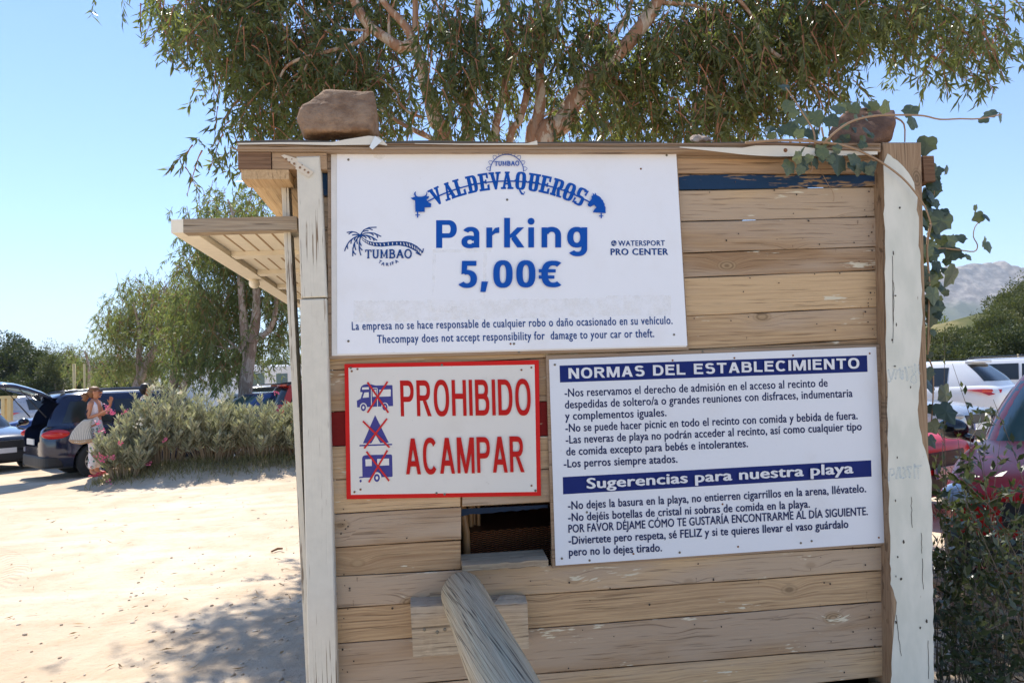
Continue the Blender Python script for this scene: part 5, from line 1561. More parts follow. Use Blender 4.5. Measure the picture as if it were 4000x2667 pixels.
# ------------------------------------------------------------------ oleander hedge
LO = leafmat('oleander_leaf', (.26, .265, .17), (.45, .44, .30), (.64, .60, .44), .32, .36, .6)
OST = plain('oleander_stem', lin(150, 132, 106), .8, .2, 12)
PINK = plain('pink_petal', lin(232, 110, 150), .5, .15, 30)
WHT = plain('cream_petal', lin(240, 232, 206), .5, .08, 30)
GRS = leafmat('dry_grass_blade', (.17, .14, .07), (.20, .19, .07), (.40, .33, .18), .2, .7, .2)
def oleander(cx, cy, rx, ry, h, nsh, label, flowers):
    g = gz(cx, cy)
    root = empty('oleander_bush', (cx, cy, g), 0, label, 'bush', 'oleander bushes of the hedge')
    P, D, L_, T_ = [], [], [], []
    mb = MB(); mb.cs = True
    tips = []
    for k in range(nsh):
        a = rng.uniform(0, 6.283); rr = math.sqrt(rng.random())
        bx, by = .45 * rx * rr * math.cos(a), .45 * ry * rr * math.sin(a)
        ex, ey = rx * rr * math.cos(a) * rng.uniform(.9, 1.15), ry * rr * math.sin(a) * rng.uniform(.9, 1.15)
        hh = h * (1 - .50 * rr ** 3) * rng.uniform(.62, 1.0) if k % 3 else h * rng.uniform(.3, .7)
        p0, p1, p2 = np.array([bx, by, -.05]), np.array([bx * .6 + ex * .4, by * .6 + ey * .4, hh * .55]), np.array([ex, ey, hh])
        mb.tube([p0, p1, p2], [.009, .006, .003], 5, cap=False)
        tips.append(p2)
        nl = int(rng.integers(44, 66))
        t = rng.uniform(.22, 1.0, nl) ** .8
        pos = (1 - t[:, None]) ** 2 * p0 + 2 * (t * (1 - t))[:, None] * p1 + (t ** 2)[:, None] * p2
        ang = rng.uniform(0, 6.283, nl)
        up = .35 + .6 * t
        d = np.stack([np.cos(ang), np.sin(ang), up], 1) + (p2 - p0) / np.linalg.norm(p2 - p0) * .35
        P.append(pos); D.append(d); L_.append(rng.uniform(.09, .165, nl))
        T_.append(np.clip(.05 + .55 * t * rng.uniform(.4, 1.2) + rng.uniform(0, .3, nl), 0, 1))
    mb.build('stem', OST, root)
    L_ = np.concatenate(L_)
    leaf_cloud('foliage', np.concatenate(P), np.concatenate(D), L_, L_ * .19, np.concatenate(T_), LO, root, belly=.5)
    for (px, py, kind) in flowers:
        c = at(px, py, cy - ry * .95) - Vector((cx, cy, g))
        P, D = [], []
        for k in range(14):
            d = rng.normal(size=3); d[2] = abs(d[2]) + .2; d /= np.linalg.norm(d)
            P.append(np.array(c) + d * .012 + rng.normal(size=3) * .022); D.append(d)
        leaf_cloud('flower', P, D, .034, .028, .5, PINK if kind else WHT, root, belly=.65)
    return root
oleander(-6.86, 12.95, .55, .5, 1.10, 55, 'low spreading oleander at the left end of the hedge with pink flowers', [(415, 1592, 1), (432, 1612, 1), (440, 1616, 1), (382, 1655, 1), (398, 1684, 1), (382, 1780, 1), (398, 1800, 1), (412, 1790, 1), (442, 1790, 1), (470, 1735, 1), (425, 1880, 1), (540, 1660, 0)])
oleander(-6.45, 13.5, .75, .65, 1.52, 100, 'tallest oleander of the hedge, behind the pink flowered end', [(580, 1815, 1), (600, 1512, 0), (560, 1560, 0), (490, 1610, 1), (555, 1640, 0)])
oleander(-5.65, 13.7, .85, .65, 1.36, 100, 'oleander in the middle of the hedge, below the trunk of the leaning tree', [(705, 1535, 0), (650, 1720, 1)])
oleander(-4.85, 13.9, .85, .65, 1.10, 95, 'oleander in front of the blue car windscreen', [(860, 1570, 0)])
oleander(-4.05, 14.1, .85, .65, 1.12, 95, 'oleander near the right end of the hedge beside the kiosk corner post', [(1078, 1538, 1)])
oleander(-3.3, 14.3, .8, .65, 1.12, 70, 'last oleander of the hedge, mostly hidden by the kiosk corner', [])
# grass under the hedge
N = 5200
gx = rng.uniform(-7.3, -2.6, N); gy = 12.95 + (gx + 7.3) * .24 + rng.normal(size=N) * .24 - .05
gzv = np.array([gz(a, b) for a, b in zip(gx, gy)])
D = rng.normal(size=(N, 3)) * .5; D[:, 2] = 1
tag(leaf_cloud('hedge_grass', np.stack([gx, gy, gzv - .01], 1), D, rng.uniform(.05, .19, N), .011, np.clip(rng.beta(1.2, 1.2, N), 0, 1), GRS), 'dry and green grass tufts along the foot of the hedge', 'grass', kind='stuff')

# ------------------------------------------------------------------ ivy over the right corner of the kiosk
IV = leafmat('ivy_leaf', (.024, .042, .026), (.070, .100, .068), (.15, .175, .075), .12, .42, .45)
IVS = plain('ivy_stem', lin(160, 132, 104), .85, .2, 40)
ivy = empty('ivy', HUTM @ Vector((hp(3660, 2600, .1).x, .12, 0)), HRZ, 'ivy climbing over the right end of the kiosk roof and down behind the right post', 'ivy')
IVI = Matrix.Translation(-Vector((hp(3660, 2600, .1).x, .12, 0)))
T6b = crop(2600, 300, 1400 / 2195); T5b = crop(3550, 1000, 450 / 882)
LOBE = [(0, .02), (.20, -.06), (.42, .02), (.50, .20), (.47, .36), (.56, .56), (.40, .62), (.27, .72), (.14, .90), (0, 1.02)]
def ivy_leaf(mb, c, size, rot, tilt, yaw, rnd):
    pts = LOBE + [(-x, y) for x, y in LOBE[-2:0:-1]]
    Mx = Matrix.Translation(c) @ Matrix.Rotation(yaw, 4, 'Z') @ Matrix.Rotation(tilt, 4, 'X') @ Matrix.Rotation(rot, 4, 'Y')
    vs = [(0, -.02 * size, .4 * size)] + [(x * size * .95, .07 * size * abs(x) + .02 * size * random.uniform(-1, 1), (y) * size) for x, y in pts]
    n = len(pts)
    base = len(mb.v)
    mb.add(vs, [], Mx)
    for i in range(n):
        mb.f.append([base, base + 1 + i, base + 1 + (i + 1) % n]); mb.m.append(0); mb.sm.append(False)
        mb.r.append(min(1, max(.02, rnd + (.10 if i % 3 == 0 else -.04) + random.uniform(-.05, .05))))
random.seed(17)
mb = MB()
tops = [(730, 60, 70), (750, 180, 80), (755, 330, 100), (790, 310, 90), (640, 330, 60), (650, 365, 60), (575, 390, 50), (850, 320, 70), (920, 260, 110), (1015, 280, 100), (900, 350, 100), (1050, 215, 90), (1075, 195, 70), (1110, 180, 60), (1160, 200, 90), (1220, 185, 80), (1265, 185, 90), (1360, 185, 90), (1500, 215, 100), (1510, 275, 110), (1170, 345, 80), (890, 480, 120), (950, 450, 80), (1060, 395, 50), (1100, 385, 70), (1050, 540, 140), (1150, 510, 100), (750, 560, 100), (835, 565, 70), (850, 535, 60), (800, 500, 80), (920, 530, 70), (1165, 570, 80), (1210, 560, 80), (1245, 570, 60), (1210, 410, 60), (1050, 440, 60), (985, 400, 60), (960, 480, 80), (700, 345, 60), (820, 350, 70), (1270, 540, 60)]
rights = [(1600, 420, 130), (1610, 590, 90), (1640, 680, 90), (1600, 710, 80), (1650, 780, 70), (1600, 850, 100), (1690, 890, 150), (1610, 940, 110), (1605, 1010, 110), (1690, 1005, 80), (1730, 1010, 110), (1800, 1000, 80), (1760, 1070, 110), (1790, 1090, 80), (1640, 1070, 60), (1850, 1100, 60), (1660, 1165, 80), (1650, 1200, 80), (1720, 1140, 60), (1755, 1225, 150), (1630, 1250, 90), (1635, 1340, 120), (1610, 1290, 90), (1680, 1370, 60), (1920, 860, 80), (1950, 870, 70), (1905, 805, 50), (1940, 1010, 70), (1970, 1045, 80), (1990, 240, 80), (2050, 255, 70), (1950, 255, 70), (1600, 780, 100), (1595, 1100, 100), (1600, 1180, 90), (1610, 1400, 90), (1600, 640, 80)]
rights += [(1600 + random.uniform(-15, 70) * (1 if random.random() < .7 else 2.2), random.uniform(560, 1500), random.uniform(45, 95)) for _ in range(64)]
tops += [(random.uniform(700, 1290), random.uniform(200, 420), random.uniform(40, 80)) for _ in range(12)] + [(random.uniform(760, 1280), random.uniform(440, 590), random.uniform(40, 70)) for _ in range(8)]
lows = [(185, 590, 60), (190, 970, 170), (285, 1070, 200), (260, 1210, 200), (200, 1310, 130), (160, 1180, 100), (150, 440, 80), (165, 760, 60), (150, 900, 110), (170, 1420, 110)]
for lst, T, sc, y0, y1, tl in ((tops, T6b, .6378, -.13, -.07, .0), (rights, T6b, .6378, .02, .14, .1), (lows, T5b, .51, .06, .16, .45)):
    for x, y, s_ in lst:
        q = T(x, y)
        yy = random.uniform(y0, y1)
        if T is T6b and y < 400 and x < 1560: yy = random.uniform(-.08, .12)
        size = s_ * sc / FPX * 2.75 * 1.0
        c = hp(q[0], q[1] + 0.0, yy)
        rot = random.uniform(-2.6, -3.7) if random.random() < .7 else random.uniform(-2, 2)
        off = Matrix.Rotation(rot, 3, 'Y') @ Vector((0, 0, -.45 * size))
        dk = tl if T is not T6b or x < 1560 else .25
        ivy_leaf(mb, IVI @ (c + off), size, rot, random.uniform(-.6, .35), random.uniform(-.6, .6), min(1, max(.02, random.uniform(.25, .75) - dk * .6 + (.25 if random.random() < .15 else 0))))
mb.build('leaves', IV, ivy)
mb = MB(); mb.cs = True
for pts, r, T, y in [([(490, 405), (700, 390), (940, 400), (1080, 420), (1200, 460), (1330, 530), (1450, 620), (1530, 710), (1590, 800), (1625, 900)], .0052, T6b, -.085), ([(1625, 900), (1600, 1050), (1615, 1250), (1610, 1500), (1605, 1700)], .005, T6b, .03),
                     ([(965, 410), (1050, 330), (1150, 270), (1280, 240), (1450, 235), (1580, 240), (1680, 262), (1800, 258), (1920, 258), (2060, 230)], .0045, T6b, -.10), ([(915, 415), (905, 330), (850, 240), (780, 130), (735, 65)], .0035, T6b, -.08), ([(1405, 250), (1460, 290), (1465, 400)], .004, T6b, -.02),
                     ([(1600, 1070), (1680, 1050), (1790, 1060), (1890, 1070), (1910, 1030), (1885, 980), (1895, 920), (1930, 880)], .003, T6b, .08), ([(1570, 660), (1640, 680), (1640, 730), (1600, 780)], .0025, T6b, .06), ([(760, 400), (850, 380), (950, 410)], .003, T6b, -.09), ([(940, 560), (990, 650), (1030, 720), (1026, 765)], .0012, T6b, -.02),
                     ([(150, 400), (160, 600), (150, 760), (185, 880), (185, 1100), (170, 1300)], .004, T5b, .09), ([(955, 310), (975, 410)], .004, T6b, -.07), ([(890, 500), (900, 560), (880, 590)], .0025, T6b, -.09)]:
    PP = [IVI @ hp(*T(*q), y) for q in pts]
    sm_ = []
    for i in range(len(PP) - 1):
        for k in range(3):
            t = k / 3
            p0, p1, p2, p3 = PP[max(i - 1, 0)], PP[i], PP[i + 1], PP[min(i + 2, len(PP) - 1)]
            sm_.append(.5 * ((2 * p1) + (p2 - p0) * t + (2 * p0 - 5 * p1 + 4 * p2 - p3) * t * t + (3 * p1 - p0 - 3 * p2 + p3) * t ** 3))
    sm_.append(PP[-1])
    mb.tube(sm_, [r * (1 - .45 * k / len(sm_)) for k in range(len(sm_))], 7)
mb.build('stem', IVS, ivy)

# ------------------------------------------------------------------ dark shrub in the right foreground
LD = leafmat('dark_shrub_leaf', (.018, .030, .016), (.042, .062, .036), (.09, .115, .055), .2, .32, .55)
random.seed(23)
fs_ = empty('foreground_shrub', at(3850, 2950, 3.6), 0, 'dark leafy shrub growing beside the right post in front of the red cars', 'shrub')
o_ = np.array(fs_.location)
P, D, L_, T_ = [], [], [], []
mb = MB(); mb.cs = True
ends = [(3690, 1330), (3720, 1420), (3700, 1560), (3830, 1480), (3800, 1600), (3880, 1560), (3740, 1700), (3790, 1740), (3860, 1760), (3700, 1830), (3820, 1840), (3760, 1920), (3680, 1960), (3900, 1930), (3960, 1880), (4010, 1900), (3840, 2010), (3960, 2010), (4050, 2050), (3900, 2100), (3720, 2100), (3990, 2180), (4080, 2250), (3850, 2220), (3760, 2260), (3940, 2320), (4040, 2400), (3690, 2300), (3820, 2420), (3960, 2480), (3700, 2480), (3750, 2560), (3880, 2600), (4050, 2600), (3680, 2640), (3800, 2650)]
ends += [(x + random.uniform(-60, 60), y + random.uniform(-50, 50)) for x, y in ends if y > 1700]
def qb(b, m_, e, t):
    t = np.asarray(t)[:, None]
    return (1 - t) ** 2 * b + 2 * (t * (1 - t)) * m_ + t ** 2 * e
def spray(b, m_, e, nl, t0, r):
    mb.tube([tuple(q) for q in qb(b, m_, e, [0, .25, .5, .75, 1])], [r, r * .8, r * .6, r * .45, r * .3], 5, cap=False)
    t = rng.uniform(t0, 1, nl)
    P.append(qb(b, m_, e, t) + rng.normal(size=(nl, 3)) * .008)
    D.append(rng.normal(size=(nl, 3)) * .8 + np.array([.05, -.15, .3]) + (e - m_) / (np.linalg.norm(e - m_) + 1e-6) * .9)
    L_.append(rng.uniform(.030, .064, nl)); T_.append(np.clip(rng.uniform(0, .55) + rng.uniform(0, .4, nl), 0, 1))
for ex, ey in ends:
    Y = random.uniform(3.15, 3.9)
    e = np.array(at(max(ex, 3665), ey, Y)) - o_
    b = np.array([random.uniform(-.25, .35), random.uniform(-.25, .25), random.uniform(-.1, .25)])
    m_ = b * .4 + e * .6 + np.array([random.uniform(-.22, .22), random.uniform(-.15, .15), random.uniform(.02, .25)])
    open_ = ex > 3790 and ey < 2050
    if open_ and random.random() < .45: continue
    spray(b, m_, e, random.randint(8, 12) if open_ else random.randint(12, 20), .70 if open_ else .55, .0036)
    for k in range(1 if open_ else (4 if ey > 1650 else 2)):
        if ex > 3790 and k > 2: continue
        t = random.uniform(.4, .9)
        s0 = qb(b, m_, e, [t])[0]
        d = rng.normal(size=3) * np.array([.5, .5, .35]) + (e - b) / np.linalg.norm(e - b) * .25
        e2 = s0 + d / np.linalg.norm(d) * random.uniform(.12, .28)
        spray(s0, (s0 + e2) / 2 + rng.normal(size=3) * .03, e2, random.randint(9, 16), .15, .0018)
mb.build('stem', plain('shrub_twig', lin(110, 98, 84), .85, .2, 30), fs_)
L_ = np.concatenate(L_)
leaf_cloud('foliage', np.concatenate(P), np.concatenate(D), L_, L_ * .40, np.concatenate(T_), LD, fs_, belly=.5)
# round timbers lying at its foot
TM = wood('round_timber', lin(186, 158, 128), lin(130, 104, 82), axis=0, cross=1, gray=.5, knots=False)
for k, (a, b, r, lab) in enumerate([((3640, 2300), (3985, 2500), .055, 'pale round timber lying under the shrub near the red car'), ((3660, 2420), (4150, 2690), .06, 'darker round timber lying under the shrub, nearest the viewer')]):
    A, B = ground_at(*a), ground_at(*b)
    A.z += r + .02; B.z += r + .02
    ax = (B - A); Lg = ax.length; ax.normalize()
    yv = Vector((0, 0, 1)).cross(ax).normalized(); zv = ax.cross(yv)
    mb = MB(); mb.cs = True; mb.cr = .3 + .3 * k
    mb.tube([(Lg * i / 8, .006 * math.sin(i), 0) for i in range(9)], [r * (1 - .02 * i) for i in range(9)], 16)
    t_ = mb.build('round_timber', TM)
    t_.matrix_world = Matrix(((ax.x, yv.x, zv.x, A.x), (ax.y, yv.y, zv.y, A.y), (ax.z, yv.z, zv.z, A.z), (0, 0, 0, 1)))
    tag(t_, lab, 'timber', 'round timbers by the shrub')
# litter of dry leaves under the shrub
N = 1500
gx = rng.uniform(1.6, 4.2, N); gy = rng.uniform(3.1, 5.2, N)
D = rng.normal(size=(N, 3)); D[:, 2] = np.abs(D[:, 2]) * .2
tag(leaf_cloud('leaf_litter', np.stack([gx, gy, np.array([gz(a, b) for a, b in zip(gx, gy)]) + .01], 1), D, rng.uniform(.04, .10, N), .014, rng.random(N), leafmat('dead_leaf', lin(96, 76, 56), lin(140, 112, 82), lin(190, 168, 138), .1, .8, .2)), 'dry leaf litter on the ground below the dark shrub', 'litter', kind='stuff')

# dry leaves and bits of bark blown over the sand beside the kiosk
N = 230
gx = np.concatenate([rng.normal(-1.7, .8, N // 2), rng.uniform(-6.5, -.9, N - N // 2)]); gy = np.concatenate([rng.uniform(3.4, 7.5, N // 2), rng.uniform(3.6, 12, N - N // 2)])
D = rng.normal(size=(N, 3)); D[:, 2] = np.abs(D[:, 2]) * .12
tag(leaf_cloud('fallen_leaves', np.stack([gx, gy, np.array([gz(a, b) for a, b in zip(gx, gy)]) + .012], 1), D, rng.uniform(.03, .10, N), rng.uniform(.006, .016, N), rng.random(N), leafmat('fallen_leaf', lin(160, 128, 98), lin(190, 158, 124), lin(214, 190, 156), .1, .8, .2)), 'dry leaves and bark bits scattered over the sand', 'litter', kind='stuff')
# ------------------------------------------------------------------ cars
def paint(name, col, rough=.22, metal=0.0, coat=.6, dust=.25, dcol=None):
    n = NT(name); o = n.obj()
    f = n.noise(o, 2.2, 5, .6); g = n.noise(o, 60, 3, .6)
    z = n.sep(o)[2]
    low = n.math('SUBTRACT', 1.0, n.step(z, .15, .75))
    m = n.math('MULTIPLY', n.math('MULTIPLY_ADD', low, .7, .3), n.math('MULTIPLY', n.step(n.math('MULTIPLY_ADD', g, .3, f), .45, .85), dust))
    c = n.mix(m, col, dcol or lin(190, 172, 148))
    n.set(col=c, rough=n.math('MULTIPLY_ADD', m, 1.0, rough), metal=metal, coat=coat, spec=.5)
    n.b.inputs['Coat Roughness'].default_value = .06
    return n.mat
GLASS = plain('car_glass', (.020, .026, .028), .06, .1, 3, spec=.7)
GLASST = plain('tinted_glass', (.05, .10, .10), .06, .1, 3, spec=.7)
TYRE = plain('tyre_rubber', (.028, .027, .026), .85, .25, 14)
RIM = plain('alloy_rim', (.52, .52, .53), .35, .12, 10, metal=.7)
DPL = plain('dark_plastic', (.022, .022, .023), .55, .2, 14)
CHR = plain('chrome_trim', (.7, .7, .7), .15, .05, 10, metal=1.0)
TAIL = plain('tail_lamp_red', (.62, .015, .012), .12, .12, 40, coat=.8)
TAILD = plain('tail_lamp_dark', (.18, .008, .008), .12, .2, 40, coat=.8)
HEAD = plain('headlamp_lens', (.30, .33, .36), .08, .3, 30, coat=.8)
PLATE = plain('plate_white', (.72, .73, .74), .4, .1, 40)
CARIN = plain('car_interior', (.010, .010, .011), .9)
ROOFBLK = plain('black_gloss', (.012, .012, .013), .12, .1, 5, coat=.7)

def lerp_(a, b, t): return a + (b - a) * t
def interp(tab, x):
    for (x0, *a), (x1, *b) in zip(tab, tab[1:]):
        if x <= x1:
            t = (x - x0) / (x1 - x0 + 1e-9)
            return [lerp_(p, q, max(0, t)) for p, q in zip(a, b)]
    return list(tab[-1][1:])

KINDS = dict(
 suv=dict(L=4.45, W=1.82, zb=.22, stations=[(0, .74, .36, .74), (.012, .84, .24, .86), (.05, .93, .21, .93), (.14, .985, .2, .985), (.27, 1, .2, 1.06), (.5, 1, .2, 1.08), (.8, 1, .2, 1.10), (.93, .97, .22, 1.08), (.985, .90, .26, 1.04), (1, .80, .40, .92)],
          gh=dict(f0=.26, f1=.41, r1=.93, r0=.985, zb=1.0, zr=1.66, w0=.93, w1=.70), wheels=(.195, .795, .345), rails=True),
 hatch=dict(L=4.1, W=1.76, zb=.2, stations=[(0, .72, .34, .66), (.012, .84, .2, .78), (.06, .94, .18, .85), (.16, 1, .17, .92), (.28, 1, .17, .98), (.5, 1, .17, 1.0), (.8, 1, .17, 1.03), (.94, .96, .2, 1.02), (.985, .88, .26, .98), (1, .78, .38, .86)],
          gh=dict(f0=.25, f1=.42, r1=.90, r0=.985, zb=.93, zr=1.49, w0=.92, w1=.68), wheels=(.2, .80, .315), rails=False),
 sedan=dict(L=4.6, W=1.82, zb=.2, stations=[(0, .70, .34, .62), (.012, .82, .2, .74), (.06, .93, .18, .82), (.16, 1, .17, .89), (.28, 1, .17, .96), (.5, 1, .17, .98), (.75, 1, .17, 1.0), (.9, .96, .2, 1.02), (.985, .88, .26, .98), (1, .78, .40, .80)],
          gh=dict(f0=.27, f1=.44, r1=.72, r0=.90, zb=.91, zr=1.44, w0=.91, w1=.66), wheels=(.2, .79, .32), rails=False),
 cross=dict(L=4.64, W=1.85, zb=.22, stations=[(0, .72, .36, .72), (.012, .84, .24, .86), (.05, .94, .21, .93), (.14, 1, .2, 1.0), (.27, 1, .2, 1.05), (.5, .99, .2, 1.08), (.8, 1.01, .2, 1.14), (.92, .97, .22, 1.14), (.985, .88, .28, 1.08), (1, .78, .42, .92)],
          gh=dict(f0=.26, f1=.42, r1=.86, r0=.985, zb=1.02, zr=1.645, w0=.92, w1=.66), wheels=(.2, .80, .36), rails=False),
)
_cache = {}
def subsurf_mesh(vs, fs, mats, mi, lv=2):
    me = bpy.data.meshes.new('tmp'); me.from_pydata(vs, [], fs)
    for m in mats: me.materials.append(m)
    me.polygons.foreach_set('material_index', mi)
    ob = bpy.data.objects.new('tmp', me); COL.objects.link(ob)
    md = ob.modifiers.new('s', 'SUBSURF'); md.levels = lv; md.render_levels = lv
    r = eval_mesh(ob); kill(ob)
    return r
def gh_pt(K, v, ang=None, x=None, y=None, out=0.0):
    "point on the cabin surface at height fraction v, by ring angle, or by x on the side, or by y on front/rear (sign of out picks)"
    g, L, W = K['gh'], K['L'], K['W']
    bow = .035 * math.sin(math.pi * min(1, max(0, v)))
    xf = lerp_(g['f0'], g['f1'], v) * L - bow * 1.2; xr = lerp_(g['r0'], g['r1'], v) * L + bow * 1.6
    hw = lerp_(g['w0'], g['w1'], max(0, v) ** 1.15) * W / 2 + bow * .5
    z = lerp_(g['zb'], g['zr'] - .045, v)
    return xf, xr, hw, z
NEXP = 5.0
def body_mesh(kind, open_rear=False):
    K = KINDS[kind]; L, W = K['L'], K['W']
    vs, fs = [], []
    half = lambda w, zb, zt: [(0, zb), (w * .78, zb), (w * .95, zb + .06), (w, zb + .36 * (zt - zb)), (w * .985, zb + .68 * (zt - zb)), (w * .95, zt - .06), (w * .84, zt - .005), (w * .45, zt + .018), (0, zt + .022)]
    for (fx, wf, zb, zt) in K['stations']:
        h = half(W / 2 * wf, zb, zt)
        ring = h + [(-a, b) for a, b in h[-2:0:-1]]
        vs += [(fx * L, a, b) for a, b in ring]
    n = 16; m = len(K['stations'])
    for i in range(m - 1):
        for k in range(n): fs.append((i * n + k, i * n + (k + 1) % n, (i + 1) * n + (k + 1) % n, (i + 1) * n + k))
    fs.append(tuple(range(n - 1, -1, -1))); fs.append(tuple(range((m - 1) * n, m * n)))
    lower = subsurf_mesh(vs, fs, [], [0] * len(fs))
    # cabin
    vs, fs = [], []
    NR = 48
    lv = [-.08, 0, .15, .3, .45, .6, .75, .88, .97]
    rows = [(v, 1.0, 0) for v in lv] + [(1.0, .965, .02), (1.0, .90, .038), (1.0, .6, .052), (1.0, .25, .058)]
    for v, s_, dz in rows:
        xf, xr, hw, z = gh_pt(K, v)
        cx, a, b = (xf + xr) / 2, (xr - xf) / 2 * s_, hw * s_
        for k in range(NR):
            t = 2 * math.pi * k / NR
            c_, s__ = math.cos(t), math.sin(t)
            vs.append((cx + a * math.copysign(abs(c_) ** (2 / NEXP), c_), b * math.copysign(abs(s__) ** (2 / NEXP), s__), z + dz))
    for i in range(len(rows) - 1):
        for k in range(NR): fs.append((i * NR + k, i * NR + (k + 1) % NR, (i + 1) * NR + (k + 1) % NR, (i + 1) * NR + k))
    fs.append(tuple(range(NR - 1, -1, -1))); fs.append(tuple(range((len(rows) - 1) * NR, len(rows) * NR)))
    cab = bpy.data.meshes.new('cab'); cab.from_pydata(vs, [], fs)
    def cutter(shape):
        bm = bmesh.new()
        shape(bm)
        me = bpy.data.meshes.new('cut'); bm.to_mesh(me); bm.free()
        me.materials.append(None); me.materials.append(None)
        me.polygons.foreach_set('material_index', [1] * len(me.polygons))
        ob = bpy.data.objects.new('cut', me); COL.objects.link(ob)
        return ob
    def boolean(me, cuts):
        me.materials.clear(); me.materials.append(CARIN); me.materials.append(DPL)
        ob = bpy.data.objects.new('b', me); COL.objects.link(ob)
        for c in cuts:
            c.data.materials[0] = CARIN; c.data.materials[1] = DPL
            md = ob.modifiers.new('b', 'BOOLEAN'); md.operation = 'DIFFERENCE'; md.object = c; md.solver = 'EXACT'
        r = eval_mesh(ob); kill(ob)
        return r
    fw, rw, r = K['wheels']
    def wheelcut(bm):
        for fx in (fw, rw):
            for s_ in (-1, 1):
                bmesh.ops.create_cone(bm, cap_ends=True, segments=40, radius1=r + .055, radius2=r + .055, depth=.62,
                                      matrix=Matrix.Translation((fx * L, s_ * W / 2, r)) @ Matrix.Rotation(R(90), 4, 'X'))
    c1 = cutter(wheelcut)
    cuts = [c1]
    cl = None
    if open_rear:
        def boot(bm):
            bmesh.ops.create_cube(bm, size=1, matrix=Matrix.Translation((L - .25, 0, 1.12)) @ Matrix.Diagonal((1.3, 1.18, .92, 1)))
            bmesh.ops.bevel(bm, geom=list(bm.edges), offset=.10, segments=3, affect='EDGES')
        c2 = cutter(boot); cuts.append(c2)
        cab = boolean(cab, [c2])
    lower = boolean(lower, cuts)
    for c in cuts: kill(c)
    bm = bmesh.new(); bm.from_mesh(lower); bm.from_mesh(cab)
    me = bpy.data.meshes.new('body'); bm.to_mesh(me); bm.free()
    me.materials.clear()
    bpy.data.meshes.remove(lower); bpy.data.meshes.remove(cab)
    me.polygons.foreach_set('use_smooth', [True] * len(me.polygons))
    me.set_sharp_from_angle(angle=R(38))
    return me

def patch(K, side, u0, u1, v0, v1, out=.006, nu=14, nv=6):
    "glass patch lying just outside the cabin; side L/R: u are x fractions at bottom (u0,u1 pairs), F/B: u are y fractions"
    vs, fs = [], []
    for j in range(nv + 1):
        v = lerp_(v0, v1, j / nv)
        xf, xr, hw, z = gh_pt(K, v)
        cx, a = (xf + xr) / 2, (xr - xf) / 2
        for i in range(nu + 1):
            t = i / nu
            if side in 'LR':
                e0 = u0(v) if callable(u0) else u0; e1 = u1(v) if callable(u1) else u1
                x = lerp_(e0, e1, t)
                k = min(.999, abs((x - cx) / a))
                y = hw * (1 - k ** NEXP) ** (1 / NEXP) + out
                vs.append((x, y if side == 'L' else -y, z))
            else:
                y = lerp_(u0, u1, t) * hw
                k = min(.999, abs(y / hw))
                dx = a * (1 - k ** NEXP) ** (1 / NEXP) + out
                vs.append((cx - dx if side == 'F' else cx + dx, y, z + out * .5))
    for j in range(nv):
        for i in range(nu):
            f = (j * (nu + 1) + i, j * (nu + 1) + i + 1, (j + 1) * (nu + 1) + i + 1, (j + 1) * (nu + 1) + i)
            fs.append(f if side in 'RB' else f[::-1])
    return vs, fs
def sbox(mb, c, s, e=5, n=28, z1=None):
    "rounded block: super-ellipse in plan"
    vs, fs = [], []
    for zz, k in ((-.5, .96), (-.35, 1), (.35, 1), (.5, .96)):
        for i in range(n):
            t = 2 * math.pi * i / n
            a, b = math.cos(t), math.sin(t)
            vs.append((c[0] + s[0] / 2 * k * math.copysign(abs(a) ** (2 / e), a), c[1] + s[1] / 2 * k * math.copysign(abs(b) ** (2 / e), b), c[2] + s[2] * zz))
    for j in range(3):
        for i in range(n): fs.append((j * n + i, j * n + (i + 1) % n, (j + 1) * n + (i + 1) % n, (j + 1) * n + i))
    fs.append(tuple(range(n - 1, -1, -1))); fs.append(tuple(range(3 * n, 4 * n)))
    mb.add(vs, fs)

def wheel_parts(root, K, fx, s_, spokes=10):
    L, W = K['L'], K['W']; r = K['wheels'][2]
    c = Vector((fx * L - L / 2, s_ * (W / 2 - .105), r))
    w = empty('wheel', c); w.parent = root
    mb = MB(); mb.cs = True
    mb.lathe([(r * .62, -.095), (r * .66, -.11), (r * .93, -.105), (r * .99, -.07), (r, 0), (r * .99, .07), (r * .93, .105), (r * .66, .11), (r * .62, .095)], None, 36)
    mb.build('tyre', TYRE, w)
    mb = MB()
    o_ = s_ * .085
    mb.lathe([(r * .67, o_ + s_ * .012), (r * .60, o_ + s_ * .012), (r * .58, o_ - s_ * .05), (r * .64, o_ - s_ * .08)], None, 36)
    mb.lathe([(r * .001, o_), (r * .15, o_), (r * .17, o_ - s_ * .03)], None, 20)
    for k in range(spokes):
        th = 2 * math.pi * k / spokes
        Mx = Matrix.Rotation(th, 4, 'Y')
        mb.box((r * .12, min(o_ - s_ * .025, o_ - s_ * .004), -.020), (r * .61, max(o_ - s_ * .025, o_ - s_ * .004), .020), Mx)
    mb.build('rim', RIM, w)
    mb = MB(); mb.lathe([(.001, o_ - s_ * .07), (r * .62, o_ - s_ * .07), (r * .62, o_ - s_ * .1)], None, 24)
    mb.build('brake_disc', DPL, w)

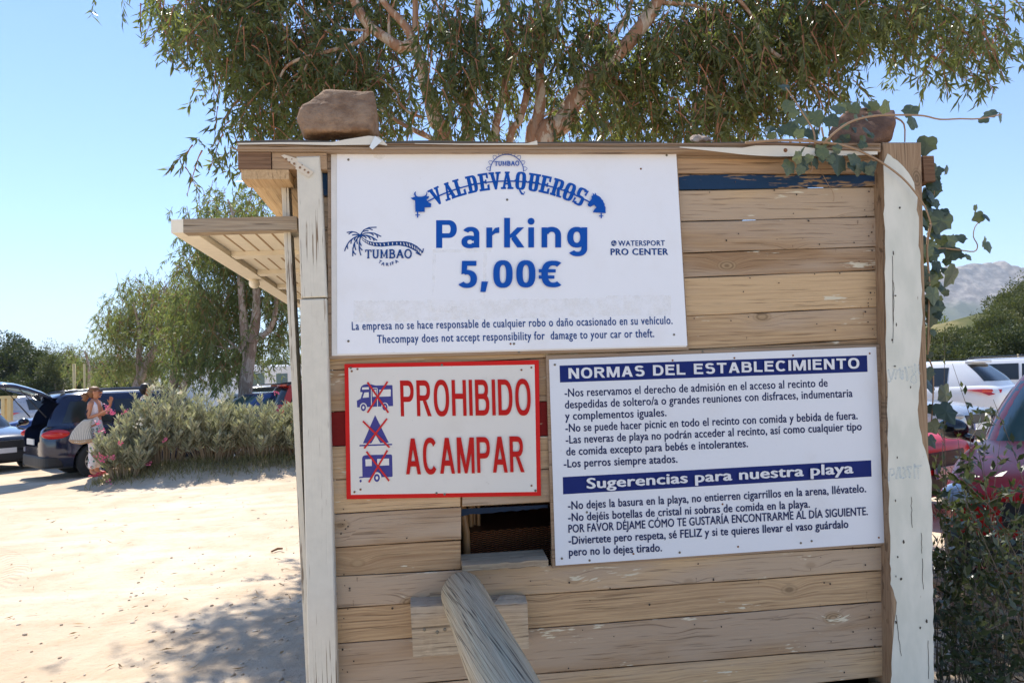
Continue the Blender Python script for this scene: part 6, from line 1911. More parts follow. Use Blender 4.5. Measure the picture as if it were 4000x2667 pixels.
def car(name, label, kind, mat, loc, heading, group=None, glass=GLASS, roofmat=None, tail='oval', open_rear=False, lod=0, platek=True, z=None, mirror=None, cat='car'):
    K = KINDS[kind]; L, W = K['L'], K['W']
    g = gz(loc[0], loc[1]) if z is None else z
    # local x runs from nose to tail; turn so that -x points along the heading
    root = empty(name, (loc[0], loc[1], g), math.atan2(heading[1], heading[0]) + math.pi, label, cat, group)
    off = empty('tmp'); kill_off = off
    key = (kind, open_rear)
    if key not in _cache: _cache[key] = body_mesh(kind, open_rear)
    me = _cache[key].copy(); me.materials.append(mat); me.materials.append(DPL)
    me.transform(Matrix.Translation((-L / 2, 0, 0)))
    link('body', me, root)
    bpy.data.objects.remove(off)
    T = Matrix.Translation((-L / 2, 0, 0))
    def put(nm, vs, fs, m, smooth=True, parent=root):
        mb = MB(); mb.cs = smooth
        mb.add(vs, fs, T)
        return mb.build(nm, m, parent)
    if roofmat is not None:
        vs, fs = [], []
    put('windscreen', *patch(K, 'F', -.90, .90, .07, .93), glass)
    if not open_rear: put('rear_window', *patch(K, 'B', -.84, .84, .30, .93), glass)
    G = K['gh']
    fline = lambda k: (lambda v: lerp_(G['f0'], G['f1'], v) * L + k)
    rline = lambda k: (lambda v: lerp_(G['r0'], G['r1'], v) * L - k)
    xb = (.50 if kind != 'sedan' else .52) * L
    for sd in 'LR':
        put('side_window', *patch(K, sd, fline(.30), xb - .035, .13, .84), glass)
        put('side_window', *patch(K, sd, xb + .035, (lambda v: min(rline(.34)(v), xb + (.95 if kind == 'suv' else 1.30))) if kind in ('suv', 'cross') else rline(.34), .14, .84), glass)
        if kind == 'suv': put('side_window', *patch(K, sd, xb + 1.02, rline(.24), .16, .82), glass)
    fw, rw, r = K['wheels']
    for fx in (fw, rw):
        for s_ in (-1, 1): wheel_parts(root, K, fx, s_)
    zt_r = interp([(a, c, d) for a, b, c, d in K['stations']], .985)[1]
    for s_ in (-1, 1):
        mb = MB(); mb.cs = True
        mb.ell((.20 - L / 2, s_ * W * .385, zt_r * .70), (.26, .13, .085), Matrix.Translation((0, 0, 0)), 18, 10)
        mb.build('headlight', HEAD, root)
        mb = MB(); mb.cs = True
        if tail == 'oval':
            mb.ell((L - .25 - L / 2, s_ * W * .440, zt_r * .86), (.255, .090, .095), None, 24, 14)
        elif tail == 'sharp':
            vs = []
            q = [(L - .62, .478, 1.02), (L - .30, .475, 1.035), (L - .03, .33, 1.02), (L - .03, .36, .955), (L - .20, .466, .90), (L - .32, .482, .965)]
            a = [(x - L / 2, s_ * W * (y + .012), z_) for x, y, z_ in q]; b = [(x - L / 2 - .06, s_ * W * (y - .06), z_) for x, y, z_ in q]
            mb.cs = False; mb.hexa(a, b)
        else:
            mb.ell((L - .14 - L / 2, s_ * W * .44, zt_r * .90), (.13, .09, .17), None, 16, 10)
        mb.build('tail_light', TAIL if tail != 'sharp' else TAIL, root)
        mb = MB(); mb.cs = True
        mx = (G['f0'] + .05) * L - L / 2
        mz = G['zb'] + .10
        mb.ell((mx, s_ * (W / 2 + .07), mz + .02), (.085, .12, .085), None, 16, 10)
        mb.tube([(mx, s_ * (W / 2 - .08), mz - .06), (mx, s_ * (W / 2 + .05), mz - .02)], .03, 8)
        mb.build('mirror', mirror or mat, root)
    mb = MB(); mb.cs = False
    sbox(mb, (.20 - L / 2, 0, .36), (.46, W * .90, .20), 4); mb.build('bumper', DPL, root)
    mb = MB(); sbox(mb, (.055 - L / 2, 0, .60 if kind != 'suv' else .66), (.12, W * .52, .17), 5); mb.build('grille', DPL, root)
    mb = MB(); sbox(mb, (L - .21 - L / 2, 0, .38), (.46, W * .93, .22), 4); mb.build('bumper', DPL, root)
    mb = MB(); mb.box((L - L / 2 - .005, -.26, .70), (L - L / 2 + .012, .26, .81)); mb.build('number_plate', PLATE, root)
    mb = MB(); mb.box((-.03 - L / 2, -.26, .42), (-.012 - L / 2, .26, .53)); fp = mb.build('number_plate', PLATE, root)
    mb = MB(); mb.box((-.0325 - L / 2, .215, .422), (-.0305 - L / 2, .258, .528)); mb.build('country_band', plain('plate_blue', lin(20, 60, 160), .4), fp)
    if K['rails']:
        for s_ in (-1, 1):
            mb = MB(); mb.cs = True
            x0, x1 = G['f1'] * L + .1 - L / 2, G['r1'] * L - .05 - L / 2
            y = s_ * G['w1'] * W / 2 * .90; zr = G['zr'] + .045
            mb.tube([(x0, y, zr - .07), (x0 + .12, y, zr - .01), (x0 + .4, y, zr + .01), ((x0 + x1) / 2, y, zr + .012), (x1 - .4, y, zr + .005), (x1 - .12, y, zr - .02), (x1, y, zr - .08)], .018, 8)
            mb.build('roof_rail', ROOFBLK, root)
    if kind in ('hatch', 'cross', 'suv') and not open_rear:
        mb = MB()
        sbox(mb, (G['r1'] * L - .02 - L / 2, 0, G['zr'] - .025), (.30, G['w1'] * W * .86, .05), 4)
        mb.build('spoiler', mat, root)
    return root

NAVY = paint('navy_paint', lin(14, 28, 60), .14, .25, .8, .05)
TEAL = paint('dusty_dark_teal_paint', lin(22, 44, 56), .3, .1, .5, .55)
BLACKB = paint('black_blue_paint', lin(18, 22, 34), .15, .2, .8, .15)
BLUE = paint('mid_blue_paint', lin(46, 74, 128), .2, .3, .7, .15)
SILV = paint('silver_paint', lin(186, 188, 192), .25, .4, .6, .25)
WHITE = paint('white_paint', (.78, .79, .80), .22, 0, .6, .10)
REDD = paint('deep_red_paint', lin(170, 3, 8), .34, .0, .04, .03)
REDB = paint('bright_red_paint', lin(206, 14, 14), .32, .0, .15, .05)
ORNG = paint('orange_red_paint', lin(196, 54, 30), .2, .1, .7, .1)
GREY = paint('dark_grey_paint', lin(58, 62, 66), .22, .3, .7, .2)

# --- navy estate with its tailgate up
hN = Vector((.70, .714))
cN = Vector((-7.84, 15.8))
navy = car('parked_car', 'navy blue crossover with its tailgate raised, woman standing at its rear wheel', 'suv', NAVY, cN, hN, 'cars in the parking lot', open_rear=True)
K = KINDS['suv']; L = K['L']; W = K['W']
tg = empty('tailgate', ((K['gh']['r1'] * L + .02) - L / 2, 0, K['gh']['zr'] - .02)); tg.parent = navy
# profile of the raised tailgate, hinge at origin, reaching back (x) and slightly up, lower half bending down
prof = [(0, 0), (.18, .10), (.40, .19), (.62, .26), (.80, .285), (.98, .26), (1.12, .19), (1.24, .08)]
mb = MB(); mb.cs = True
vs, fs = [], []
hw = [.52, .58, .62, .66, .68, .68, .64, .56]
NY = 12
for side in (0, 1):
    for (x, z_), h in zip(prof, hw):
        for k in range(NY + 1):
            t = -1 + 2 * k / NY
            vs.append((x + (.04 * t * t if side == 0 else .04 * t * t - .01), t * h, z_ - .05 * t * t * 1.2 - (.055 if side else 0)))
n = NY + 1; mrows = len(prof)
for s_ in (0, 1):
    b = s_ * mrows * n
    for i in range(mrows - 1):
        for k in range(NY):
            f = (b + i * n + k, b + i * n + k + 1, b + (i + 1) * n + k + 1, b + (i + 1) * n + k)
            fs.append(f if s_ == 0 else f[::-1])
b = mrows * n
edge = [i * n for i in range(mrows)] + [(mrows - 1) * n + k for k in range(1, n)] + [i * n + NY for i in range(mrows - 2, -1, -1)] + [k for k in range(NY - 1, 0, -1)]
for i in range(len(edge)):
    p, q = edge[i], edge[(i + 1) % len(edge)]
    fs.append((p, q, b + q, b + p))
mb.add(vs, fs); mb.build('tailgate_shell', NAVY, tg)
mb = MB(); mb.cs = True
vs, fs = [], []
for i in range(5):
    x = .16 + .46 * i / 4
    z_ = np.interp(x, [p[0] for p in prof], [p[1] for p in prof])
    for k in range(NY + 1):
        t = -1 + 2 * k / NY
        vs.append((x, t * .50, z_ - .06 * t * t * .6 - .062))
for i in range(4):
    for k in range(NY): fs.append((i * n + k, (i + 1) * n + k, (i + 1) * n + k + 1, i * n + k + 1))
mb.add(vs, fs)
mb.build('tailgate_window', plain('pale_glass', lin(150, 176, 166), .08, .12, 4, spec=.8), tg)
mb = MB(); mb.cs = True
mb.box((.70, -.5, .17), (1.16, .5, .185)); mb.build('inner_trim', plain('grey_trim', lin(120, 110, 104), .6), tg)
for s_ in (-1, 1):
    mb = MB(); mb.cs = True
    mb.ell((1.00, s_ * .52, .262), (.13, .14, .022), None, 14, 8); mb.build('tail_light', TAIL, tg)
mb = MB(); mb.box((1.12, -.14, .2), (1.17, .14, .215)); mb.build('badge_plate', PLATE, tg)
for s_ in (-1, 1):
    mb = MB(); mb.cs = True
    p0 = Vector((L - .12 - L / 2, s_ * .62, 1.22)); p1 = Vector((tg.location.x + .62, s_ * .56, tg.location.z + .17))
    mb.tube([p0, p0 * .5 + p1 * .5], .012, 8); mb.tube([p0 * .5 + p1 * .5, p1], .008, 8)
    mb.build('gas_strut', DPL, navy)
mb = MB(); mb.box((.75, -.56, .97), (1.75, .56, .99)); mb.build('parcel_shelf', plain('parcel_shelf_grey', lin(92, 84, 78), .8), navy)
mb = MB(); mb.cs = True; mb.tube([(L - .3 - L / 2, -.5, .30), (L + .02 - L / 2, -.5, .28)], .035, 10); mb.build('exhaust_pipe', DPL, navy)

# --- the others on the left
car('parked_car', 'dusty dark teal estate parked on the far side of the navy crossover', 'suv', TEAL, (-9.15, 18.25), hN, 'cars in the parking lot', tail='tall', glass=GLASST)
car('parked_car', 'dark blue black saloon, only its nose showing at the left picture edge', 'sedan', BLACKB, (-13.0, 17.2), (.82, -.57), 'cars in the parking lot')
car('parked_car', 'mid blue car behind the dark saloon, its rounded nose showing', 'hatch', BLUE, (-13.6, 22.6), (-.80, -.60), 'cars in the parking lot')
car('parked_car', 'silver crossover seen from behind beside the wooden rail', 'cross', SILV, (-18.9, 29.5), (.35, .94), 'cars in the parking lot', tail='sharp')
car('parked_car', 'pale silver hatchback roof showing behind the raised tailgate', 'hatch', SILV, (-17.4, 32.0), (.9, .43), 'cars in the parking lot')
car('parked_car', 'white estate parked at the foot of the two yellowish poles', 'suv', WHITE, (-17.0, 35.5), (.95, .3), 'cars in the parking lot', tail='tall')
car('parked_car', 'grey van-like car seen from behind under the drooping trees', 'suv', SILV, (-15.9, 38.5), (.2, .98), 'cars in the parking lot', tail='tall')
car('parked_car', 'black people carrier behind the hedge, left of the forked trunk', 'suv', GREY, (-8.2, 23.4), (-.93, -.36), 'cars in the parking lot', glass=GLASST)
car('parked_car', 'white hatchback behind the oleanders with only its roof showing', 'hatch', WHITE, (-7.6, 20.6), (-.9, -.43), 'cars in the parking lot')
car('parked_car', 'blue car facing the hedge, windscreen showing left of the forked trunk', 'hatch', BLUE, (-6.2, 18.0), (-.75, -.66), 'cars in the parking lot', glass=GLASST)
car('parked_car', 'white estate half hidden behind the forked trunk', 'suv', WHITE, (-5.6, 21.5), (-.8, -.6), 'cars in the parking lot')
car('parked_car', 'orange red hatchback with black spoiler beside the left corner post', 'suv', ORNG, (-4.0, 18.6), (.86, .5), 'cars in the parking lot', tail='tall')
# caravan and camper van
WV = plain('white_van_shell', (.80, .80, .79), .4, .05, 3)
def vanbox(name, label, loc, hd, L, W, z0, z1, cat):
    root = empty(name, (loc[0], loc[1], gz(*loc)), math.atan2(hd[1], hd[0]), label, cat)
    mb = MB(); mb.cs = False
    vs, fs = [], []
    prof = [(-L / 2, z0), (L / 2, z0), (L / 2, z0 + .55), (L / 2 - .12, z0 + .95), (L / 2 - .75, z1 - .10), (L / 2 - .95, z1), (-L / 2 + .15, z1), (-L / 2, z1 - .12)]
    a = [(x, -W / 2, z_) for x, z_ in prof]; b = [(x, W / 2, z_) for x, z_ in prof]
    mb.hexa(a, b)
    o_ = mb.build('shell', WV, root)
    bv = o_.modifiers.new('b', 'BEVEL'); bv.width = .06; bv.segments = 3
    for s_ in (-1, 1):
        mb = MB(); mb.box((-L / 2 + .7, s_ * (W / 2 + .004) - .006, z1 - .85), (-L / 2 + 1.5, s_ * (W / 2 + .004) + .006, z1 - .35)); mb.build('side_window', GLASST, root)
        mb = MB(); mb.box((L / 2 - 1.9, s_ * (W / 2 + .004) - .006, z1 - .95), (L / 2 - 1.0, s_ * (W / 2 + .004) + .006, z1 - .4)); mb.build('side_window', GLASST, root)
        for fx in (-L / 2 + .9, L / 2 - .9):
            mb = MB(); mb.cs = True
            mb.lathe([(.12, -.1), (.33, -.1), (.34, 0), (.33, .1), (.12, .1)], Matrix.Translation((fx, s_ * (W / 2 - .12), .34)), 24); mb.build('wheel', TYRE, root)
    mb = MB()
    q0, q1 = (L / 2 - .16, z0 + 1.02), (L / 2 - .72, z1 - .14)
    mb.hexa([(q0[0] + .02, -W * .42, q0[1]), (q0[0] + .02, W * .42, q0[1]), (q1[0] + .02, W * .40, q1[1]), (q1[0] + .02, -W * .40, q1[1])], [(q0[0] + .01, -W * .42, q0[1] - .01), (q0[0] + .01, W * .42, q0[1] - .01), (q1[0] + .01, W * .40, q1[1] - .01), (q1[0] + .01, -W * .40, q1[1] - .01)])
    mb.build('windscreen', plain('bright_glass', (.55, .58, .60), .1, .05, 3), root)
    mb = MB(); mb.box((-.3, -.35, z1 + .02), (.35, .35, z1 + .26)); h_ = mb.build('roof_hatch', plain('grey_hatch', (.5, .5, .52), .4), root)
    h_.modifiers.new('b', 'BEVEL').width = .05
    return root
vanbox('camper_van', 'white camper van with a roof hatch, left of the kiosk corner post', (-8.15, 31.5), (.80, -.60), 5.4, 2.0, .35, 2.55, 'van')
vanbox('caravan', 'white caravan behind the leaning trees', (-14.0, 36.5), (.97, -.25), 7.0, 2.2, .4, 2.75, 'caravan')

# --- cars on the right
hR = Vector((-.69, -.724))
near = car('parked_car', 'deep red car nearest the kiosk, facing the dark shrub', 'hatch', REDD, (4.80, 5.90), hR, 'cars right of the kiosk', glass=GLASST, mirror=ROOFBLK)
car('parked_car', 'bright red car just behind the deep red one, seen through the ivy', 'hatch', REDB, (3.35, 9.4), (.55, -.83), 'cars right of the kiosk')
car('parked_car', 'silver car between the bright red one and the white crossover', 'sedan', SILV, (6.8, 14.8), (.6, -.8), 'cars right of the kiosk')
car('parked_car', 'white crossover seen from its rear corner with a sharp red tail light', 'cross', WHITE, (9.35, 17.6), (-.62, .78), 'cars right of the kiosk', tail='sharp')
car('parked_car', 'white tall car at the right picture edge behind the white crossover', 'suv', WHITE, (13.2, 20.6), (-.75, .66), 'cars right of the kiosk')
car('parked_car', 'white car roof glimpsed behind the ivy stems', 'hatch', WHITE, (12.9, 24.0), (-.75, -.66), 'cars right of the kiosk')

# poles, rail and fence on the far left
YP = plain('yellowish_pole', lin(206, 184, 134), .7, .15, 8)
for px, Y, h, lab in ((290, 31, 2.35, 'thicker yellowish wooden pole standing among the cars'), (330, 34, 2.5, 'thinner yellowish wooden pole right of the thicker one')):
    b = at(px, 1550, Y)
    mb = MB(); mb.cs = True
    mb.tube([(b.x, b.y, gz(b.x, b.y) - .1), (b.x + .01, b.y, gz(b.x, b.y) + h * .5), (b.x, b.y, at(px, 1421, Y).z)], [.065, .062, .06] if px < 300 else [.042, .04, .04], 10)
    tag(mb.build('pole', YP), lab, 'pole', 'yellowish poles')
rl = empty('wooden_rail', at(30, 1600, 24), 0, 'low pale wooden rail on two posts at the left picture edge', 'rail')
rl.location.z = 0
zt = at(30, 1556, 24).z
for dx in (-.12, .08):
    mb = MB(); mb.box((dx - .06, -.06, 0), (dx + .06, .06, zt - .002 - .0)); mb.build('post', YP, rl)
mb = MB(); mb.box((-.8, -.05, zt), (.30, .05, zt + .09)); mb.build('rail', YP, rl)
fb = at(30, 1560, 42)
fn = empty('board_fence', (fb.x, fb.y, 0), R(10), 'low dark board fence in front of the far left pines', 'fence')
mb = MB()
for k in range(24):
    mb.cr = random.uniform(.1, 1)
    mb.box((-4.0 + k * .26, -.015, .05), (-4.0 + k * .26 + .25, .015, 1.5 + random.uniform(-.03, .03)))
mb.build('boards', wood('fence_board', lin(110, 88, 70), lin(74, 58, 46), axis=2, cross=0, knots=False), fn)
for k in range(4):
    mb = MB(); mb.box((-4.0 + k * 2.0, .02, 0), (-3.9 + k * 2.0, .12, 1.55)); mb.build('post', YP, fn)
# wire fence behind the white cars
wf = empty('wire_fence', (11, 27, gz(11, 27)), R(-6), 'thin wire fence behind the white cars', 'fence')
mb = MB(); mb.cs = True
for z_ in (.8, 1.35, 1.75): mb.tube([(-3 + i, 0, z_) for i in range(14)], .008, 4)
mb.build('wire', DPL, wf)
for k in range(4):
    mb = MB(); mb.cs = True; mb.tube([(-3 + k * 3.4, 0, -.3), (-3 + k * 3.4, 0, 1.85)], .03, 6); mb.build('post', YP, wf)
# ------------------------------------------------------------------ people
SKIN = plain('tanned_skin', lin(196, 134, 100), .5, .08, 30)
HAIRB = plain('light_brown_hair', lin(122, 84, 52), .6, .5, 90)
HAIRD = plain('black_hair', lin(28, 24, 24), .5, .3, 60)
CLOTHW = plain('white_cotton', lin(236, 232, 240), .8, .05, 20)
CLOTHT = plain('teal_cotton', lin(44, 104, 112), .8, .12, 14)
CLOTHD = plain('dark_shorts', lin(44, 48, 58), .85, .12, 14)
fl = NT('floral_trousers')
o = fl.obj()
v1 = fl.vor(o, 13); v2 = fl.vor(fl.n('ShaderNodeVectorMath', operation='ADD').outputs[0], 19)
fl.t.links.new(o, v2.inputs['Vector'].links[0].from_node.inputs[0])
c = fl.mix(fl.math('SUBTRACT', 1, fl.step(v1.outputs['Distance'], .30, .34)), lin(228, 220, 222), lin(44, 128, 118))
c = fl.mix(fl.math('SUBTRACT', 1, fl.step(v1.outputs['Distance'], .16, .20)), c, lin(232, 224, 226))
c = fl.mix(fl.math('SUBTRACT', 1, fl.step(v2.outputs['Distance'], .22, .27)), c, lin(178, 50, 70))
fl.set(col=c, rough=.85)

def skin_mesh(name, J, E, mat, parent, lv=2, extra=None):
    "one continuous surface grown over a graph of joints"
    names = list(J)
    bm = bmesh.new()
    lay = bm.verts.layers.skin.verify()
    vmap = {}
    for i, k in enumerate(names):
        (x, y, z), r = J[k]
        v = bm.verts.new((x, y, z)); vmap[k] = v
        v[lay].radius = (r, r) if not hasattr(r, '__len__') else r
        v[lay].use_root = (i == 0)
    for a, b in E: bm.edges.new((vmap[a], vmap[b]))
    me = bpy.data.meshes.new(name); bm.to_mesh(me); bm.free()
    ob = bpy.data.objects.new(name, me); COL.objects.link(ob)
    ob.modifiers.new('skin', 'SKIN').use_smooth_shade = True
    sb = ob.modifiers.new('sub', 'SUBSURF'); sb.levels = lv; sb.render_levels = lv
    r = eval_mesh(ob); kill(ob)
    if extra:
        bm = bmesh.new(); bm.from_mesh(r)
        for c_, rad in extra:
            bmesh.ops.create_uvsphere(bm, u_segments=14, v_segments=10, radius=1, matrix=Matrix.Translation(c_) @ Matrix.Diagonal((*rad, 1)))
        bm.to_mesh(r); bm.free()
    r.materials.clear(); r.materials.append(mat)
    r.polygons.foreach_set('use_smooth', [True] * len(r.polygons))
    return link(name, r, parent)

def person(loc, rz, label, hgt, hair, top, legs, arms, woman):
    s = hgt / 1.62
    root = empty('person', (*loc, gz(*loc)), rz, label, 'person')
    root.scale = (s, s, s)
    k = 1.0 if woman else 1.12
    J = dict(pelvis=((0, 0, .92), (.115 * k, .15)), spine=((-.01, 0, 1.08), (.09 * k, .118 * k)), chest=((.0, 0, 1.24), (.10 * k, .135 * k)), collar=((-.005, 0, 1.345), (.065, .085)), neck=((.01, 0, 1.405), .046), jaw=((.035, 0, 1.462), (.062, .055)), skull=((.02, 0, 1.535), (.088, .076)), crown=((.005, 0, 1.585), (.06, .055)))
    E = [('pelvis', 'spine'), ('spine', 'chest'), ('chest', 'collar'), ('collar', 'neck'), ('neck', 'jaw'), ('jaw', 'skull'), ('skull', 'crown')]
    for sd, y in (('r', -1), ('l', 1)):
        J.update({sd + 'sho': ((-.005, y * .165 * k, 1.325), .050 * k), sd + 'elb': (arms[sd][0], .038 * k), sd + 'wri': (arms[sd][1], .026), sd + 'palm': (arms[sd][2], (.018, .036)),
                  sd + 'hip': ((0, y * .09, .83), .098), sd + 'kne': ((.02, y * .10, .48), .060), sd + 'ank': ((-.02, y * .10, .09), .042), sd + 'toe': ((.13, y * .115, .035), (.028, .040))})
        E += [('collar', sd + 'sho'), (sd + 'sho', sd + 'elb'), (sd + 'elb', sd + 'wri'), (sd + 'wri', sd + 'palm'), ('pelvis', sd + 'hip'), (sd + 'hip', sd + 'kne'), (sd + 'kne', sd + 'ank'), (sd + 'ank', sd + 'toe')]
        w, p = Vector(arms[sd][1]), Vector(arms[sd][2])
        d = (p - w).normalized(); sdv = d.cross(Vector((0, y, .2))).normalized()
        for f, (a, ln) in enumerate(((-.026, .060), (-.009, .075), (.009, .078), (.026, .066))):
            b1 = p + d * .035 + sdv * a; b2 = b1 + d * ln * .55 + Vector((0, -y * .006, -.004)); b3 = b2 + d * ln * .4 + Vector((0, -y * .014, -.010))
            J[f'{sd}f{f}a'] = (tuple(b1), .0085); J[f'{sd}f{f}b'] = (tuple(b2), .008); J[f'{sd}f{f}c'] = (tuple(b3), .007)
            E += [(sd + 'palm', f'{sd}f{f}a'), (f'{sd}f{f}a', f'{sd}f{f}b'), (f'{sd}f{f}b', f'{sd}f{f}c')]
        t1 = p - d * .015 + sdv * .045; t2 = t1 + d * .04 + sdv * .016
        J[sd + 'ta'] = (tuple(t1), .0095); J[sd + 'tb'] = (tuple(t2), .008)
        E += [(sd + 'palm', sd + 'ta'), (sd + 'ta', sd + 'tb')]
    skin_mesh('body', J, E, SKIN, root, 2, [((.118, 0, 1.508), (.020, .013, .016)), ((.104, 0, 1.518), (.014, .010, .030)), ((.108, 0, 1.468), (.012, .026, .008)), ((.085, 0, 1.437), (.022, .024, .016)), ((.018, .082, 1.515), (.018, .010, .030)), ((.018, -.082, 1.515), (.018, .010, .030)),
                                                ((.098, .032, 1.535), (.010, .014, .008)), ((.098, -.032, 1.535), (.010, .014, .008))])
    # clothing
    g = .014
    JT = {n: (J[n][0], tuple(q + g for q in (J[n][1] if hasattr(J[n][1], '__len__') else (J[n][1],) * 2))) for n in ('pelvis', 'spine', 'chest')}
    JT['pelvis'] = ((0, 0, .86), (.142 * k, .176)); JT['waist'] = ((0, 0, .96), (.126 * k, .160))
    JT['collar'] = ((-.008, 0, 1.325), (.070, .100))
    ET = [('pelvis', 'waist'), ('waist', 'spine'), ('spine', 'chest'), ('chest', 'collar')]
    for sd, y in (('r', -1), ('l', 1)):
        JT[sd + 'sho'] = (J[sd + 'sho'][0] if not woman else (-.005, y * .14, 1.33), .056 * k)
        ET.append(('collar', sd + 'sho'))
        if not woman:
            a, b = Vector(J[sd + 'sho'][0]), Vector(J[sd + 'elb'][0])
            JT[sd + 'slv'] = (tuple(a + (b - a) * .62), .062); ET.append((sd + 'sho', sd + 'slv'))
    skin_mesh('top', JT, ET, top, root)
    JL = dict(pelvis=((0, 0, .93), (.122 * k, .156)))
    JL['waist'] = ((-.005, 0, 1.0), (.110 * k, .145))
    EL = [('pelvis', 'waist')]
    for sd, y in (('r', -1), ('l', 1)):
        JL[sd + 'hip'] = ((0, y * .09, .80), .112); JL[sd + 'kne'] = ((.02, y * .10, .50), .085)
        EL += [('pelvis', sd + 'hip'), (sd + 'hip', sd + 'kne')]
        if woman:
            JL[sd + 'hem'] = ((-.015, y * .10, .13), .078); EL.append((sd + 'kne', sd + 'hem'))
    skin_mesh('trousers' if woman else 'shorts', JL, EL, legs, root)
    for y in (-1, 1):
        mb = MB(); mb.cs = True
        mb.ell((.055, y * .11, .022), (.135, .052, .022), None, 14, 7); mb.ell((.09, y * .11, .055), (.045, .046, .03), None, 12, 7)
        mb.build('shoe', plain('red_white_shoe', lin(196, 70, 80), .6, .3, 30), root)
    # hair
    mb = MB(); mb.cs = True
    mb.ell((-.012, 0, 1.568), (.092, .084, .066), None, 22, 16); mb.ell((-.045, 0, 1.475), (.052, .066, .06), None, 18, 12); mb.ell((-.040, 0, 1.525), (.078, .084, .078), None, 20, 14)
    if woman:
        mb.ell((-.115, 0, 1.500), (.040, .036, .036), None, 14, 10); mb.ell((-.150, 0, 1.462), (.062, .060, .066), None, 26, 20); mb.ell((-.165, .01, 1.415), (.045, .05, .05), None, 20, 14)
    vs = []
    for p in mb.v:
        q = Vector(p); c0 = Vector((-.03, 0, 1.53))
        nz = (mnoise.noise(q * 34) * .014 + mnoise.noise(q * 70) * .010) * (1.8 if q.x < -.1 else .55)
        vs.append(tuple(q + (q - c0).normalized() * nz))
    mb.v = vs
    mb.build('hair', hair, root)
    return root

wl = at(372, 1884, 13.35)
wom = person((wl.x, 13.35), R(8), 'woman in white sleeveless top and floral trousers standing behind the raised tailgate', 1.62, HAIRB, CLOTHW, fl.mat,
             dict(r=((-.03, -.215, 1.06), (.17, -.17, 1.14), (.245, -.15, 1.175)), l=((.06, .20, 1.09), (.22, .12, 1.27), (.24, .10, 1.345))), True)
mb = MB(); mb.cs = True
for y in (-.036, .036): mb.ell((.112, y, 1.538), (.012, .032, .020), None, 14, 8)
mb.tube([(.11, -.07, 1.542), (.03, -.086, 1.545)], .004, 6); mb.tube([(.11, .07, 1.542), (.03, .086, 1.545)], .004, 6)
mb.build('sunglasses', plain('brown_lens', lin(70, 34, 24), .1, .1), wom)
man = at(572, 1700, 14.25)
person((man.x, 14.25), R(30), 'dark haired man in a teal shirt standing behind the hedge, beside the navy crossover', 1.66, HAIRD, CLOTHT, CLOTHD,
       dict(r=((-.03, -.235, 1.04), (.06, -.22, .82), (.085, -.215, .745)), l=((-.01, .235, 1.04), (.15, .20, .90), (.22, .18, .87))), False)

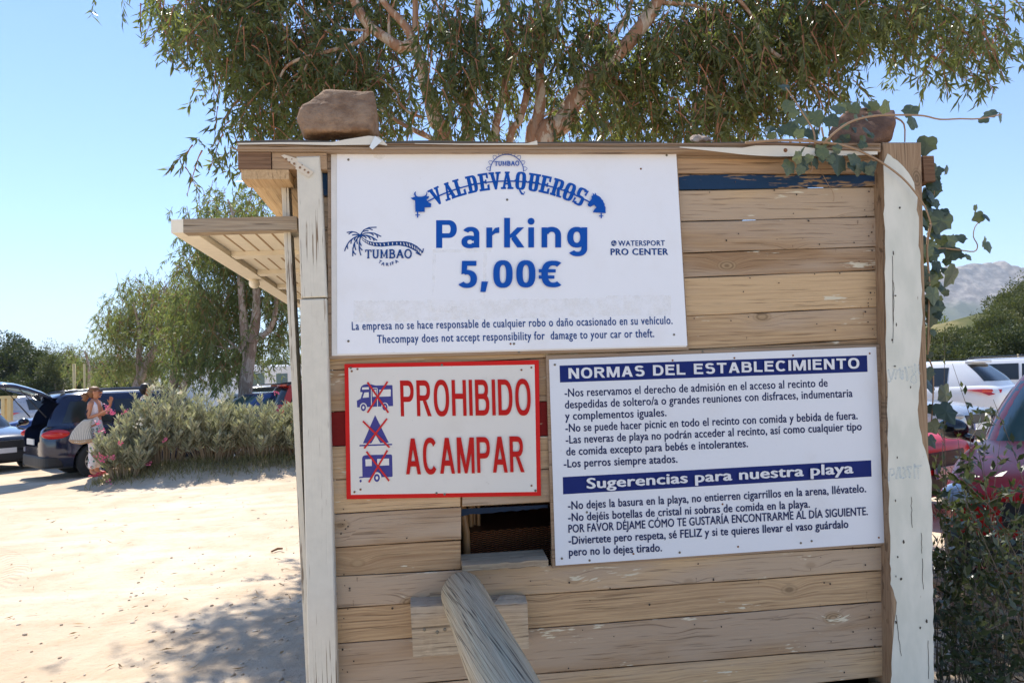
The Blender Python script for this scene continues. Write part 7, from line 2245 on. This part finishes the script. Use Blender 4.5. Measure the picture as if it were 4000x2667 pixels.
# striped bag on the woman's shoulder
bm_ = NT('striped_canvas')
o = bm_.sep(bm_.obj())
stp = bm_.math('SINE', bm_.math('MULTIPLY', bm_.math('DIVIDE', o[0], bm_.math('SUBTRACT', .78, o[2])), 105.0))
f = bm_.math('MULTIPLY_ADD', bm_.noise(bm_.obj(), 30, 4), .3, .85)
c = bm_.mix(bm_.step(stp, -.5, .1), lin(156, 152, 146), lin(208, 202, 190))
bm_.set(col=bm_.mix(1.0, c, bm_.comb(f, f, f), 'MULTIPLY'), rough=.85)
bag = empty('shoulder_bag', wom.location + Vector((-.09, -.25, .64)), R(4), 'big grey and white striped shoulder bag hanging from the woman', 'bag')
mb = MB(); mb.cs = True
vs, fs = [], []
n = 24
for j in range(9):
    t = j / 8
    w = lerp_(.275, .095, t ** 1.1) * (1 + .03 * math.sin(3.14 * t)); d = lerp_(.075, .035, t); z_ = .03 + .42 * t
    if j == 0: w *= .93
    for k in range(n):
        th = 2 * math.pi * k / n
        c_, s__ = math.cos(th), math.sin(th)
        vs.append((w * math.copysign(abs(c_) ** .7, c_) + .15 * t * t - .03 * math.sin(3.14 * t), d * math.copysign(abs(s__) ** .7, s__) * (1 + .06 * math.sin(k * 3)), z_ - .03 * (1 - t) * (1 - abs(c_)) + .02 * math.sin(k * 1.7) * (1 - t) * .3))
for j in range(8):
    for k in range(n): fs.append((j * n + k, j * n + (k + 1) % n, (j + 1) * n + (k + 1) % n, (j + 1) * n + k))
fs.append(tuple(range(8 * n, 9 * n)))
mb.add(vs, fs); mb.build('bag_body', bm_.mat, bag)
mb = MB(); mb.cs = True
vs, fs = [], []
for j, (w, d, z_) in enumerate(((.10, .03, -.02), (.22, .06, -.005), (.272, .074, .035), (.287, .078, .07))):
    for k in range(n):
        th = 2 * math.pi * k / n
        c_, s__ = math.cos(th), math.sin(th)
        vs.append((w * math.copysign(abs(c_) ** .7, c_), d * math.copysign(abs(s__) ** .7, s__), z_ - .03 * (1 - abs(c_)) * .8))
for j in range(3):
    for k in range(n): fs.append((j * n + k, j * n + (k + 1) % n, (j + 1) * n + (k + 1) % n, (j + 1) * n + k))
fs.append(tuple(range(n - 1, -1, -1)))
mb.add(vs, fs); bag.scale = (.78, .80, .90); mb.build('bag_base', plain('beige_canvas', lin(168, 142, 116), .85, .15, 20), bag)
mb = MB()
for y in (-.03, .03):
    mb.tube([(.13, y * .6, .43), (.09, .02 + y, .56), (.155, .09 + y, .70), (.175, .13 + y * .6, .765), (.185, .17 + y * .6, .745)], .014, 6)
mb.build('strap', plain('navy_webbing', lin(34, 38, 58), .8), bag)

# ------------------------------------------------------------------ hazy air
hz = bpy.data.materials.new('haze')
hz.use_nodes = True
t = hz.node_tree
t.nodes.remove(t.nodes['Principled BSDF'])
pv = t.nodes.new('ShaderNodeVolumePrincipled')
pv.inputs['Color'].default_value = (.80, .89, 1.0, 1)
pv.inputs['Density'].default_value = HAZE_D
pv.inputs['Anisotropy'].default_value = .1
t.links.new(pv.outputs[0], t.nodes['Material Output'].inputs['Volume'])
mb = MB(); mb.box((-9200, -420, -20), (9200, 9300, 420))
tag(mb.build('haze', hz), 'thin bluish haze of the warm day', 'haze', kind='stuff')
